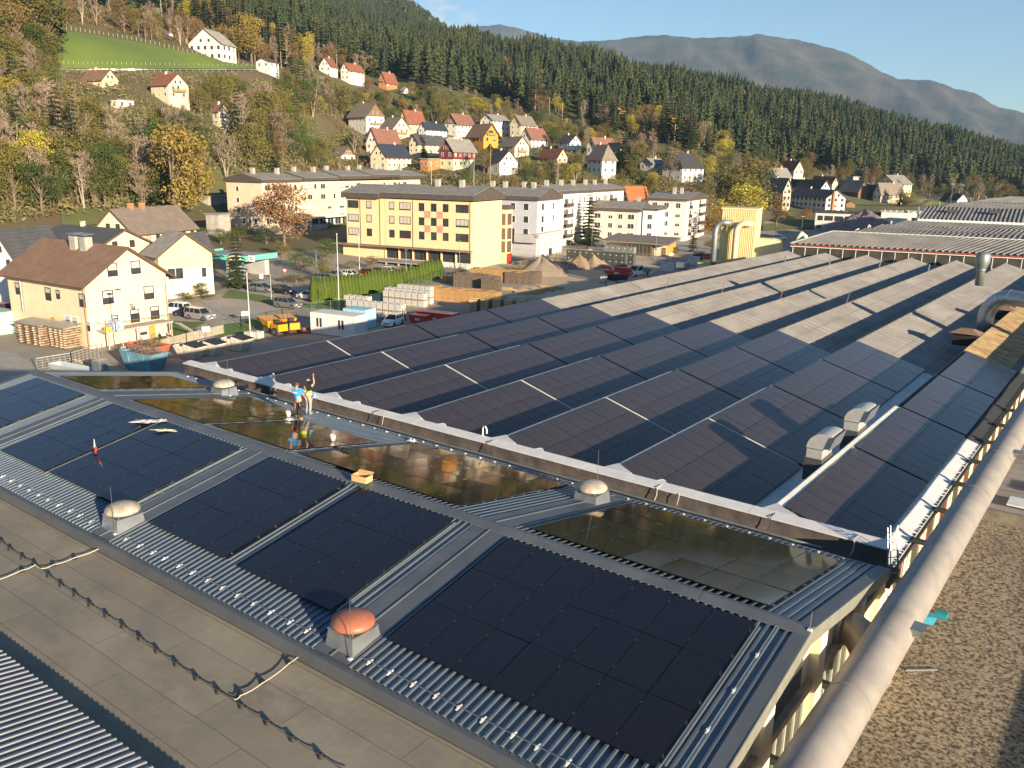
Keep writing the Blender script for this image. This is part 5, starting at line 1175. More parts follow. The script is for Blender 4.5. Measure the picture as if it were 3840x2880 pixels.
# --- yellow filter tower in the yard behind the halls
q=ony(2715,975,139)
t=thing('filter_tower','tall yellow ribbed filter tower with two round ducts behind the sawtooth roofs','tower',(-60.2,139,0),R(14))
ym=mat('yellow_ribbed_cladding',(.74,.64,.36),.6,c2=(.70,.60,.33),scale=.5)
mb=MB(); xs=np.arange(0,5.6,.3); P=[[(x+dx,-.0-dy,z) for x in xs for dx,dy in ((0,0),(.13,0),(.15,.12),(.28,.12))] for z in (3.2,16.0)]
mb.sheet(P); mb.box(0,.02,3.2,5.9,5.8,16.0); mb.build('tower_cladding',ym,t)
MB().box(0,0,0,5.9,5.8,3.19).build('tower_base',W['grey'],t); MB().box(-.1,-.2,16.01,6.0,5.9,16.2).build('tower_cap',ym,t)
MB().box(5.92,.5,2,8.6,4.2,11.2).build('side_hopper',ym,t); MB().hexa([(8.61,.5,4),(10.6,.5,4),(10.6,4.2,4),(8.61,4.2,4)],[(8.61,.5,11.2),(9.9,.5,10.9),(9.9,4.2,10.9),(8.61,4.2,11.2)]).build('side_hopper',ym,t)
for x,off in ((-.6,-1.3),(2.9,-1.6)):
    pth=[(x,off,0),(x,off,12.4)]+[(x+.0+1.2*(1-math.cos(a)),off+.0+.3*math.sin(a),12.4+1.4*math.sin(a)) for a in (.4,.8,1.2,1.5)]+[(x+2.6,off+.8,13.8)]
    MB().tube(pth,.48,16).build('round_duct',M_galvd if x<0 else mat('cream_duct',(.62,.55,.40),.5),t,True)
mb=MB()
for x in (1.2,1.8): mb.bar((x,-.9,0),(x,-.9,15),.06)
for k in range(36): mb.bar((1.2,-.9,.4+k*.4),(1.8,-.9,.4+k*.4),.03)
mb.build('ladder',mat('yellow_paint',(.75,.5,.05),.5),t)
q=onz(2712,1015,0); t=thing('site_cabin','two stacked white cabins with yellow bands beside the filter tower','cabin',(-63.9,139.5,0),R(14))
for k in (0,1):
    c_=MB().box(-.2,0,k*3.3,2.9,6,k*3.3+3.0).build('cabin_box',M_white,t); MB().box(-.25,-.05,k*3.3+3.001,2.95,6.05,k*3.3+3.28).build('yellow_band',MATS['yellow_paint'],t); MB().box(.6,-.04,k*3.3+1.1,1.5,-.002,k*3.3+2.0).build('window',M_glass,t)

# ---- terrain mesh (after the house pads are known)
AZ=[-180+6*i for i in range(14)]+[-94+.5*i for i in range(40)]+[-74+.25*i for i in range(300)]+[1+.5*i for i in range(60)]+[31+6*i for i in range(25)]
DS=[0.5,40,90,130,170]+[185+9*i for i in range(36)]+[520+16*i for i in range(50)]+[1340+45*i for i in range(33)]
P=[[(d*math.sin(R(a)),d*math.cos(R(a)),terr(d*math.sin(R(a)),d*math.cos(R(a)))-0.05) for a in AZ] for d in DS]
M_terr=mat('hillside_grass',(0.085,0.095,0.03),1.0,c2=(0.12,0.085,0.045),scale=0.03,detail=12,pos=(0.4,0.6))
_t=M_terr.node_tree; _N=_t.nodes; _L=_t.links; _b=_N['Principled BSDF']; _s=_b.inputs['Base Color'].links[0].from_socket
_g=_N.new('ShaderNodeNewGeometry'); _x=_N.new('ShaderNodeSeparateXYZ'); _L.new(_g.outputs['Position'],_x.inputs[0]); _n=_N.new('ShaderNodeTexNoise'); _n.inputs['Scale'].default_value=.05; _L.new(_g.outputs['Position'],_n.inputs['Vector'])
_a=_N.new('ShaderNodeMath'); _a.operation='MULTIPLY_ADD'; _a.inputs[1].default_value=5.0; _L.new(_n.outputs[0],_a.inputs[0]); _L.new(_x.outputs[2],_a.inputs[2])
_m=_N.new('ShaderNodeMapRange'); _m.inputs[1].default_value=4.2; _m.inputs[2].default_value=4.8; _L.new(_a.outputs[0],_m.inputs[0])
_c=_N.new('ShaderNodeMixRGB'); _c.inputs[1].default_value=(.28,.255,.21,1); _L.new(_s,_c.inputs[2]); _L.new(_m.outputs[0],_c.inputs[0]); _L.new(_c.outputs[0],_b.inputs['Base Color'])
struct('terrain',MB().sheet(P),M_terr,True)
def terr_sheet(name,px,m,dz=0.12,nu=40,nd=24):
    """px: list of (u, v_bottom, v_top): a strip of ground laid on the hillside"""
    us=[p[0] for p in px]; P=[]
    for j in range(nd+1):
        row=[]
        for i in range(nu+1):
            u=us[0]+(us[-1]-us[0])*i/nu; v0=float(np.interp(u,us,[p[1] for p in px])); v1=float(np.interp(u,us,[p[2] for p in px]))
            g0=ground(u,v0); g1=ground(u,v1)
            if g0 is None or g1 is None: g0=g1 if g0 is None else g0; g1=g0 if g1 is None else g1
            q=g0+(g1-g0)*j/nd; row.append((q[0],q[1],terr(q[0],q[1])+dz))
        P.append(row)
    return struct(name,MB().sheet(P),m,True)
M_mead=mat('meadow_grass',(0.12,0.175,0.03),1.0,c2=(0.09,0.145,0.025),scale=0.05,detail=8)
meadow=terr_sheet('meadow',[(205,262,118),(300,262,128),(500,262,160),(700,262,200),(900,262,243),(1010,262,258)],M_mead,0.5)
g2=mat('slope_grass',(0.13,0.15,0.035),1.0,c2=(0.10,0.11,0.04),scale=0.08,detail=8)
terr_sheet('grass_slope',[(230,850,790),(330,850,770),(500,835,775),(640,835,790)],g2,0.35)
terr_sheet('grass_slope',[(1480,395,350),(1620,405,370),(1760,430,380)],M_mead,0.4)
terr_sheet('grass_slope',[(2090,565,520),(2200,570,530),(2330,575,545)],M_mead,0.4)
terr_sheet('grass_slope',[(1880,690,660),(2100,700,665),(2250,710,680)],g2,0.4)
terr_sheet('grass_slope',[(2860,868,845),(3000,858,825),(3200,870,835),(3330,872,842)],g2,0.4)
terr_sheet('grass_slope',[(3150,770,740),(3300,772,745),(3600,772,750),(3840,770,755)],g2,0.4)

# ================================================================ vehicles
def paint(n,c,metal=0.3): return mat('paint_'+n,c,.28,c2=tuple(x*.95 for x in c),metal=metal)
M_tyre=mat('tyre',(.02,.02,.02),.9); M_rim=mat('rim',(.45,.45,.46),.35,metal=.8); M_carglass=mat('car_glass',(.02,.025,.03),.06); M_tail=mat('tail_light',(.45,.02,.02),.3); M_head=mat('head_light',(.7,.7,.68),.15); M_plate=mat('number_plate',(.75,.75,.72),.5)
def wheel(t,x,y,r,w,out):
    wh=thing('wheel',None,None,(x,y,r)); wh.parent=t
    MB().tube([(0,-w/2,0),(0,-w/2+.03,0),(0,w/2-.03,0),(0,w/2,0)],[r*.92,r,r,r*.92],18).build('tyre',M_tyre,wh,False)
    s=w/2*out; MB().tube([(0,s-.01*out,0),(0,s+.012*out,0)],r*.62,14).build('rim',M_rim,wh)
def car(label,p,yaw,pm,L=4.4,Wd=1.8,H=1.5,kind='hatch',name='parked_car',group='parked cars in the yard and streets',cat='car'):
    """x forward"""
    t=thing(name,label,cat,p,yaw,group)
    r=.32 if H<1.6 else .35; b=.24; hl=L/2
    belt=H*.60; 
    prof={'hatch':[(-hl,.45),(-hl+.02,belt+.05),(-hl+.12,belt+.10),(hl*.38,belt+.02),(hl*.80,belt-.10),(hl*.97,belt-.28),(hl,.48)],
          'suv':[(-hl,.5),(-hl+.02,belt+.05),(-hl+.08,belt+.10),(hl*.40,belt+.05),(hl*.86,belt-.02),(hl*.97,belt-.22),(hl,.5)]}[('suv' if kind in('suv','van') else 'hatch')]
    # lower body as lofted sections over x with rounded shoulders
    xs=np.linspace(-hl,hl,23); P=[]
    for x in xs:
        top=float(np.interp(x,[q[0] for q in prof],[q[1] for q in prof])); e=1-.10*abs(x/hl)**4; wy=Wd/2*e
        bot=b+ (.10 if abs(abs(x)-hl)<.25 else 0)
        wa=0
        for wx in (-hl*.60,hl*.62):
            dx=abs(x-wx); 
            if dx<r*1.15: wa=max(wa,math.sqrt((r*1.15)**2-dx*dx)+r-bot)
        sb=bot+max(0,wa)*.93
        P.append([(x,-wy*.96,sb),(x,-wy,min(top-.12,sb+.12)),(x,-wy,top*.75+.02),(x,-wy*.95,top-.03),(x,-wy*.86,top),(x,0,top+.02),(x,wy*.86,top),(x,wy*.95,top-.03),(x,wy,top*.75+.02),(x,wy,min(top-.12,sb+.12)),(x,wy*.96,sb)])
    mb=MB(); mb.sheet(P)
    mb.add(P[0],[tuple(range(11))]); mb.add(P[-1],[tuple(range(10,-1,-1))])
    mb.box(-hl+.1,-Wd*.36,b-.02,hl-.1,Wd*.36,b+.25)
    mb.build('body',pm,t,True)
    # cabin
    if kind=='van': cab=[(-hl+.04,belt+.05),(-hl+.10,H-.08),(-hl+.35,H),(hl*.25,H),(hl*.52,belt+.02)]
    elif kind=='suv': cab=[(-hl+.03,belt+.05),(-hl+.22,H-.12),(-hl+.5,H-.02),(hl*.12,H),(hl*.46,belt+.03)]
    elif kind=='sedan': cab=[(-hl*.80,belt+.06),(-hl*.45,H-.04),(-.1,H),(hl*.10,H-.02),(hl*.48,belt+.01)]
    else: cab=[(-hl+.06,belt+.08),(-hl+.34,H-.10),(-hl+.75,H-.01),(hl*.08,H),(hl*.50,belt+.01)]
    yb=Wd/2*.90; yt=Wd/2*.70
    def yy(z): return yb+(yt-yb)*(z-belt)/(H-belt)
    mb=MB(); n=len(cab)
    for s in (-1,1): mb.add([(x,s*yy(z),z) for x,z in cab],[tuple(range(n)) if s>0 else tuple(range(n-1,-1,-1))])
    for i in (0,n-2): 
        a,b2=cab[i],cab[i+1]; mb.quad((a[0],-yy(a[1]),a[1]),(a[0],yy(a[1]),a[1]),(b2[0],yy(b2[1]),b2[1]),(b2[0],-yy(b2[1]),b2[1]))
    gl=mb.build('window',M_carglass,t)
    mb=MB()
    for i in range(1,n-2): 
        a,b2=cab[i],cab[i+1]; q=[(a[0],-yy(a[1])-.01,a[1]),(a[0],yy(a[1])+.01,a[1]),(b2[0],yy(b2[1])+.01,b2[1]),(b2[0],-yy(b2[1])-.01,b2[1])]
        mb.hexa([(x,y,z-.01) for x,y,z in q],[(x,y*.97,z+.035) for x,y,z in q])
    # pillars
    for s in (-1,1):
        for (x0,z0),(x1,z1) in ((cab[0],cab[1]),(cab[-2],cab[-1])): mb.bar((x0,s*(yy(z0)+.005),z0),(x1,s*(yy(z1)+.005),z1),.07,.05)
        for fx in (.36,.66):
            xm=cab[1][0]*(1-fx)+cab[-2][0]*fx; mb.bar((xm,s*(yy(belt)+.004),belt),(xm,s*(yy(H)+.004),H),.06,.04)
    mb.build('roof',pm,t)
    for s in (-1,1):
        MB().box(hl*.93,s*Wd*.30-.17,belt-.28,hl+.01,s*Wd*.30+.17,belt-.14).build('headlight',M_head,t)
        MB().box(-hl-.015,s*Wd*.38-.12,belt-.20,-hl+.04,s*Wd*.38+.12,belt+.03).build('tail_light',M_tail,t)
        for wx in (-hl*.60,hl*.62): wheel(t,wx,s*(Wd/2-.10),r,.20,s)
        MB().box(cab[-1][0]-.30,s*(Wd/2)+s*.0,belt+.02,cab[-1][0]-.12,s*(Wd/2+.16),belt+.16).build('wing_mirror',pm,t)
    MB().box(-hl-.02,-.26,.55,-hl-.0,.26,.66).build('number_plate',M_plate,t); MB().box(hl,-.26,.40,hl+.02,.26,.51).build('number_plate',M_plate,t)
    MB().box(hl*.985,-.45,.52,hl+.012,.45,.64).build('grille',M_black,t)
    return t
def gp(u,v,z=.06): q=onz(u,v,0); return (q[0],q[1],z)
SIL=paint('silver',(.50,.50,.50),.6); WH=paint('white',(.78,.78,.77),0); BK=paint('black',(.02,.02,.022)); GY=paint('grey',(.26,.25,.24),.5); BG=paint('blue_grey',(.22,.27,.31),.5); RD=paint('red',(.45,.02,.03)); NB=paint('dark_blue',(.03,.04,.09)); GN=paint('bright_green',(.20,.45,.03)); DR=paint('dark_red',(.22,.015,.02))
q8=lambda x,y:(550+.27125*x,1000+.27125*y)
car('silver minivan parked in front of the dark blue car',gp(*q8(740,735)),R(10),SIL,4.7,1.8,1.66,'van')
car('dark blue hatchback squeezed between white and silver cars',gp(*q8(560,690)),R(191),NB,4.2,1.75,1.48)
car('white off-road car parked farthest left of the three',gp(*q8(400,660)),R(196),WH,4.7,1.85,1.85,'suv')
car('grey estate car alone at the edge of the parking lot',gp(*q8(1955,575)),R(8),GY,4.7,1.8,1.62,'suv')
car('blue-grey estate car beside the lawn strip',gp(*q8(1600,350)),R(12),BG,4.7,1.8,1.5)
car('black car with glowing red tail light beside the signpost',gp(*q8(1880,375)),R(10),BK,4.8,1.8,1.48)
car('white electric hatchback half hidden at the hedge end',gp(1155,1124),R(185),WH,4.0,1.75,1.5)
q5=lambda x,y:(1000+.4973*x,600+.4973*y)
car('dark blue car behind the left hedge end',gp(*q5(440,915)),R(12),BG,4.4,1.8,1.46)
car('dark grey car right next to the white car behind the hedge',gp(*q5(520,890)),R(12),GY,4.4,1.8,1.46)
car('small white car behind the hedge',gp(*q5(640,888)),R(15),WH,3.9,1.7,1.5)
car('red car behind the hedge',gp(*q5(790,875)),R(15),DR,4.3,1.8,1.48)
car('black car behind the hedge right of the red one',gp(*q5(865,868)),R(15),BK,4.3,1.8,1.46)
car('white estate car behind the right part of the hedge',gp(*q5(935,862)),R(15),WH,4.4,1.8,1.48)
car('bright red car at the left picture edge',gp(28,1180),R(8),RD,4.5,1.85,1.6,'suv')
q9=lambda x,y:(1900+.31646*x,850+.31646*y)
car('dark car beside the round shrubs at the blue-grey building',gp(*q9(715,215)),R(15),BK,4.3,1.8,1.46)
car('red car behind the white fence near the tall conifer',gp(*q9(1010,262)),R(100),RD,4.0,1.7,1.5)
car('white and black car next to the white fence',gp(*q9(1180,275)),R(105),WH,4.2,1.75,1.5)
car('black van beside the white and black car',gp(*q9(1235,262)),R(105),BK,4.4,1.8,1.6,'suv')
car('bright green small car under the pavilion roof',gp(*q9(1465,312)),R(100),GN,3.8,1.7,1.5)
car('white car alone on the far lot behind the filter tower',gp(2925,900),R(10),WH,4.4,1.8,1.48)
car('dark car among others on the far lot',gp(3005,912),R(10),BK,4.4,1.8,1.48); car('second dark car on the far lot, nearer the hall',gp(3040,905),R(10),NB,4.4,1.8,1.48)
car('white pickup-like off-roader facing the hall by the hi-vis man',gp(*q5(955,1250)),R(-72),WH,4.2,1.78,1.65,'suv')
# trailer behind it
t=thing('trailer','small flat trailer behind the white off-roader',"trailer",gp(*q5(905,1205)),R(-72))
MB().box(-1.2,-.75,.55,1.2,.75,.62).build('trailer_bed',M_galv,t); mb=MB()
for s in(-1,1): mb.box(-1.2,s*.75,.62,1.2,s*.75+.03*s,.95)
mb.build('side_board',M_galv,t)
for s in(-1,1): wheel(t,0,s*.85,.3,.18,s)
# white delivery truck with open bed
def truck(label,p,yaw):
    t=thing('small_truck',label,'truck',p,yaw)
    mb=MB(); mb.hexa([(1.0,-1,.5),(3.0,-1,.5),(3.0,1,.5),(1.0,1,.5)],[(1.0,-.98,1.35),(3.0,-.95,1.2),(3.0,.95,1.2),(1.0,.98,1.35)]); mb.hexa([(-.3,-1,.5),(1.0,-1,.5),(1.0,1,.5),(-.3,1,.5)],[(-.3,-.95,2.3),(1.0,-.93,2.3),(1.0,.93,2.3),(-.3,.95,2.3)]); mb.hexa([(1.0,-.98,1.36),(2.2,-.96,1.28),(2.2,.96,1.28),(1.0,.98,1.36)],[(1.0,-.9,2.3),(1.35,-.88,2.25),(1.35,.88,2.25),(1.0,.9,2.3)]); mb.build('cab',WH,t)
    MB().quad((2.22,-.85,1.32),(2.22,.85,1.32),(1.42,.8,2.18),(1.42,-.8,2.18)).build('windscreen',M_carglass,t)
    for s in (-1,1):
        MB().hexa([(-.1,s*.985,1.3),(1.9,s*.985,1.3),(1.9,s*.99,1.3),(-.1,s*.99,1.3)],[(-.1,s*.95,2.1),(1.25,s*.95,2.1),(1.25,s*.955,2.1),(-.1,s*.955,2.1)]).build('side_window',M_carglass,t)
        MB().box(2.9,s*.75-.2,.85,3.02,s*.75+.15,1.1).build('headlight',M_head,t)
        for x in (2.3,-2.2): wheel(t,x,s*.88,.36,.24,s)
    MB().box(-3.2,-1.05,.75,-.4,1.05,.9).build('flat_bed',M_galvd,t); mb=MB(); mb.box(-3.2,-1.05,.9,-.4,-1.0,1.3); mb.box(-3.2,1.0,.9,-.4,1.05,1.3); mb.box(-3.2,-1.0,.9,-3.15,1.0,1.3); mb.build('drop_side',M_galvd,t)
    MB().box(3.0,-.6,.55,3.03,.6,.85).build('grille',M_black,t)
    return t
truck('white open-bed van facing left at the edge of the sandy yard',gp(*q9(1560,585)),R(-95))
# ---------------------------------------------------------------- yard machinery
OR=paint('orange',(.75,.33,.02),0)
def dumper(label,p,yaw,s=1.0,name='dumper'):
    t=thing(name,label,'dumper',p,yaw,'orange site dumpers')
    MB().hexa([(.6,-.75,.8),(2.0,-.75,.95),(2.0,.75,.95),(.6,.75,.8)],[(.2,-1.05,1.75),(3.0,-1.0,2.05),(3.0,1.0,2.05),(.2,1.05,1.75)]).build('skip_bucket',OR,t)
    MB().box(.35,-.9,1.74,2.75,.9,1.80).build('load',mat('dirt',(.30,.22,.13),1.0,c2=(.2,.15,.09),scale=5,bump=.6),t)
    MB().box(-1.9,-.7,.6,.1,.7,1.5).build('engine_cover',OR,t); MB().box(-1.95,-.72,1.51,-.9,.72,1.62).build('engine_hood',M_black,t)
    MB().box(-.6,-.35,1.5,-.1,.35,1.9).build('seat',M_black,t); MB().bar((.1,0,1.5),(.3,0,2.0),.06).build('steering_column',M_black,t)
    mb=MB(); mb.tube([(-.9,-.65,1.5),(-.9,-.65,2.8),(-.9,.65,2.8),(-.9,.65,1.5)],.04,6); mb.build('roll_bar',M_black,t)
    for x in (-1.2,1.2):
        for sd in (-1,1): wheel(t,x,sd*.85,.52,.36,sd)
    return t
dumper('orange site dumper with tilted skip beside the white cabin',gp(*q8(1790,930)),R(172)); dumper('second orange site dumper right behind the first at the cabin',gp(*q8(1990,905)),R(160))
def container(label,p,yaw,L,Wd,H,m,win=True,name='container',cat='container',corr=True):
    t=thing(name,label,cat,p,yaw); mb=MB()
    xs=np.arange(0,L+.01,.15); 
    for y,sg in ((0,-1),(Wd,1)): mb.sheet([[(x,y+sg*(.03 if i%2 else 0),z) for i,x in enumerate(xs)] for z in (.15,H-.1)])
    for x,sg in ((0,-1),(L,1)): mb.sheet([[(x+sg*(.03 if i%2 else 0),y,z) for i,y in enumerate(np.arange(0,Wd+.01,.15))] for z in (.15,H-.1)])
    mb.box(-.04,-.04,H-.1,L+.04,Wd+.04,H); mb.box(-.04,-.04,0,L+.04,Wd+.04,.15)
    for x in (0,L):
        for y in (0,Wd): mb.box(x-.05,y-.05,0,x+.05,y+.05,H)
    mb.build('container_box',m,t); return t
tC=container('white site cabin with four slit windows beside the dumpers',gp(1168,1250),R(11),7.2,2.8,2.9,M_white,name='site_cabin',cat='site cabin')
for x in (1.0,1.55,4.6,5.15): MB().box(x,-.08,1.0,x+.28,-.04,2.2).build('window',M_glass,tC)
MB().box(-.08,.7,1.1,-.04,1.9,1.9).build('yellow_sign',mat('yellow_sign',(.8,.65,.05),.6),tC)
container('light blue steel container right of the white cabin',gp(1290,1228),R(11),3.6,2.6,2.7,mat('light_blue_steel',(.33,.60,.72),.6))
container('pale green container at the left picture edge below the beige house',(-124.5,46.5,0),R(5),6,2.5,2.9,mat('pale_green_steel',(.42,.58,.48),.6,c2=(.35,.50,.42),scale=1))
# skips
def skip(label,p,yaw,m,L=3.6,Wd=1.9,H=1.4,cover=True,group='open skips by the picket fence',load=None,name='skip'):
    t=thing(name,label,'skip',p,yaw,group); b=L/2-.75; 
    mb=MB(); B_=[(-b,-Wd/2+.15,0),(b,-Wd/2+.15,0),(b,Wd/2-.15,0),(-b,Wd/2-.15,0)]; T_=[(-L/2,-Wd/2,H),(L/2,-Wd/2,H),(L/2,Wd/2,H),(-L/2,Wd/2,H)]
    mb.add(B_+T_,[(0,3,2,1),(0,1,5,4),(1,2,6,5),(2,3,7,6),(3,0,4,7)]); 
    for a,c in zip(T_,T_[1:]+T_[:1]): mb.bar(a,c,.09)
    for s in (-1,1):
        for x in (-b*.6,b*.6): mb.bar((x,s*(Wd/2-.12),.1),(x*1.15,s*(Wd/2+.02),H),.08)
    mb.build('skip_body',m,t)
    if cover:
        MB().hexa([(-.2,-Wd/2-.03,H+.35),(L/2,-Wd/2-.03,H+.04),(L/2,Wd/2+.03,H+.04),(-.2,Wd/2+.03,H+.35)],[(-.2,-Wd/2-.03,H+.41),(L/2,-Wd/2-.03,H+.1),(L/2,Wd/2+.03,H+.1),(-.2,Wd/2+.03,H+.41)]).build('lid',mat('black_lid',(.03,.03,.033),.6),t)
        MB().prism([(-.2,-Wd/2,H+.05),(-.2,-Wd/2,H+.35),(L/2,-Wd/2,H+.05)],(0,.03,0)).build('lid_side',m,t)
    if load:
        mb=MB(); r_=random.Random(label)
        for k in range(60): 
            a=r_.uniform(0,3.14); x=r_.uniform(-L*.38,L*.38); y=r_.uniform(-Wd*.35,Wd*.35); z=H-.15+r_.uniform(0,.45)
            mb.bar((x,y,z),(x+.6*math.cos(a),y+.6*math.sin(a),z+r_.uniform(-.1,.2)),.10,.04)
        mb.box(-L*.4,-Wd*.4,H-.5,L*.4,Wd*.4,H-.1)
        mb.build('scrap_load',load,t)
    return t
Mws=mat('worn_white_steel',(.62,.57,.50),.7,c2=(.40,.34,.28),scale=2.5,detail=9,pos=(.3,.55))
skip('worn white lidded skip, leftmost of three by the picket fence',gp(*q8(615,1260)),R(12),Mws); skip('worn white lidded skip in the middle of three by the picket fence',gp(*q8(890,1215)),R(12),Mws); skip('worn white lidded skip, rightmost of three, next to the liquid tank',gp(*q8(1265,1150)),R(12),Mws)
Mscr=mat('scrap_wood',(.28,.18,.11),.9,c2=(.12,.09,.07),scale=4)
skip('large blue open container full of scrap wood below the house',gp(545,1385),R(8),mat('faded_blue_steel',(.15,.30,.40),.6,c2=(.10,.20,.28),scale=1.5),5.2,2.3,2.0,False,None,Mscr,'open_container'); skip('red open container of scrap behind the blue one',gp(560,1345),R(8),mat('faded_red_steel',(.45,.13,.08),.6,c2=(.3,.1,.06),scale=2),5.0,2.2,1.7,False,None,Mscr,'open_container')
# flat trailer / trough left of the blue container
t=thing('long_trough','long pale blue trough lying beside the scrap containers','trough',gp(295,1400),R(9)); MB().add([(-4,-.5,0),(4,-.5,0),(4,.5,0),(-4,.5,0),(-4,-.7,.7),(4,-.7,.7),(4,.7,.7),(-4,.7,.7)],[(0,3,2,1),(0,1,5,4),(1,2,6,5),(2,3,7,6),(3,0,4,7)]).build('trough_body',mat('pale_blue_steel',(.42,.50,.52),.6),t); MB().box(3.2,-.6,.7,4.3,.6,1.9).build('grey_board',M_galv,t)
# ibc tanks
M_ibc=mat('ibc_plastic',(.66,.65,.60),.6,c2=(.58,.55,.50),scale=1.5); M_pallet=mat('pallet_wood',(.36,.26,.16),.9,c2=(.22,.16,.10),scale=4)
def ibc(label,p,yaw,z=0):
    t=thing('ibc_tank',label,'liquid tank',(p[0],p[1],z),yaw,'stacked white liquid tanks')
    MB().box(-.5,-.6,.16,.5,.6,1.10).build('tank',M_ibc,t)
    mb=MB()
    for k in range(6):
        x=-.5+k*.2; mb.box(x-.012,-.625,.14,x+.012,-.605,1.14); mb.box(x-.012,.605,.14,x+.012,.625,1.14)
        y=-.6+k*.24; mb.box(.505,y-.012,.14,.525,y+.012,1.14); mb.box(-.525,y-.012,.14,-.505,y+.012,1.14)
    for z_ in (.2,.5,.8,1.12):
        mb.box(-.53,-.63,z_,.53,-.606,z_+.025); mb.box(.506,-.606,z_,.53,.606,z_+.025)
    mb.build('cage',M_galv,t); MB().box(-.52,-.62,0,.52,.62,.13).build('pallet',M_pallet,t); MB().lathe([(.1,1.101),(.1,1.16)],12).build('lid',mat('tank_lid',(.45,.1,.05),.5) if random.random()<.2 else M_white,t)
    return t
def ibc_row(u,v,n,lev,rowlab,yaw=R(11),first=[None]):
    q=onz(u,v,0)
    for i in range(n):
        for l in range(lev):
            p=(q[0]+math.cos(yaw)*i*1.12,q[1]+math.sin(yaw)*i*1.12); o=['leftmost','second','third','fourth','fifth','sixth','seventh','eighth','ninth'][i]
            lab='white caged liquid tank, %s from left in the %s%s'%(o,rowlab,'' if lev==1 else (', upper layer' if l else ', lower layer'))
            if first[0] is None: first[0]=ibc(lab,p,yaw,l*1.17)
            else:
                c=copytree(first[0]); c['label']=lab; c.location=(p[0],p[1],l*1.17); c.rotation_euler[2]=yaw
ibc_row(*q5(640,1160),9,2,'front stack'); ibc_row(*q5(625,1125),4,2,'left rear stack')
ibc_row(*q5(915,1085),7,2,'right stack'); ibc_row(*q5(925,1060),8,2,'row behind it'); ibc_row(*q5(1020,1035),6,2,'rearmost row')
ibc_row(*q8(1440,1010),1,1,'lone pair by the skips'); ibc_row(*q8(1540,1010),1,1,'lone spot beside the dumper')
ibc_row(2262,1082,1,2,'sandy yard corner')
# pallet stacks
M_newp=mat('fresh_pallet_wood',(.55,.33,.13),.9,c2=(.40,.23,.10),scale=4)
def pallet_stack(m):
    mb=MB(); r_=random.Random(4)
    for k in range(15):
        z=k*.145; dx=r_.uniform(-.03,.03)
        for y in (-.55,0,.55): mb.box(-.6+dx,y-.06,z,.6+dx,y+.06,z+.09)
        mb.box(-.6+dx,-.6,z+.09,.6+dx,.6,z+.115)
    return mb
PMn=None
def pstack(u,v,nx,ny,m,lab,yaw=R(11),h=1.0,sx=1.28,key='n',wld=None):
    global PMn
    if PMn is None: PMn={}
    if key not in PMn: PMn[key]=pallet_stack(m).mesh('pallet_stack',m)
    q=onz(u,v,0) if wld is None else wld; D=['first','second','third','fourth','fifth','sixth','seventh','eighth','ninth','tenth','eleventh','twelfth','thirteenth','fourteenth','fifteenth','sixteenth']
    for i in range(nx):
        for j in range(ny):
            x=q[0]+math.cos(yaw)*i*sx-math.sin(yaw)*j*1.3; y=q[1]+math.sin(yaw)*i*sx+math.cos(yaw)*j*1.3
            o=link('pallet_stack',PMn[key],None,(x,y,0),yaw+random.uniform(-.04,.04)); o.scale=(1,1,h*random.uniform(.93,1.04))
            tag(o,'%s stack, %s from left%s'%(lab,D[i],'' if ny==1 else ', %s row back'%D[j]),'pallet stack','wooden pallet stacks in the yard')
M_oldp=mat('old_pallet_wood',(.22,.17,.13),.95,c2=(.12,.09,.07),scale=4)
pstack(*q5(1210,1045),11,2,M_newp,'orange-brown pallet',key='n')
pstack(*q5(1560,905),9,2,M_newp,'light pallet in the rear block,',key='n',h=1.15); pstack(*q5(1825,930),5,3,M_oldp,'old grey pallet beside the sand heap,',key='o',h=1.1)
pstack(*q5(1440,955),7,2,M_oldp,'dark old pallet in the middle block,',key='o',h=1.2); pstack(*q5(1355,925),2,1,M_newp,'pale orange low pallet',key='n',h=.6); pstack(*q5(1650,985),3,1,M_oldp,'dark lone pallet',key='o')
pstack(0,0,15,2,mat('yellow_pallet_wood',(.58,.42,.20),.9,c2=(.42,.30,.16),scale=3),'yellowish pallet along the hall wall,',key='y',yaw=R(24),h=1.15,sx=1.9,wld=onz(*q5(1560,1160)))
# planks bundles
for k,(x,y) in enumerate([(1760,975),(1800,990),(2090,985),(2150,970),(2010,1000),(1960,1010)]):
    q=onz(*q5(x,y),0); mb=MB(); r_=random.Random(k)
    for i in range(14): yy_=r_.uniform(-.6,.6); mb.box(-2.2+r_.uniform(-.3,.3),yy_,.1+.09*(i//4),2.2+r_.uniform(-.3,.3),yy_+.12,.17+.09*(i//4))
    o=mb.build('plank_bundle',M_wood,None,False,q); o.rotation_euler=(0,0,R(14)); tag(o,['loose plank bundle beside the dark lone pallet stacks','second loose plank bundle beside the dark pallet stacks','pile of yellow boards near the hall roof edge, right part','pile of yellow boards near the hall roof edge, far right','pile of yellow boards near the hall roof edge, middle','pile of yellow boards near the hall roof edge, left part'][k],'planks')
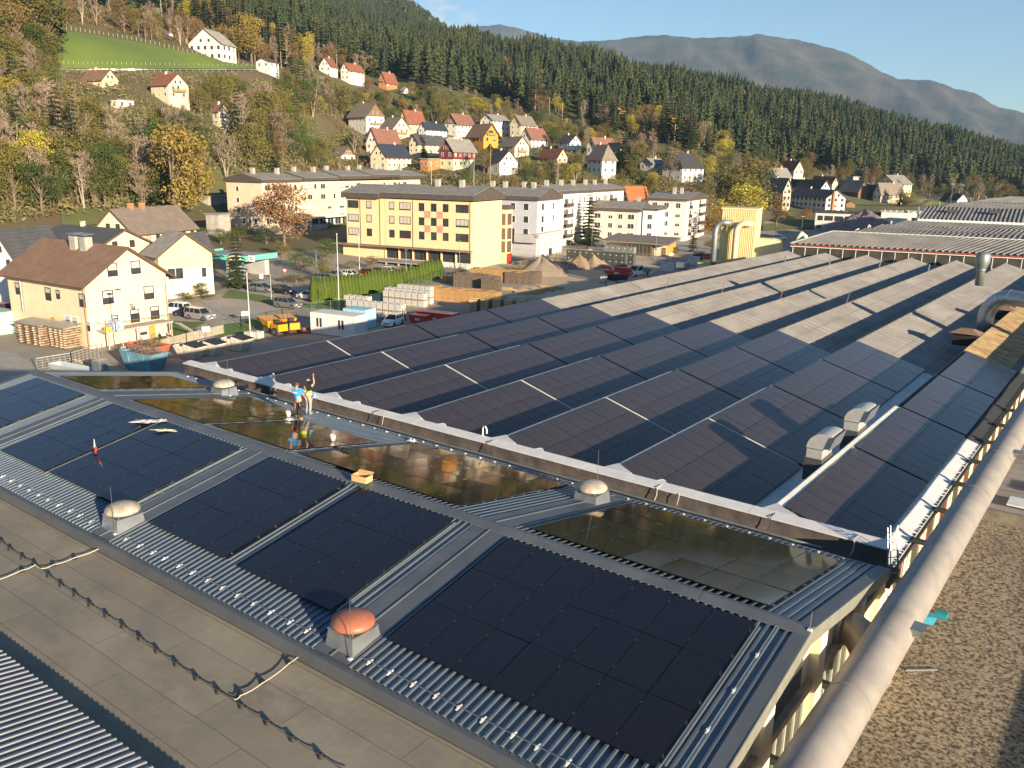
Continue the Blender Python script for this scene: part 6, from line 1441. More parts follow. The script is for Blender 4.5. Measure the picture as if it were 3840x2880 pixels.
# heaps
def heap(label,u,v,r,h,m,seed=1,sx=1.0,yaw=0,name='sand_heap',cat='heap',rough=.12,rocks=0,z=0):
    q=onz(u,v,0) if not hasattr(u,'__len__') else np.array(u); r_=random.Random(seed); P=[]
    for i in range(25):
        row=[]
        for j in range(33):
            a=2*math.pi*j/32; rr=i/24; e=1+.15*math.sin(3*a+seed)+.08*math.sin(7*a+seed*2)
            row.append((r*sx*rr*e*math.cos(a),r*rr*e*math.sin(a),max(-.05,h*(1-rr)**.95*(1+.15*math.sin(2*a+seed))+r_.uniform(-rough,rough)*(1 if 0<i<24 else 0)*.5)))
        P.append(row)
    mb=MB().sheet(P)
    for k in range(rocks):
        a=r_.uniform(0,6.28); rr=r_.uniform(.1,1.05); s=r_.uniform(.12,.4); x,y=r*sx*rr*math.cos(a),r*rr*math.sin(a); zz=h*(1-min(rr,1))
        mb.hexa([(x-s,y-s*.7,zz-.1),(x+s,y-s,zz-.1),(x+s*.8,y+s,zz-.1),(x-s,y+s*.8,zz-.1)],[(x-s*.6,y-s*.6,zz+s*.7),(x+s*.8,y-s*.5,zz+s*.9),(x+s*.5,y+s*.7,zz+s*.6),(x-s*.7,y+s*.6,zz+s*.8)])
    o=mb.build(name,m,None,not rocks,(q[0],q[1],z)); o.rotation_euler=(0,0,yaw); return tag(o,label,cat)
M_sandh=mat('grey_sand',(.27,.22,.165),1.0,c2=(.21,.17,.13),scale=1.5,bump=.4); M_sandb=mat('brown_sand',(.36,.27,.17),1.0,c2=(.28,.20,.13),scale=1.2,bump=.5)
heap('tall grey-brown sand heap beside the old pallets',*q9(405,560),5.6,3.4,M_sandh,1); heap('smaller sand heap behind the tall one',*q9(500,535),4.5,2.4,M_sandb,2)
heap('brown sand heap in front of the dark cage wall, left part',*q9(850,470),5.0,2.8,M_sandb,3); heap('brown sand heap in front of the dark cage wall, right peak',*q9(1025,480),4.2,2.7,M_sandb,4)
M_rub=mat('rubble',(.42,.36,.30),1.0,c2=(.20,.17,.15),scale=2,bump=.5)
heap('rubble of broken asphalt slabs between the two sand heaps',*q9(640,480),4.6,1.2,mat('asphalt_rubble',(.16,.14,.12),1.0,c2=(.3,.26,.2),scale=1.6,bump=.4),5,1.5,0,'rubble_heap','rubble',rocks=60)
heap('pale rubble heap behind the white off-roader',*q5(640,1200),4.6,1.3,M_rub,6,1.5,R(10),'rubble_heap','rubble',rocks=90); heap('brown earth heap right of the pale rubble',*q5(750,1195),3.2,1.2,M_sandb,7)
heap('small reddish rubble spot in front of the white cabin',*q8(2150,900),1.3,.4,mat('red_rubble',(.35,.12,.08),1.0),8,1.4,0,'rubble_heap','rubble',rocks=20)
q=onz(3215,895,0); heap('big grey-purple rubble hill behind the white-edged hall',3235,870,11,7.5,mat('purple_rubble',(.30,.24,.23),1.0,c2=(.20,.16,.16),scale=.7,bump=.6),9,1.6,0,'rubble_heap','rubble',rough=.5,rocks=60)
# cage boxes wall
def cage(m): 
    mb=MB(); 
    for a,b in (((0,0,0),(1.5,0,0)),((0,0,1.4),(1.5,0,1.4))): mb.bar(a,b,.05)
    mb.box(0,-.6,.05,1.5,.6,1.42); 
    for k in range(5): mb.box(k*.37-.02,-.63,0,k*.37+.02,-.601,1.45)
    mb.box(-.02,-.63,1.38,1.52,-.601,1.46); mb.box(-.02,-.63,0,1.52,-.601,.08); mb.box(.6,-.64,.9,.9,-.601,1.1,k=1)
    return mb.mesh('cage_box',[m,M_white])
cm=cage(mat('dark_cage_steel',(.12,.13,.12),.6,c2=(.08,.09,.085),scale=2,metal=.3)); cm2=cage(mat('pale_cage_steel',(.30,.33,.30),.6,c2=(.22,.25,.22),scale=2,metal=.3))
a=onz(*q9(720,410),0); b=onz(*q9(1470,480),0); dv=(b-a); Ln=np.linalg.norm(dv); dv/=Ln; n=int(Ln/1.6); yw=math.atan2(dv[1],dv[0])
DW=['first','second','third','fourth','fifth','sixth','seventh','eighth','ninth','tenth','eleventh','twelfth','thirteenth','fourteenth','fifteenth','sixteenth','seventeenth','eighteenth','nineteenth','twentieth']+['next']*20
for i in range(min(n,20)):
    for l in range(2): o=link('cage_box',cm,None,a+dv*1.6*i+np.array([0,0,l*1.48]),yw); tag(o,'dark cage box in the %s tier, %s from the left end'%(['lower','upper'][l],DW[i]),'cage box','stacked cage boxes at the yard fence')
a2=a+np.array([-dv[1],dv[0],0])*2.2+dv*9
for i in range(min(n-5,14)):
    for l in (2,): o=link('cage_box',cm2,None,a2+dv*1.6*i+np.array([0,0,2.96]),yw); tag(o,'pale cage box on the top tier, %s from left'%DW[i],'cage box','stacked cage boxes at the yard fence')
    for l in (0,1): o=link('cage_box',cm,None,a2+dv*1.6*i+np.array([0,0,l*1.48]),yw); tag(o,'dark rear cage box below the pale %s one from left, tier %s'%(DW[i],['one','two'][l]),'cage box','stacked cage boxes at the yard fence')
# red crusher machine
Mrd=paint('machine_red',(.65,.05,.04),0)
q=onz(*q9(1310,640),0); t=thing('crusher','small red rubble crusher with raised feed plates in the sandy yard','machine',q,R(15))
MB().hexa([(-2.2,-.9,1.3),(2.2,-.9,1.3),(2.2,.9,1.3),(-2.2,.9,1.3)],[(-2.8,-1.1,2.1),(2.6,-1.1,2.1),(2.6,1.1,2.1),(-2.8,1.1,2.1)]).build('machine_body',Mrd,t); MB().hexa([(-.5,-1.3,2.2),(3.6,-1.3,2.0),(3.6,1.0,2.0),(-.5,1.0,2.2)],[(-.2,-1.5,2.9),(3.0,-1.5,2.8),(3.4,.6,2.1),(-.5,.6,2.3)]).build('feed_plate',Mrd,t)
MB().hexa([(-3.2,-.8,2.6),(-1.0,-.8,2.2),(-1.0,.8,2.2),(-3.2,.8,2.6)],[(-3.3,-.8,3.1),(-1.2,-.8,2.8),(-1.2,.8,2.8),(-3.3,.8,3.1)]).build('conveyor',Mrd,t); MB().box(-2,-.95,.2,2,.95,1.1).build('track',M_black,t); MB().box(-.4,-1.13,1.5,.6,-1.1,1.9).build('white_badge',M_white,t)
for k,(x,y,m,lab,sz) in enumerate([(1160,1225,Mrd,'bright red low container next to the hall edge',(2.6,1.6,1.1)),(1290,1215,Mrd,'long red flat container partly hidden by the hall roof',(6.0,2.0,1.3))]):
    q=onz(*q5(x,y),0); t=thing('red_container',lab,'container',q,R(11)); MB().add([(-sz[0]/2,-sz[1]/2,0),(sz[0]/2,-sz[1]/2,0),(sz[0]/2,sz[1]/2,0),(-sz[0]/2,sz[1]/2,0)]+[(sx*(sz[0]/2+.15),sy*(sz[1]/2+.1),sz[2]) for sx,sy in((-1,-1),(1,-1),(1,1),(-1,1))],[(0,3,2,1),(0,1,5,4),(1,2,6,5),(2,3,7,6),(3,0,4,7)]).build('container_body',m,t)
    MB().box(-sz[0]/2-.1,-sz[1]/2-.08,sz[2]+.002,sz[0]/2+.1,sz[1]/2+.08,sz[2]+.1).build('container_lid',m,t)
    MB().box(-.4,-sz[1]/2-.12,.4,.4,-sz[1]/2-.08,.75).build('white_badge',M_white,t)
# grey crates and white racks near the van
r_=random.Random(9)
for k,(u,v,m,h,lab) in enumerate([(2500,1018,M_white,1.8,'white tank rack right of the open-bed van'),(2560,1010,M_galvd,1.5,'grey crate behind the roof edge, left'),(2600,995,M_white,2.0,'white machine box behind the roof edge'),(2655,985,Mrd,2.2,'red gas bottle rack behind the roof edge'),(2620,980,M_gut,2.6,'dark shed box behind the roof edge'),(2340,1075,M_galvd,1.0,'low grey tank group at the roof edge'),(2300,1085,M_galvd,.8,'grey barrels lying at the roof edge')]):
    q=onz(u,v,0); t=thing('yard_crate',lab,'crate',q,R(12)); MB().box(-1.3,-1,.1,1.3,1,h).build('crate_body',m,t); mb=MB()
    for i in range(5): mb.box(-1.3+i*.64,-1.06,0,-1.24+i*.64,-1.001,h+.05)
    mb.box(-1.32,-1.07,h+.002,1.32,1.02,h+.08); mb.build('crate_frame',M_galvd,t)
# lumber racks by the beige house
for k,(x,y,L_,lab) in enumerate([(290,1190,4.8,'large rack of drying boards under a tin sheet beside the beige house'),(500,1215,3.2,'smaller rack of drying boards right of the large one')]):
    q=onz(x*.4973,700+y*.4973,0); t=thing('board_stack',lab,'board stack',(q[0],q[1],0),R(8)); r_=random.Random(k); mb=MB(); m2=MB()
    for i in range(9):
        z=.15+i*.29; 
        for j in range(6): mb.box(-L_/2+r_.uniform(-.3,.1),-1.0+j*.34+r_.uniform(-.06,.02),z,L_/2+r_.uniform(-.1,.35),-1.0+j*.34+.3,z+.12)
        for x_ in (-L_*.4,-L_*.1,L_*.2,L_*.42): m2.box(x_,-1.12+r_.uniform(-.1,.05),z+.12,x_+.10,1.1,z+.29)
    mb.build('board',mat('weathered_boards',(.24,.14,.09),.9,c2=(.14,.09,.06),scale=3),t); m2.build('spacer',mat('pale_spacer',(.46,.38,.28),.9),t)
    MB().hexa([(-L_/2-.3,-1.4,2.75),(L_/2+.3,-1.4,2.75),(L_/2+.3,1.3,3.0),(-L_/2-.3,1.3,3.0)],[(-L_/2-.3,-1.4,2.8),(L_/2+.3,-1.4,2.8),(L_/2+.3,1.3,3.05),(-L_/2-.3,1.3,3.05)]).build('tin_cover',M_galv,t)
for k in range(4):
    q=onz(300+k*28,1352+k*6,0); o=MB().box(-1.6,-.1,0,1.6,.1,.09).build('board',M_wood,None,False,q); o.rotation_euler=(0,0,R(14+9*k)); tag(o,['pale board on the ground in front of the lumber racks, leftmost','pale board lying second from left before the racks','pale board lying third from left before the racks','pale board nearest the blue container'][k],'board')
# ---------------------------------------------------------------- poles, lamps, signs, fences
def pole(label,u,v,vt,kind='lamp',m=M_galv,arm=(1,0),name='street_lamp',cat='street lamp',r=.08,zg=None):
    q=onz(u,v,0) if zg is None else zg; d=math.hypot(q[0],q[1]); top=atd(u,vt,d)[2]; h=top-q[2]
    t=thing(name,label,cat,q); MB().tube([(0,0,0),(0,0,h*.5),(0,0,h)],[r,r*.8,r*.55],8).build('pole',m,t)
    if kind=='lamp':
        ax=np.array([arm[0],arm[1],0.]); MB().tube([(0,0,h),tuple(ax*.4+[0,0,h+.25]),tuple(ax*1.2+[0,0,h+.3])],.035,6).build('lamp_arm',m,t); MB().hexa([ax*.9+[-.1,-.15,h+.24],ax*1.6+[-.1,-.15,h+.24],ax*1.6+[.1,.15,h+.24],ax*.9+[.1,.15,h+.24]],[ax*.95+[-.1,-.1,h+.38],ax*1.5+[-.1,-.1,h+.36],ax*1.5+[.1,.1,h+.36],ax*.95+[.1,.1,h+.38]]).build('lamp_head',M_galvd,t)
    if kind=='top': MB().lathe([(.3,0),(.38,.06),(.3,.14),(.05,.2)],14,c=(0,0,h)).build('lamp_head',M_galvd,t)
    if kind=='flood':
        for s in (-1,1): MB().box(s*.35-.2,-.12,h-.1,s*.35+.2,.12,h+.15).build('lamp_head',M_white,t)
        MB().bar((-.5,0,h),(.5,0,h),.05).build('lamp_arm',m,t)
    if kind=='knob': MB().lathe([(.05,0),(.13,.1),(.05,.2)],8,c=(0,0,h)).build('pole_top',m,t)
    return t
mfl=mat('flag_pole_white',(.66,.66,.64),.45)
pole('tall flagpole right of the skips',938,1238,1027,'knob',mfl,name='flagpole',cat='flagpole'); pole('tall flagpole before the hedge at the cabins',1272,1165,880,'knob',mfl,name='flagpole',cat='flagpole')
pole('tall white pole before the yellow building left part',1349,1032,880,'knob',mfl,name='flagpole',cat='flagpole'); pole('lamp with wide head behind the hedge',1524,1082,938,'top'); pole('tall lamp before the yellow gable',1723,1032,905,'top')
pole('tall lamp beside the beige house balcony',466,1333,1087,'top'); pole('slim lamp before the tall conifer',2218,940,845,'flood'); pole('tall lamp with blue sign before the pavilion',2457,980,862,'flood'); pole('white pole at the stepped white block',2148,900,820,'knob')
pole('curved lamp left of the filter tower',2668,945,893,'lamp',arm=(-1,0)); pole('lamp on the far lot, left',3005,872,812,'flood'); pole('tall lamp in front of the school',3165,862,794,'flood')
pole('floodlight mast near the factory horizon, left',3564,765,690,'flood',zg=atd(3564,765,430)); pole('floodlight mast near the factory horizon, right',3602,762,694,'flood',zg=atd(3602,762,430)); pole('plain mast right of the floodlight masts',3650,758,715,'knob',zg=atd(3650,758,430))
pole('curved street lamp by the petrol canopy',912,890,848,'lamp',arm=(1,.2)); pole('small park lamp by the weeping conifer',1187,1010,957,'top')
pole('wooden utility pole beside the slim tall conifer',862,1078,955,'knob',mat('pole_wood',(.45,.28,.13),.9),name='utility_pole',cat='pole',r=.14); pole('wooden pole standing on the village slope',1838,700,545,'knob',mat('pole_wood',(.45,.28,.13),.9),name='utility_pole',cat='pole',r=.12,zg=atd(1838,700,300)); pole('white mast behind the yellow building roof',1777,705,575,'knob',mfl,name='mast',cat='mast',zg=atd(1777,705,300)); pole('thin mast left of the two roof chimneys',1618,710,620,'knob',mfl,name='mast',cat='mast',zg=atd(1618,710,290))
pole('slim post at the blue-grey estate car',1018,1122,1028,'knob',M_galv,name='sign_post',cat='post')
def sign(label,u,v,h,shape,name='traffic_sign',txt=None):
    q=onz(u,v,0); t=thing(name,label,'traffic sign',q,math.atan2(-q[1],-q[0])+math.pi/2); MB().tube([(0,0,0),(0,0,h)],.035,6).build('post',M_galv,t)
    if shape=='yield': MB().prism([(-.45,-.05,h),(.45,-.05,h),(0,-.05,h-.8)],(0,.02,0)).build('sign_rim',MATS['mural_red'],t); MB().prism([(-.28,-.06,h-.1),(.28,-.06,h-.1),(0,-.06,h-.6)],(0,.008,0)).build('sign_face',M_white,t)
    if shape=='box': MB().box(-.32,-.06,h-.85,.32,-.03,h).build('sign_face',M_white,t); MB().bar((-.2,-.07,h-.7),(.2,-.07,h-.15),.06,.01).build('black_stroke',M_black,t)
    if shape=='blue': MB().tube([(0,-.06,h-.3),(0,-.03,h-.3)],.3,14).build('sign_face',mat('sign_blue',(.05,.1,.4),.5),t)
    if shape=='white': MB().box(-.5,-.06,h-.7,.5,-.03,h).build('sign_face',M_white,t)
    return t
sign('red and white yield sign in the gravel bed',1070,1062,2.7,'yield'); sign('square white road-end sign behind the parked cars',982,1072,2.2,'box'); sign('white notice board on the picket fence',775,1273,1.7,'white'); sign('pale notice board at the green fence by the flagpole',921,1212,1.7,'white'); sign('blue sign on a post before the pavilion',2457,978,3.2,'blue'); sign('small white post sign beside the bush at the pavilion',2516,982,2.2,'white')
def fence(label,pts,h,m,style='mesh',name='fence',sp=2.5,pm=None):
    P0=[np.array(onz(u,v,0)) for u,v in pts]; t=thing(name,label,'fence',(0,0,0)); mb=MB(); mp_=MB()
    for a,b in zip(P0[:-1],P0[1:]):
        d=b-a; L_=np.linalg.norm(d); n=max(1,int(L_/sp))
        for i in range(n+1): q=a+d*i/n; mp_.box(q[0]-.04,q[1]-.04,0,q[0]+.04,q[1]+.04,h+.05)
        if style=='picket':
            k=int(L_/.16)
            for i in range(k): q=a+d*i/k; e=d/L_*.045; mb.hexa([q-e+[0,0,.1],q+e+[0,0,.1],q+e+[.02,.02,.1],q-e+[.02,.02,.1]],[q-e+[0,0,h],q+e+[0,0,h],q+e+[.02,.02,h],q-e+[.02,.02,h]])
            for z in (.3,h*.8): mb.bar(a+[0,0,z],b+[0,0,z],.06,.04)
        elif style=='solid': mb.bar(a+[0,0,h/2],b+[0,0,h/2],.06,h)
        else:
            for z in np.linspace(.08,h,6): mb.bar(a+[0,0,z],b+[0,0,z],.018)
            k=int(L_/.6)
            for i in range(k): q=a+d*i/k; mb.bar(q,q+[0,0,h],.015)
            mb.bar(a+[0,0,h],b+[0,0,h],.05)
    mb.build('fence_infill',m,t); mp_.build('fence_post',pm or M_galv,t); return t
M_pick=mat('grey_picket_wood',(.42,.38,.30),.95,c2=(.30,.27,.21),scale=4)
fence('weathered picket fence between lawn and skips',[(455,1340),(600,1312),(700,1285),(840,1252)],1.25,M_pick,'picket',name='picket_fence',sp=2)
M_gmesh=mat('green_wire_mesh',(.05,.12,.06),.6)
fence('green wire fence with timber frames beside the flagpole',[(835,1248),(905,1235),(1000,1222),(1060,1205),(1180,1190)],1.8,M_gmesh,'mesh',sp=3.5)
fence('green wire fence along the hedge',[(1170,1178),(1310,1168),(1430,1140),(1650,1050),(1745,1020)],1.9,M_gmesh,'mesh')
fence('galvanised gate and railing in front of the lumber racks',[(140,1395),(270,1372),(385,1335)],1.5,mat('pale_railing',(.6,.57,.5),.6),'mesh',name='railing',sp=5)
fence('long wire fence in front of the pavilion',[(2370,978),(2500,985),(2680,992)],1.8,M_galv,'mesh'); fence('white low fence at the parked red car',[(2205,937),(2265,942)],1.0,M_white,'solid'); fence('yellow timber hoarding frame at the sand heaps',[(1920,1010),(2010,1000),(2100,978)],1.6,mat('yellow_timber',(.55,.38,.12),.9),'mesh'); fence('wire fence at the blue-grey building',[(1905,985),(2050,985),(2120,960)],1.8,M_galvd,'mesh')
fence('grey board fence behind the petrol canopy',[(960,965),(1010,960),(1055,962)],1.9,W['grey'],'solid'); fence('turquoise garden fence below the yellow-green tree',[(2870,845),(3000,820)],1.5,mat('turquoise_fence',(.30,.48,.48),.7),'solid'); fence('pale concrete wall beside the autumn chestnut',[(1000,965),(1050,958),(1078,950)],1.1,M_concrete,'solid',name='garden_wall')

# guardrail and fence posts on the meadow
def posts(label,us,vf,h,name='fence',n=40,rail=None):
    t=thing(name,label,'fence',(0,0,0)); mb=MB(); pr=None; rl=MB()
    for i in range(n):
        u=us[0]+(us[1]-us[0])*i/(n-1); v=float(np.interp(u,[p[0] for p in vf],[p[1] for p in vf])); q=ground(u,v)
        if q is None: continue
        mb.box(q[0]-.07,q[1]-.07,q[2]-.5,q[0]+.07,q[1]+.07,q[2]+h*random.uniform(.7,1.05))
        if pr is not None and rail: rl.bar(pr+[0,0,h*.8],q+[0,0,h*.8],.08,rail)
        pr=q
    mb.build('fence_post',mat('pale_post',(.45,.40,.30),.9),t)
    if rail: rl.build('guard_rail',M_galv,t)
posts('row of pale posts along the upper meadow edge',(215,1000),[(215,104),(300,118),(500,150),(700,196),(900,240),(1000,262)],1.5,n=46)
posts('row of pale posts at the lower meadow edge',(240,1015),[(240,244),(1015,252)],1.4,n=44)
posts('metal guardrail along the road below the meadow',(70,1015),[(70,262),(300,268),(1015,266)],.8,'guardrail',40,.4)

# ================================================================ trees and plants
def attr_mat(name,cols,rough=.95,trans=0.0):
    """colour chosen per tree by the face attribute 'tint' (stuff) or object random"""
    m=bpy.data.materials.new(name); m.use_nodes=True; t=m.node_tree; N=t.nodes; L=t.links; b=N['Principled BSDF']; b.inputs['Roughness'].default_value=rough; b.inputs['Specular IOR Level'].default_value=0.15
    at=N.new('ShaderNodeAttribute'); at.attribute_name='tint'; cr=N.new('ShaderNodeValToRGB'); 
    while len(cr.color_ramp.elements)<len(cols): cr.color_ramp.elements.new(.5)
    for i,c in enumerate(cols): cr.color_ramp.elements[i].position=i/(len(cols)-1); cr.color_ramp.elements[i].color=(*c,1)
    L.new(at.outputs['Fac'],cr.inputs[0]); L.new(cr.outputs[0],b.inputs['Base Color']); return m
def leafmat(name,c,c2,rand=.25):
    m=mat(name,c,.9,c2=c2,scale=.45,detail=4,rand=rand,pos=(.38,.62),spec=.2)
    b=m.node_tree.nodes['Principled BSDF']; 
    return m
LM=dict(spruce=leafmat('spruce_needles',(.042,.062,.022),(.028,.044,.018)),
 olive=leafmat('olive_leaves',(.15,.135,.035),(.10,.095,.03)), green=leafmat('green_leaves',(.075,.105,.027),(.048,.072,.02)),
 brown=leafmat('brown_leaves',(.20,.135,.055),(.14,.095,.045)), gold=leafmat('golden_leaves',(.26,.19,.045),(.16,.125,.035),.12),
 yellow=leafmat('yellow_green_leaves',(.36,.31,.04),(.24,.21,.035),.15), orange=leafmat('orange_leaves',(.34,.18,.04),(.24,.13,.035),.15),
 bare=leafmat('bare_twigs',(.27,.21,.15),(.19,.15,.11)), russet=leafmat('russet_leaves',(.20,.10,.05),(.28,.17,.07),.12), thuja=leafmat('thuja_green',(.105,.155,.026),(.08,.12,.022),.1),
 blue=leafmat('blue_spruce_needles',(.10,.14,.12),(.07,.10,.085)), dark=leafmat('dark_conifer_needles',(.035,.055,.02),(.025,.04,.016)))
M_bark=mat('bark',(.20,.15,.11),.95,c2=(.13,.10,.075),scale=3); M_bark2=mat('pale_bark',(.42,.37,.30),.95,c2=(.28,.23,.18),scale=3)
def leaves(mb,c,rad,n,size,r,flat=.5,up=.3):
    """n leaf tufts on and inside an ellipsoid"""
    for _ in range(n):
        d=r.normal(size=3); d/=np.linalg.norm(d)+1e-9; q=np.array(c)+d*np.array(rad)*r.uniform(.55,1.05)
        a=r.normal(size=3); a/=np.linalg.norm(a); b=np.cross(a,d*(1-flat)+r.normal(size=3)*flat); b/=np.linalg.norm(b)+1e-9
        s=size*r.uniform(.6,1.35); q2=[q-a*s*.5-b*s*.3,q+a*s*.5-b*s*.2,q+a*s*.15+b*s*.55]
        mb.add(q2,[(0,1,2)])
def bmesh_broad(seed,h=12,wd=8,n=1500,size=.42,trunk=.25,blobs=11,shape='round'):
    r=np.random.default_rng(seed); tr=MB(); tr.tube([(0,0,-.5),(.05,0,h*.15),(.1*r.normal(),.1*r.normal(),h*.38),(.2*r.normal(),.2*r.normal(),h*.7)],[trunk*1.2,trunk,trunk*.75,trunk*.3],7)
    cr=MB()
    for k in range(blobs):
        a=r.uniform(0,6.28); zz=h*(.28+.60*((k+.5)/blobs)); rr=wd/2*math.sin(math.pi*min(1,max(.12,(zz/h-.15)/.9)))**.7
        if shape=='tall': rr*=.75
        q=(rr*.62*math.cos(a),rr*.62*math.sin(a),zz); s=wd*(.20+.08*r.random())
        tr.tube([(0,0,max(h*.2,zz*.5)),(q[0]*.6,q[1]*.6,zz*.82),q],[trunk*.5,trunk*.3,.03],5)
        leaves(cr,q,(s*1.15,s*1.15,s*.85),n//blobs,size,r)
    leaves(cr,(0,0,h*.86),(wd*.22,wd*.22,h*.13),n//blobs,size,r)
    return tr,cr
def bmesh_bare(seed,h=14,wd=7,n=520,trunk=.2):
    r=np.random.default_rng(seed); tr=MB(); cr=MB()
    stems=r.integers(2,5)
    for s in range(stems):
        a=r.uniform(0,6.28); lean=r.uniform(.02,.22); pts=[(0,0,-.5)]
        for k in range(1,6): z=h*k/5; pts.append((math.cos(a)*lean*z+r.normal()*.15,math.sin(a)*lean*z+r.normal()*.15,z))
        tr.tube(pts,[trunk,trunk*.8,trunk*.6,trunk*.42,trunk*.25,.03],5)
        for k in range(11):
            t=r.uniform(.3,.95); i=int(t*5); b=np.array(pts[i])*(1-(t*5-i))+np.array(pts[min(i+1,5)])*(t*5-i); a2=r.uniform(0,6.28); L_=wd*.5*(1.15-t)*r.uniform(.6,1.1)
            e=b+np.array([math.cos(a2)*L_,math.sin(a2)*L_,L_*r.uniform(.7,1.3)]); tr.tube([b,(b+e)/2+r.normal(size=3)*.1,e],[trunk*.28,trunk*.18,.02],4,cap=False)
            for q in range(n//(stems*11)):
                tt=r.uniform(.2,1); o=b+(e-b)*tt; d=r.normal(size=3); d[2]=abs(d[2])+.6; d/=np.linalg.norm(d); l=r.uniform(.6,1.6); w_=np.cross(d,r.normal(size=3)); w_/=np.linalg.norm(w_)
                cr.add([o-w_*.045,o+w_*.045,o+d*l],[(0,1,2)]); 
                if r.random()<.5: s2=.22; c=o+d*l*.8; cr.add([c,c+r.normal(size=3)*s2,c+r.normal(size=3)*s2],[(0,1,2)])
    return tr,cr
def bmesh_spruce(seed,h=22,wd=6,tiers=17,per=12,trunk=.28,bare=.08,seg=2):
    r=np.random.default_rng(seed); tr=MB(); tr.tube([(0,0,-1),(0,0,h*.5),(0,0,h*.97)],[trunk,trunk*.6,.03],6); cr=MB()
    for i in range(tiers):
        t=i/(tiers-1); z=h*(bare+(1-bare)*t**.92); R_=wd/2*(1-t)**.82*(.85+.3*r.random())+.18; n=max(5,int(per*(1-t*.55)))
        for k in range(n):
            a=2*math.pi*(k+r.uniform(-.3,.3))/n+i; L_=R_*r.uniform(.72,1.18); dz=-L_*r.uniform(.20,.45); ca,sa=math.cos(a),math.sin(a); wv=L_*.30+.15
            p0=np.array([0,0,z+.15*L_]); p1=np.array([ca*L_*.55,sa*L_*.55,z+dz*.25]); p2=np.array([ca*L_,sa*L_,z+dz]); s_=np.array([-sa,ca,0])*wv
            cr.add([p0,p1-s_*.9,p1+s_*.9,p2],[(0,1,3),(0,3,2)])
            if seg>1:
                for q in range(3):
                    f=r.uniform(.3,.95); b=p0+(p2-p0)*f; sd=(1 if q%2 else -1); e=b+np.array([-sa*sd,ca*sd,0])*wv*r.uniform(.7,1.2)+np.array([ca,sa,-.45])*wv*.6; cr.add([b+[0,0,.12],b-np.array([ca,sa,0])*.25,e],[(0,1,2)])
    return tr,cr
HB=[]   # what must stay visible: (u0,u1,v0,v1,dist)
def projm(p): q=MR.T@(np.array(p,float)-CAM); return 1920-FPX*q[0]/q[2],1440+FPX*q[1]/q[2]
for o in list(COL.objects):
    if o.parent is None and o.get('category') in ('house','apartment block','building','canopy','school','car','tower','cabin'):
        d=math.hypot(o.location.x,o.location.y)
        if d<60 or d>900: continue
        us=[];vs=[]
        bpy.context.view_layer.update()
        for c in o.children:
            if c.type=='MESH' and (('wall' in c.name) or ('roof' in c.name) or ('body' in c.name)):
                for bb in c.bound_box:
                    w_=o.matrix_world@Vector(bb); 
                    if w_.z<gz(w_.x,w_.y)-.5: w_.z=gz(w_.x,w_.y)
                    u_,v_=projm(w_); us.append(u_); vs.append(v_)
        if us: HB.append((min(us),max(us),min(vs),max(vs),d,o.location.x,o.location.y))
MEAD=[(205,104),(300,118),(500,150),(700,196),(900,240),(1010,262)]
def blocks(x,y,h,wd,tol=.22):
    z=gz(x,y); d=math.hypot(x,y); u,v=projm((x,y,z)); ut,vt=projm((x,y,z+h)); hw=wd/2/d*FPX*.8
    for a,b,c,e,dd,hx,hy in HB:
        if math.hypot(hx-x,hy-y)<6: return True
        if d<dd+4 and u+hw>a+2 and u-hw<b-2 and vt<e-(e-c)*tol and v>c: return True
    if 215<u<1000 and d<430:
        mt=float(np.interp(u,[p[0] for p in MEAD],[p[1] for p in MEAD]))
        if vt<258 and v>mt: return True
    return False
PROTO={}
def proto(kind,variant):
    k=(kind,variant)
    if k in PROTO: return PROTO[k]
    sd=hash(kind)%1 + variant*17+len(kind)*3
    if kind=='spruce': tr,cr=bmesh_spruce(sd,22,6.2); mt,ml=M_bark,LM['spruce']
    elif kind=='pine': tr,cr=bmesh_spruce(sd,24,5.5,10,10,.3,.5); mt,ml=M_bark2,LM['spruce']
    elif kind=='bare': tr,cr=bmesh_bare(sd,14,8,900); mt,ml=M_bark2 if variant%2 else M_bark,LM['bare']
    else: tr,cr=bmesh_broad(sd,12,8.5,4200 if kind in('gold','russet') else 2700,.33); mt,ml=M_bark,LM[kind]
    PROTO[k]=(tr.mesh('trunk',mt),cr.mesh('crown',ml),{'spruce':22,'pine':24,'bare':14}.get(kind,12),{'spruce':6.2,'pine':5.5,'bare':8}.get(kind,8.5))
    return PROTO[k]
def tree(kind,x,y,h,label,group=None,variant=None,wf=1.0,simple=False,z=None,cat='tree',name=None):
    v=random.randrange(4) if variant is None else variant
    mt,mc,h0,w0=proto(kind,v); s=h/h0
    nm=name or {'spruce':'spruce_tree','pine':'pine_tree','bare':'bare_tree','brown':'autumn_tree','gold':'autumn_tree','orange':'autumn_tree','russet':'autumn_tree','yellow':'birch_tree','green':'leafy_tree'}.get(kind,'broadleaf_tree')
    r_=thing(nm,label,cat,(x,y,gz(x,y)-.1 if z is None else z),random.uniform(0,6.28),group); r_.scale=(s*wf,s*wf,s)
    link('trunk',mt,r_); link('crown',mc,r_); return r_
def spot(kind,u,v,h,label,wf=1.0,var=0,**k):
    q=ground(u,v); 
    if q is None: return
    return tree(kind,q[0],q[1],h,label,None,var,wf,z=q[2]-.1,**k)
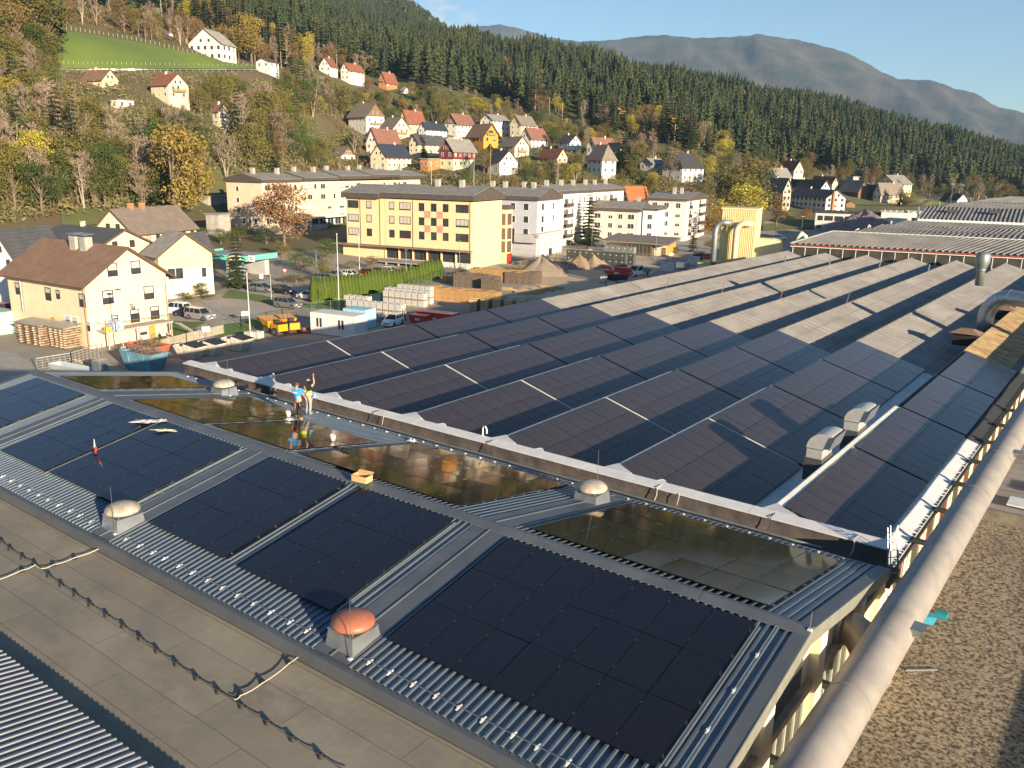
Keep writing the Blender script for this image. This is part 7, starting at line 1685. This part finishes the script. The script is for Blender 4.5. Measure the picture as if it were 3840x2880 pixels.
# --- single trees one can point at (base pixel, height from the photo)
def spx(kind,u,vb,vt,label,wpx=None,var=0,**k):
    q=ground(u,vb); 
    if q is None: print('no ground',label); return
    d=math.hypot(q[0],q[1]); h=(vb-vt)/FPX*d*1.02; h0,w0={'spruce':(22,6.2),'pine':(24,5.5),'bare':(14,8)}.get(kind,(12,8.5))
    wf=1.0 if wpx is None else (wpx/FPX*d)/(w0*h/h0)
    tree(kind,q[0],q[1],h,label,None,var,wf,z=q[2]-.1,**k)
spx('gold',660,850,510,'big golden-brown oak left of the long apartment block',250)
spx('russet',1068,925,700,'round russet chestnut in front of the long apartment block',200,2)
spx('spruce',892,1080,865,'slim tall blue-green conifer beside the wooden pole',95); 
spx('dark',2205,912,720,'tall broad dark conifer before the stepped white block',105,0) if False else spx('spruce',2205,912,720,'tall broad dark conifer before the stepped white block',110,2)
spx('spruce',2597,945,828,'slim young spruce right of the pavilion',42,1)
spx('orange',2690,905,780,'orange autumn tree left of the filter tower',130,1)
spx('yellow',2770,870,700,'yellow-green birch behind the filter tower',190,2)
spx('olive',2790,800,615,'big olive-brown tree behind the yellow-green birch',200,3)
spx('brown',2910,850,740,'brown-green tree beside the birch, right side',90,1)
spx('orange',2275+740,828,785,'small orange bush tree before the school',50,2)
spx('spruce',3372,772,705,'round dark conifer on the lawn above the school',65,3); spx('olive',3400,775,725,'olive shrub tree right of the round dark conifer',50,1)
spx('gold',945,235,82,'tall golden autumn tree beside the white hall on the hill',120,2)
spx('yellow',1160,275,140,'slim yellow birch on the hill right of the golden tree',45,3)
spx('spruce',1570,385,290,'dark spruce pair below the brick-red hill house, left tree',55,0); spx('spruce',1592,395,280,'dark spruce pair below the brick-red hill house, right tree',58,1)
spx('orange',1508,420,378,'small bright orange tree above the yellow house',34,0)
spx('yellow',1790,430,370,'yellow-green round tree on the slope above the village',95,1)
spx('blue' if False else 'spruce',1585,590,500,'dark spruce between the village houses',48,2)
spx('yellow',1980,640,590,'slim yellow-green conifer before the red roof',30,0)
spx('olive',2070,690,600,'big olive tree right of the black-roofed white house',95,2); spx('yellow',2150,685,615,'yellow-green tree at the village foot',70,3)
spx('spruce',2375,655,560,'tall blue-grey spruce left of the white mansion',48,3); spx('bare',2510,690,570,'bare grey tree in front of the white mansion',95,0)
spx('spruce',2335,640,490,'big dark spruce behind the twin cream houses',85,1); spx('olive',1815,650,560,'dense olive tree at the dark red house, right',60,0)
spx('spruce',1205,1005,895,'weeping dark conifer in front of the yellow building',75,2,wfoo=None) if False else spx('green',1230,985,895,'weeping blue-green cedar in front of the yellow building',90,1)
spx('green',1130,1020,945,'spreading dark green tree at the road junction',105,2); spx('olive',1205,1045,975,'low olive tree beside the spreading green one',75,3)
spx('olive',1395,1010,958,'small olive tree before the terrace',45,1); spx('olive',1315,1012,975,'smaller thin tree left of the terrace tree',40,0)
spx('olive',1060,965,905,'round bush at the wall below the chestnut',60,2,cat='bush',name='bush'); spx('green',757,1112,1060,'clipped green round shrub beside the lawn strip',58,1,cat='bush',name='bush')
spx('green',700,1130,1095,'low wide green hedge mound by the road, left part',75,2,cat='bush',name='bush'); spx('green',770,1122,1092,'low wide green hedge mound by the road, right part',70,3,cat='bush',name='bush')
spx('green',965,1015,955,'row of small clipped conifers at the petrol canopy, left',40,0,cat='bush',name='bush'); spx('green',993,1008,955,'row of small clipped conifers at the petrol canopy, right',40,1,cat='bush',name='bush')
spx('olive',1110,1062,1028,'silvery shrub mound in the gravel bed',105,2,cat='bush',name='bush'); spx('olive',800,1030,990,'brown-green shrub right of the old shop',38,3,cat='bush',name='bush')
spx('green',2128,912,884,'round clipped bush at the blue-grey building',22,0,cat='bush',name='bush')
for k in range(4): spx('green',2155+k*17,916+k*2,892+k*2,'clipped bush in the row beside the tall broad conifer, %s from left'%['first','second','third','fourth'][k],24,k,cat='bush',name='bush')
spx('green',2530,955,925,'bush in front of the pavilion side',38,1,cat='bush',name='bush'); spx('brown',2670,935,895,'reddish shrub left of the filter tower',70,2,cat='bush',name='bush')
spx('olive',1730,1040,1000,'shrub at the right end of the hedge',60,0,cat='bush',name='bush'); spx('green',430,960,880,'dark shrub behind the slate roofs',60,1,cat='bush',name='bush')
for k,(u,v) in enumerate([(520,870),(760,900),(830,905),(900,895),(1000,905),(700,880)]): spx('green',u,v+10,v-45,'green bush below the long block, %s from left'%['second','fourth','fifth','sixth','rightmost','third'][k],75,k%4,cat='bush',name='bush')
# --- thuja hedge
r=np.random.default_rng(3); cr=MB(); 
for k in range(900):
    z=r.uniform(.05,1)*3.4; rad=.62*(1-(z/3.5)**2.6)*.95+.05; a=r.uniform(0,6.28); q=np.array([rad*math.cos(a),rad*math.sin(a),z]); d=np.array([math.cos(a)*.35,math.sin(a)*.35,1]); s=.26; w_=np.array([-math.sin(a),math.cos(a),0])*.10
    cr.add([q-w_,q+w_,q+d*s*r.uniform(.7,1.3)],[(0,1,2)])
cr.lathe([(.42,0),(.50,1.5),(.40,2.6),(.1,3.2)],9); tm=cr.mesh('thuja_column',LM['thuja'])
q5=lambda x,y:(1000+.4973*x,600+.4973*y)
a=onz(*q5(355,1075)); b=onz(*q5(1010,980)); c=onz(*q5(1330,880)); pts=[]
for p,q,n in ((a,b,26),(b,c,14)):
    for i in range(n): pts.append(p+(q-p)*i/n)
DN=['first','second','third','fourth','fifth','sixth','seventh','eighth','ninth','tenth','eleventh','twelfth','thirteenth','fourteenth','fifteenth','sixteenth','seventeenth','eighteenth','nineteenth','twentieth']
for i,p in enumerate(pts):
    o=link('thuja',tm,None,(p[0],p[1],0),random.uniform(0,6)); s=random.uniform(.92,1.1)*(1.0 if i<26 else .95); o.scale=(1.12,1.12,s*1.12)
    tag(o,'clipped bright green thuja column in the long hedge, %s from the %s end'%(DN[i] if i<20 else DN[len(pts)-1-i],'left' if i<20 else 'right'),'hedge plant','thuja columns of the long hedge')
# --- scattered trees of the slopes
GR={}
def scatter(n,rng_u,fv,kinds,hr,label,group,minsp=4,dmax=900,wf=1.0,tries=14):
    """fv(u)-> (vtop, vbottom) of tree bases in the picture"""
    out=0; pl=[]
    for _ in range(n*tries):
        if out>=n: break
        u=random.uniform(*rng_u); v0,v1=fv(u)
        if v1<=v0: continue
        v=random.uniform(v0,v1); q=ground(u,v,dmax)
        if q is None: continue
        k=random.choices([a for a,_ in kinds],[b for _,b in kinds])[0]; h=random.uniform(*hr)*(1.25 if k in('spruce','pine') else 1)
        if any((q[0]-a)**2+(q[1]-b)**2<minsp**2 for a,b in pl[-60:]): continue
        if blocks(q[0],q[1],h,{'spruce':.28,'pine':.25,'bare':.5}.get(k,.65)*h): continue
        pl.append((q[0],q[1])); tree(k,q[0],q[1],h,label[k] if isinstance(label,dict) else label,group,None,random.uniform(.85,1.15)*wf); out+=1
    return out
I=lambda pts: (lambda u: float(np.interp(u,[p[0] for p in pts],[p[1] for p in pts])))
wl={'bare':'bare grey-brown tree in the steep wood behind the left houses','green':'dark green leafy tree in the steep wood on the left','olive':'olive-brown leafy tree in the steep wood on the left','brown':'brown-leaved tree in the steep wood on the left','spruce':'dark conifer in the steep wood on the left','yellow':'yellowish tree in the steep wood on the left'}
t0=I([(-150,270),(230,275),(420,275),(1010,300),(1200,310),(1300,330)]); b0=I([(-150,860),(250,800),(450,790),(620,820),(820,700),(1300,600)])
print('wood',scatter(285,(-150,1300),lambda u:(t0(u),b0(u)),[('bare',.30),('green',.20),('olive',.30),('brown',.03),('spruce',.15),('yellow',.02)],(10,18),wl,'trees of the steep wood on the left',4.5))
tl={'olive':'tall olive-brown tree in the top left corner','brown':'golden-brown tree in the top left corner','spruce':'tall dark conifer in the top left corner','gold':'tall golden larch-like tree in the top left corner'}
print('tl',scatter(34,(-150,215),lambda u:(110,270),[('olive',.4),('brown',.15),('spruce',.3),('gold',.15)],(18,27),tl,'tall trees in the top left corner',4))
t1=I([(200,60),(500,118),(800,180),(1000,225),(1250,240)]); b1=I([(200,92),(500,138),(800,205),(1000,250),(1300,262)])
print('bm',scatter(85,(190,1280),lambda u:(t1(u),b1(u)),[('bare',.55),('brown',.35),('olive',.1)],(9,15),{'bare':'bare brown tree behind the meadow on the hill','brown':'brown-leaved tree behind the meadow on the hill','olive':'olive tree behind the meadow on the hill'},'trees behind the meadow',5))
vl={'bare':'bare tree among the village houses','green':'green tree among the village houses','olive':'olive garden tree among the village houses','brown':'brown autumn tree among the village houses','yellow':'yellow garden tree among the village houses','spruce':'dark spruce among the village houses'}
t2=I([(1150,300),(1500,330),(1700,360),(2000,450),(2300,540),(2450,580)]); b2=I([(1150,640),(1600,690),(2050,720),(2300,740),(2450,760)])
print('vi',scatter(230,(1150,2450),lambda u:(t2(u),b2(u)),[('bare',.16),('green',.26),('olive',.34),('brown',.07),('yellow',.05),('spruce',.12)],(5,11),vl,'garden trees around the village houses',5))
t3=I([(2400,590),(2800,600),(3100,650),(3500,700),(3900,735)]); b3=I([(2400,760),(2700,790),(3000,790),(3300,742),(3500,755),(3900,770)])
print('ri',scatter(130,(2400,3900),lambda u:(t3(u),b3(u)),[('bare',.3),('green',.15),('olive',.3),('brown',.12),('yellow',.05),('spruce',.08)],(8,15),{k:v.replace('among the village houses','on the right slope behind the factory halls') for k,v in vl.items()},'trees of the right lower slope',6))
# undergrowth as one mass
def tuftmass(name,label,n,region,size,m,seed,cat='undergrowth',hgt=1.5,per=26):
    r=np.random.default_rng(seed); V=[];k=0
    for _ in range(n*3):
        if k>=n: break
        u=r.uniform(*region[0]); v=r.uniform(region[1](u),region[2](u)); q=ground(u,v,900)
        if q is None: continue
        d=math.hypot(q[0],q[1]); bad=False
        for a,b,c,e,dd,hx,hy in HB:
            if math.hypot(hx-q[0],hy-q[1])<7 or (d<dd and a<u<b and c<v<e+ (e-c)*.05): bad=True;break
        if 215<u<1000 and v<262 and v>float(np.interp(u,[p[0] for p in MEAD],[p[1] for p in MEAD])): bad=True
        if bad: continue
        k+=1; s=size*r.uniform(.5,1.4); o=r.normal(size=(per,3))*np.array([s,s,s*.45]); o[:,2]=np.abs(o[:,2])
        o+=q; t_=r.normal(size=(per,2,3))*.38*hgt/1.5
        V.append(np.stack([o,o+t_[:,0],o+t_[:,1]],1).reshape(-1,3))
    V=np.concatenate(V); nt=len(V)//3; me=bpy.data.meshes.new(name); me.vertices.add(len(V)); me.vertices.foreach_set('co',V.astype(np.float32).ravel()); me.loops.add(len(V)); me.loops.foreach_set('vertex_index',np.arange(len(V),dtype=np.int32)); me.polygons.add(nt); me.polygons.foreach_set('loop_start',np.arange(nt,dtype=np.int32)*3); me.update(calc_edges=True); me.materials.append(m)
    return tag(link(name,me),label,cat,kind='stuff')
tuftmass('undergrowth','brown and olive undergrowth covering the steep wood on the left',2600,((-200,1300),lambda u:t0(u),lambda u:b0(u)),2.6,leafmat('undergrowth_leaves',(.20,.165,.085),(.12,.125,.045)),5)
tuftmass('shrubbery','olive shrubbery between the village gardens',1500,((1100,2500),lambda u:t2(u)-20,lambda u:b2(u)),1.8,leafmat('shrub_leaves',(.13,.125,.035),(.16,.11,.05)),6)
tuftmass('shrubbery','brown-green scrub on the right lower slope',1000,((2450,3900),lambda u:t3(u)-20,lambda u:b3(u)-5),2.6,leafmat('scrub_leaves',(.15,.14,.05),(.17,.11,.05)),7)
tuftmass('hill_scrub','brown scrub above the meadow on the upper left hill',700,((-150,1250),lambda u:t1(u)-60,lambda u:b1(u)-6),3.0,leafmat('hill_scrub_leaves',(.20,.135,.06),(.12,.10,.04)),8)
# --- the forest: nearest 300 spruces as things, the rest one mass
FL=I([(1100,262),(1300,285),(1500,305),(1700,335),(2000,430),(2300,520),(2500,560),(2800,600),(3100,645),(3400,700),(3840,735),(4200,740)])
cand=[]; rr=np.random.default_rng(11)
az0,az1=azel(-250,560)[0],azel(4150,600)[0]
while len(cand)<21000:
    az=rr.uniform(az0,az1); d=math.sqrt(rr.uniform(380**2,1750**2)); x,y=d*math.sin(R(az)),d*math.cos(R(az)); z=gz(x,y)
    u,v=projm((x,y,z))
    if u>1050:
        if v>FL(u)+10*math.sin(u*.02): continue
    else:
        if d<500 or v>I([(200,92),(500,130),(800,180),(1000,232),(1100,250)])(u): continue
    if any(math.hypot(hx-x,hy-y)<16 for a,b,c,e,dd,hx,hy in HB): continue
    if u>1050 and hash2(x*2.3+40,y*2.3)+.35*hash2(x*6,y*6)<-.62 and rr.random()<.8: continue
    cand.append((d,x,y,z,u))
cand.sort()
near=[];far=[]
for d,x,y,z,u in cand:
    if len(near)<300 and rr.random()<.85 and not blocks(x,y,20,5): near.append((d,x,y,z,u))
    else: far.append((d,x,y,z,u))
print('forest near to',near[-1][0],len(far))
fk={'spruce':'dark spruce at the front edge of the wooded hillside','pine':'tall pine with bare trunk at the front edge of the wooded hillside','brown':'brown autumn tree at the front edge of the wooded hillside','yellow':'yellow larch or birch at the front edge of the wooded hillside','bare':'bare tree at the front edge of the wooded hillside'}
for d,x,y,z,u in near:
    k=rr.choice(['spruce','pine','brown','yellow','bare'],p=[.60,.14,.12,.05,.09]); h=rr.uniform(17,27)*(1 if k in('spruce','pine') else .62)
    tree(str(k),x,y,h,fk[str(k)],'trees at the front edge of the hillside forest',None,rr.uniform(.9,1.2),z=z-.2)
def mass_spruce(seed):
    r=np.random.default_rng(seed); cr=MB()
    for k in range(46):
        t=(k/46)**.9; z=.04+.90*t+r.uniform(-.015,.015); a=k*2.4+r.uniform(-.3,.3); L_=(.145*(1-t)**.8+.018)*r.uniform(.8,1.2); ca,sa=math.cos(a),math.sin(a); w_=L_*.62+.012
        p0=np.array([0,0,z+.075]); p1=np.array([ca*L_-sa*w_,sa*L_+ca*w_,z-.055]); p2=np.array([ca*L_+sa*w_,sa*L_-ca*w_,z-.055]); cr.add([p0,p1,p2],[(0,1,2)])
    return None,cr
def mass(name,label,items,kindf,m):
    """numpy-merged low trees"""
    protos={}
    for kind in ('c','b'):
        for v in range(4):
            if kind=='c': _,cr=mass_spruce(50+v)
            else:
                cr=MB(); r2=np.random.default_rng(60+v)
                for q in range(6): a=r2.uniform(0,6.28); leaves(cr,(.18*math.cos(a),.18*math.sin(a),r2.uniform(.35,.8)),(.17,.17,.16),13,.16,r2)
                leaves(cr,(0,0,.55),(.2,.2,.3),14,.16,r2)
            tv=[];
            for f in cr.f:
                tv+= [cr.v[f[0]],cr.v[f[1]],cr.v[f[2]]]
                if len(f)==4: tv+=[cr.v[f[0]],cr.v[f[2]],cr.v[f[3]]]
            protos[(kind,v)]=np.array(tv)
    V=[];T=[]
    for (d,x,y,z,u) in items:
        kind,h,tint=kindf(d,x,y,u); P=protos[(kind,rr.integers(4))]; a=rr.uniform(0,6.28); c,s=math.cos(a),math.sin(a); wv=h*rr.uniform(.85,1.25)
        Q=np.empty_like(P); Q[:,0]=x+(P[:,0]*c-P[:,1]*s)*wv; Q[:,1]=y+(P[:,0]*s+P[:,1]*c)*wv; Q[:,2]=z-.3+P[:,2]*h
        V.append(Q); T.append(np.full(len(P)//3,tint,np.float32))
    V=np.concatenate(V); T=np.concatenate(T); nt=len(V)//3; print(name,nt)
    me=bpy.data.meshes.new(name); me.vertices.add(len(V)); me.vertices.foreach_set('co',V.astype(np.float32).ravel()); me.loops.add(len(V)); me.loops.foreach_set('vertex_index',np.arange(len(V),dtype=np.int32)); me.polygons.add(nt); me.polygons.foreach_set('loop_start',np.arange(nt,dtype=np.int32)*3); me.update(calc_edges=True)
    at=me.attributes.new('tint','FLOAT','FACE'); at.data.foreach_set('value',T); me.materials.append(m)
    return tag(link(name,me),label,'forest',kind='stuff')
M_for=attr_mat('forest_foliage',[(.030,.042,.020),(.040,.054,.024),(.053,.066,.028),(.072,.077,.034),(.13,.11,.045),(.22,.13,.045),(.30,.20,.05)])
def kf(d,x,y,u):
    n=hash2(x*.9,y*.9)
    pb=.10+.12*(n>.35)+(.25 if u>3400 and d<1100 else 0)+(.12 if d<560 else 0)
    if rr.random()<pb: return 'b',rr.uniform(9,17),rr.choice([rr.uniform(.35,.6),rr.uniform(.6,1.0)])
    return 'c',12+17*rr.random()**.7*(1+.25*n),min(.6,max(0,rr.uniform(0,.42)+.12*n))
mass('forest','dense conifer forest covering the hillside behind the village',far,kf,M_for)
ff=[]
a0,a1=azel(-250,560)[0],azel(2300,600)[0]
for _ in range(9000):
    az=rr.uniform(a0,a1); d=math.sqrt(rr.uniform(1750**2,2700**2)); x,y=d*math.sin(R(az)),d*math.cos(R(az)); ff.append((d,x,y,gz(x,y),0))
mass('far_forest','distant dark forest on the high hill at the upper left',ff,lambda d,x,y,u:('c' if rr.random()<.86 else 'b',rr.uniform(22,34),rr.uniform(0,.45) if rr.random()<.9 else .9),M_for)

# ================================================================ people
def skinmesh(name,verts,edges,rad,m,sub=2,extra=None):
    me=bpy.data.meshes.new(name); me.from_pydata(verts,edges,[]); o=bpy.data.objects.new(name,me); COL.objects.link(o)
    md=o.modifiers.new('s','SKIN'); md.use_smooth_shade=True; o.modifiers.new('b','SUBSURF').levels=sub
    for i,v in enumerate(me.skin_vertices[0].data): v.radius=(rad[i],rad[i]) if not hasattr(rad[i],'__len__') else rad[i]; v.use_root=(i==0)
    dg=bpy.context.evaluated_depsgraph_get(); dg.update(); e=bpy.data.meshes.new_from_object(o.evaluated_get(dg)); bpy.data.objects.remove(o)
    if extra is not None:
        bm=bmesh.new(); bm.from_mesh(e); x=extra.mesh('x',m,True); bm.from_mesh(x); bm.to_mesh(e); bm.free()
    e.materials.clear(); e.materials.append(m)
    for p in e.polygons: p.use_smooth=True; p.material_index=0
    return e
M_skin=mat('skin',(.52,.30,.20),.6,c2=(.48,.27,.18))
def person(label,loc,yaw,arms,legs,shirt,trouser,hair,vest=None,lean=(0,0),shoe=None,sleeve=.5,headturn=0,scale=1.0,stripe=None):
    """local frame: faces +y. arms/legs: [(elbow,hand),(elbow,hand)] and [(knee,ankle),...] left (-x) first"""
    t=thing('person',label,'person',loc,yaw); t.scale=(scale,)*3; lx,ly=lean
    pel=(0,0,.95); sp=(lx*.4,ly*.4,1.15); ch=(lx*.9,ly*.9,1.36); nk=(lx,ly,1.50); hd=(lx*1.05,ly*1.05+.01,1.60)
    V=[pel,sp,ch,nk,hd];E_=[(0,1),(1,2),(2,3),(3,4)];Rr=[.125,(.145,.105),(.155,.11),.058,.06]
    def add(ps,rs,root):
        pr=root
        for p,r in zip(ps,rs): V.append(p);Rr.append(r);E_.append((pr,len(V)-1)); pr=len(V)-1
    for s,(el,ha) in zip((-1,1),arms):
        sh=(lx*.95+s*.185,ly*.95,1.43); add([sh,el,ha],[.062,.045,.032],2)
    for s,(kn,an,toe) in zip((-1,1),legs): add([(s*.10,0,.88),kn,an,toe],[.092,.062,.042,.035],0)
    ex=MB()
    H=(hd[0],hd[1]+.01,1.70); ct,st_=math.cos(headturn),math.sin(headturn)
    prof=[(.015,-.125),(.055,-.115),(.072,-.06),(.078,0),(.08,.05),(.066,.095),(.035,.118),(.005,.122)]
    ex.lathe(prof,16,c=H,sx=.95,sy=1.15)
    F_=lambda x,y,z:(H[0]+x*ct-y*st_,H[1]+x*st_+y*ct,H[2]+z)
    ex.hexa([F_(-.012,.085,-.03),F_(.012,.085,-.03),F_(.010,.112,-.028),F_(-.010,.112,-.028)],[F_(-.008,.085,.015),F_(.008,.085,.015),F_(.005,.092,.012),F_(-.005,.092,.012)])
    for s in (-1,1): ex.lathe([(.004,-.028),(.014,-.01),(.016,.02),(.005,.03)],6,c=F_(s*.078,0,0))
    for s,(el,ha) in zip((-1,1),arms):
        d=np.array(ha)-np.array(el); d/=np.linalg.norm(d); n=np.cross(d,[0,1,.2]); n/=np.linalg.norm(n); w_=np.cross(n,d); h0=np.array(ha)
        ex.hexa([h0-n*.035-w_*.013,h0+n*.035-w_*.013,h0+n*.035+w_*.013,h0-n*.035+w_*.013],[h0+d*.09-n*.042-w_*.012,h0+d*.09+n*.042-w_*.012,h0+d*.09+n*.042+w_*.012,h0+d*.09-n*.042+w_*.012])
        for k,l in enumerate((.066,.078,.074,.058)):
            b=h0+d*.085+n*(-.032+.021*k); ex.tube([b,b+d*l*.55+w_*.006,b+d*l*.9+w_*.028],[.0095,.0088,.006],6)
        b=h0+d*.03+n*.034*(-s); ex.tube([b,b+d*.03-n*.03*s,b+d*.065-n*.038*s+w_*.01],[.011,.0105,.007],6)
    link('body',skinmesh('body',V,E_,Rr,M_skin,2,ex),t)
    # eyes and mouth
    mb=MB()
    for s in (-1,1): mb.lathe([(.002,-.006),(.009,0),(.002,.006)],8,c=F_(s*.03,.087,.012))
    mb.build('eye',M_black,t); mb=MB(); mb.hexa([F_(-.022,.082,-.064),F_(.022,.082,-.064),F_(.022,.089,-.064),F_(-.022,.089,-.064)],[F_(-.022,.082,-.056),F_(.022,.082,-.056),F_(.020,.09,-.056),F_(-.020,.09,-.056)]); mb.build('mouth',mat('lips',(.35,.14,.12),.6),t)
    # clothing grown over the body
    vs=[(0,0,.90),sp,ch,(lx,ly,1.455)];es=[(0,1),(1,2),(2,3)];rs=[(.142,.118),(.162,.122),(.172,.128),.075]
    for s,(el,ha) in zip((-1,1),arms):
        sh=np.array((lx*.95+s*.185,ly*.95,1.43)); el=np.array(el); ha=np.array(ha); i0=len(vs); vs.append(tuple(sh));rs.append(.078);es.append((2,i0))
        if sleeve<=.5: vs.append(tuple(sh+(el-sh)*.75));rs.append(.066);es.append((i0,i0+1))
        else: vs+= [tuple(el),tuple(el+(ha-el)*.9)];rs+=[.058,.045];es+=[(i0,i0+1),(i0+1,i0+2)]
    link('shirt',skinmesh('shirt',vs,es,rs,shirt),t)
    vs=[(0,0,.97)];es=[];rs=[(.148,.124)]
    for s,(kn,an,toe) in zip((-1,1),legs):
        i0=len(vs); kn=np.array(kn);an=np.array(an); vs+=[(s*.10,0,.86),tuple(kn),tuple(an+(kn-an)*.06)];rs+=[.112,.082,.066];es+=[(0,i0),(i0,i0+1),(i0+1,i0+2)]
    link('trousers',skinmesh('trousers',vs,es,rs,trouser),t)
    for s,(kn,an,toe) in zip((-1,1),legs):
        an=np.array(an);toe=np.array(toe); mb=MB(); mb.tube([an+[0,0,.05],an+[0,-.01,-.03],an*.4+toe*.6+[0,0,.0],toe],[.058,.056,.05,.035],8); mb.build('shoe',shoe or M_black,t,True)
    if hair: 
        mb=MB(); mb.lathe([(.083,-.01),(.088,.04),(.074,.10),(.04,.13),(.005,.135)],14,c=(H[0],H[1]-.012,H[2]),sx=.97,sy=1.13); mb.build('hair',hair,t,True)
    if vest:
        mb=MB(); n=14; P=[]
        for z,rx,ry in ((.98,.178,.148),(1.2,.186,.148),(1.36,.19,.15),(1.46,.135,.11)): P.append([(lx*(z-.95)/.55+rx*math.cos(2*math.pi*k/n),ly*(z-.95)/.55+ry*math.sin(2*math.pi*k/n),z) for k in range(n+1)])
        mb.sheet(P); o=mb.build('vest',vest,t,True); o.modifiers.new('th','SOLIDIFY').thickness=.012
        mb=MB(); P=[[(lx*.4+.193*math.cos(2*math.pi*k/n),ly*.4+.158*math.sin(2*math.pi*k/n),z) for k in range(n+1)] for z in (1.05,1.11)]; mb.sheet(P).build('reflective_band',mat('reflective_band',(.7,.72,.7),.3),o)
    return t
hv=mat('hi_vis_yellow',(.75,.85,.03),.7); blu=mat('bright_blue_shirt',(.02,.28,.72),.8); bkt=mat('black_work_trousers',(.025,.022,.022),.9); gyt=mat('grey_work_trousers',(.33,.32,.31),.9); gyh=mat('grey_hair',(.30,.28,.27),.9); brh=mat('brown_hair',(.10,.06,.04),.9); gysh=mat('grey_shirt',(.42,.36,.32),.9); ors=mat('orange_shoe',(.7,.25,.03),.6)
LEG=[((-.12,.06,.50),(-.13,-.02,.09),(-.14,.14,.03)),((.12,.02,.50),(.14,-.05,.09),(.15,.11,.03))]
LEGS=[((-.14,.10,.50),(-.20,.12,.09),(-.22,.27,.03)),((.16,-.08,.52),(.22,-.22,.09),(.24,-.07,.03))]
fw=math.atan2(0,1)
pw=ptf(1122,1570,.05); pw2=ptf(1158,1552,.05)
a_=person('worker in a bright blue shirt and black trousers handling dark foil on the steel roof',pw,R(22),[((-.36,.18,1.50),(-.30,.42,1.62)),((.30,.28,1.36),(.10,.48,1.48))],LEGS,blu,bkt,brh,None,(-.10,.06),ors,.5,.3,1.0)
text_mesh('back_print','SOLAR',.055,M_white,a_,(-.08,-.125,1.36),(R(90),0,0),.004) if False else None
mb=MB()
for z,w_ in ((1.40,.11),(1.365,.14),(1.33,.10)): mb.box(-.08-w_,-.142,z,-.08+w_,-.135,z+.018)
mb.build('back_print',M_white,a_)
mb=MB()
for s in (-1,1): mb.box(s*.13-.012,-.13,.55,s*.13+.012,-.10,.85)
mb.build('orange_stripe',mat('orange_stripe',(.8,.2,.02),.6),a_)
b_=person('worker in a yellow hi-vis vest and grey trousers raising one arm on the steel roof',pw2,R(5),[((-.34,.20,1.28),(-.25,.44,1.34)),((.36,.10,1.66),(.26,.16,1.98))],LEG,gysh,gyt,gyh,hv,(.0,.04),gyt,.5,-.3,1.02)
# dark foil they hold
P=[]; c0=np.array(pw)+np.array([-.35,.35,1.55]); c1=np.array(pw2)+np.array([.02,.30,1.95])
for i in range(13):
    row=[]
    for j in range(8): 
        t_=i/12; s_=j/7; base=c0*(1-t_)+c1*t_; row.append(tuple(base+np.array([.05*math.sin(6*t_+3*s_),.42+.10*math.sin(5*t_+s_*4),-.62*s_*(1-.45*t_)+.05*math.sin(9*t_)])))
    P.append(row)
o=MB().sheet(P).build('black_foil',mat('black_foil',(.02,.018,.02),.4),None,True); tag(o,'sheet of black foil held up by the two roof workers','foil')
o=blob_cloth('light blue plastic bag hanging beside the hi-vis worker','plastic_bag','bag',tuple(np.array(pw2)+np.array([.42,.1,.92])),.17,.12,.30,mat('light_blue_bag',(.15,.50,.75),.5,c2=(.35,.65,.8),scale=8),21)
q=onz(*q5(1045,1212),0); person('man in orange and yellow hi-vis vest standing by the white off-roader',q,R(150),[((-.24,.05,1.18),(-.20,.20,.95)),((.24,.05,1.18),(.22,.18,.96))],LEG,mat('hi_vis_orange',(.75,.2,.02),.7),mat('dark_trousers',(.04,.045,.06),.9),brh,hv)
q=onz(*q5(985,1170),0); person('man in dark clothes standing behind the white off-roader',q,R(200),[((-.24,.05,1.18),(-.20,.20,.95)),((.24,.05,1.18),(.22,.18,.96))],LEG,bkt,bkt,brh,sleeve=1)
q=onz(*q8(310,1075),0); person('man in black shirt and jeans raking in the garden behind the picket fence',q,R(80),[((-.22,.20,1.15),(-.12,.42,1.0)),((.22,.22,1.15),(.10,.44,.92))],LEG,bkt,mat('blue_jeans',(.10,.16,.28),.9),gyh,None,(0,.12))
o=MB().tube([(0,0,1.0),(.45,-.35,.5),(.9,-.7,.02)],.018,6).build('rake',M_wood,None,False,(q[0],q[1],0)); MB().bar((.75,-.85,.03),(1.05,-.55,.03),.04).build('rake_head',M_gut,o); tag(o,'long-handled garden rake held by the man behind the fence','rake')
# ================================================================ haze
mb=MB(); mb.box(-8200,-600,-60,3500,9000,1150)
hz=mb.build('haze',None if False else [] )
m=bpy.data.materials.new('haze'); m.use_nodes=True; N=m.node_tree.nodes; N.remove(N['Principled BSDF']); pv=N.new('ShaderNodeVolumePrincipled'); pv.inputs['Color'].default_value=(.42,.68,1.0,1); pv.inputs['Density'].default_value=HAZE; pv.inputs['Anisotropy'].default_value=0.0
m.node_tree.links.new(pv.outputs[0],N['Material Output'].inputs['Volume']); hz.data.materials.append(m); tag(hz,'thin blue haze over the valley','haze',kind='stuff')
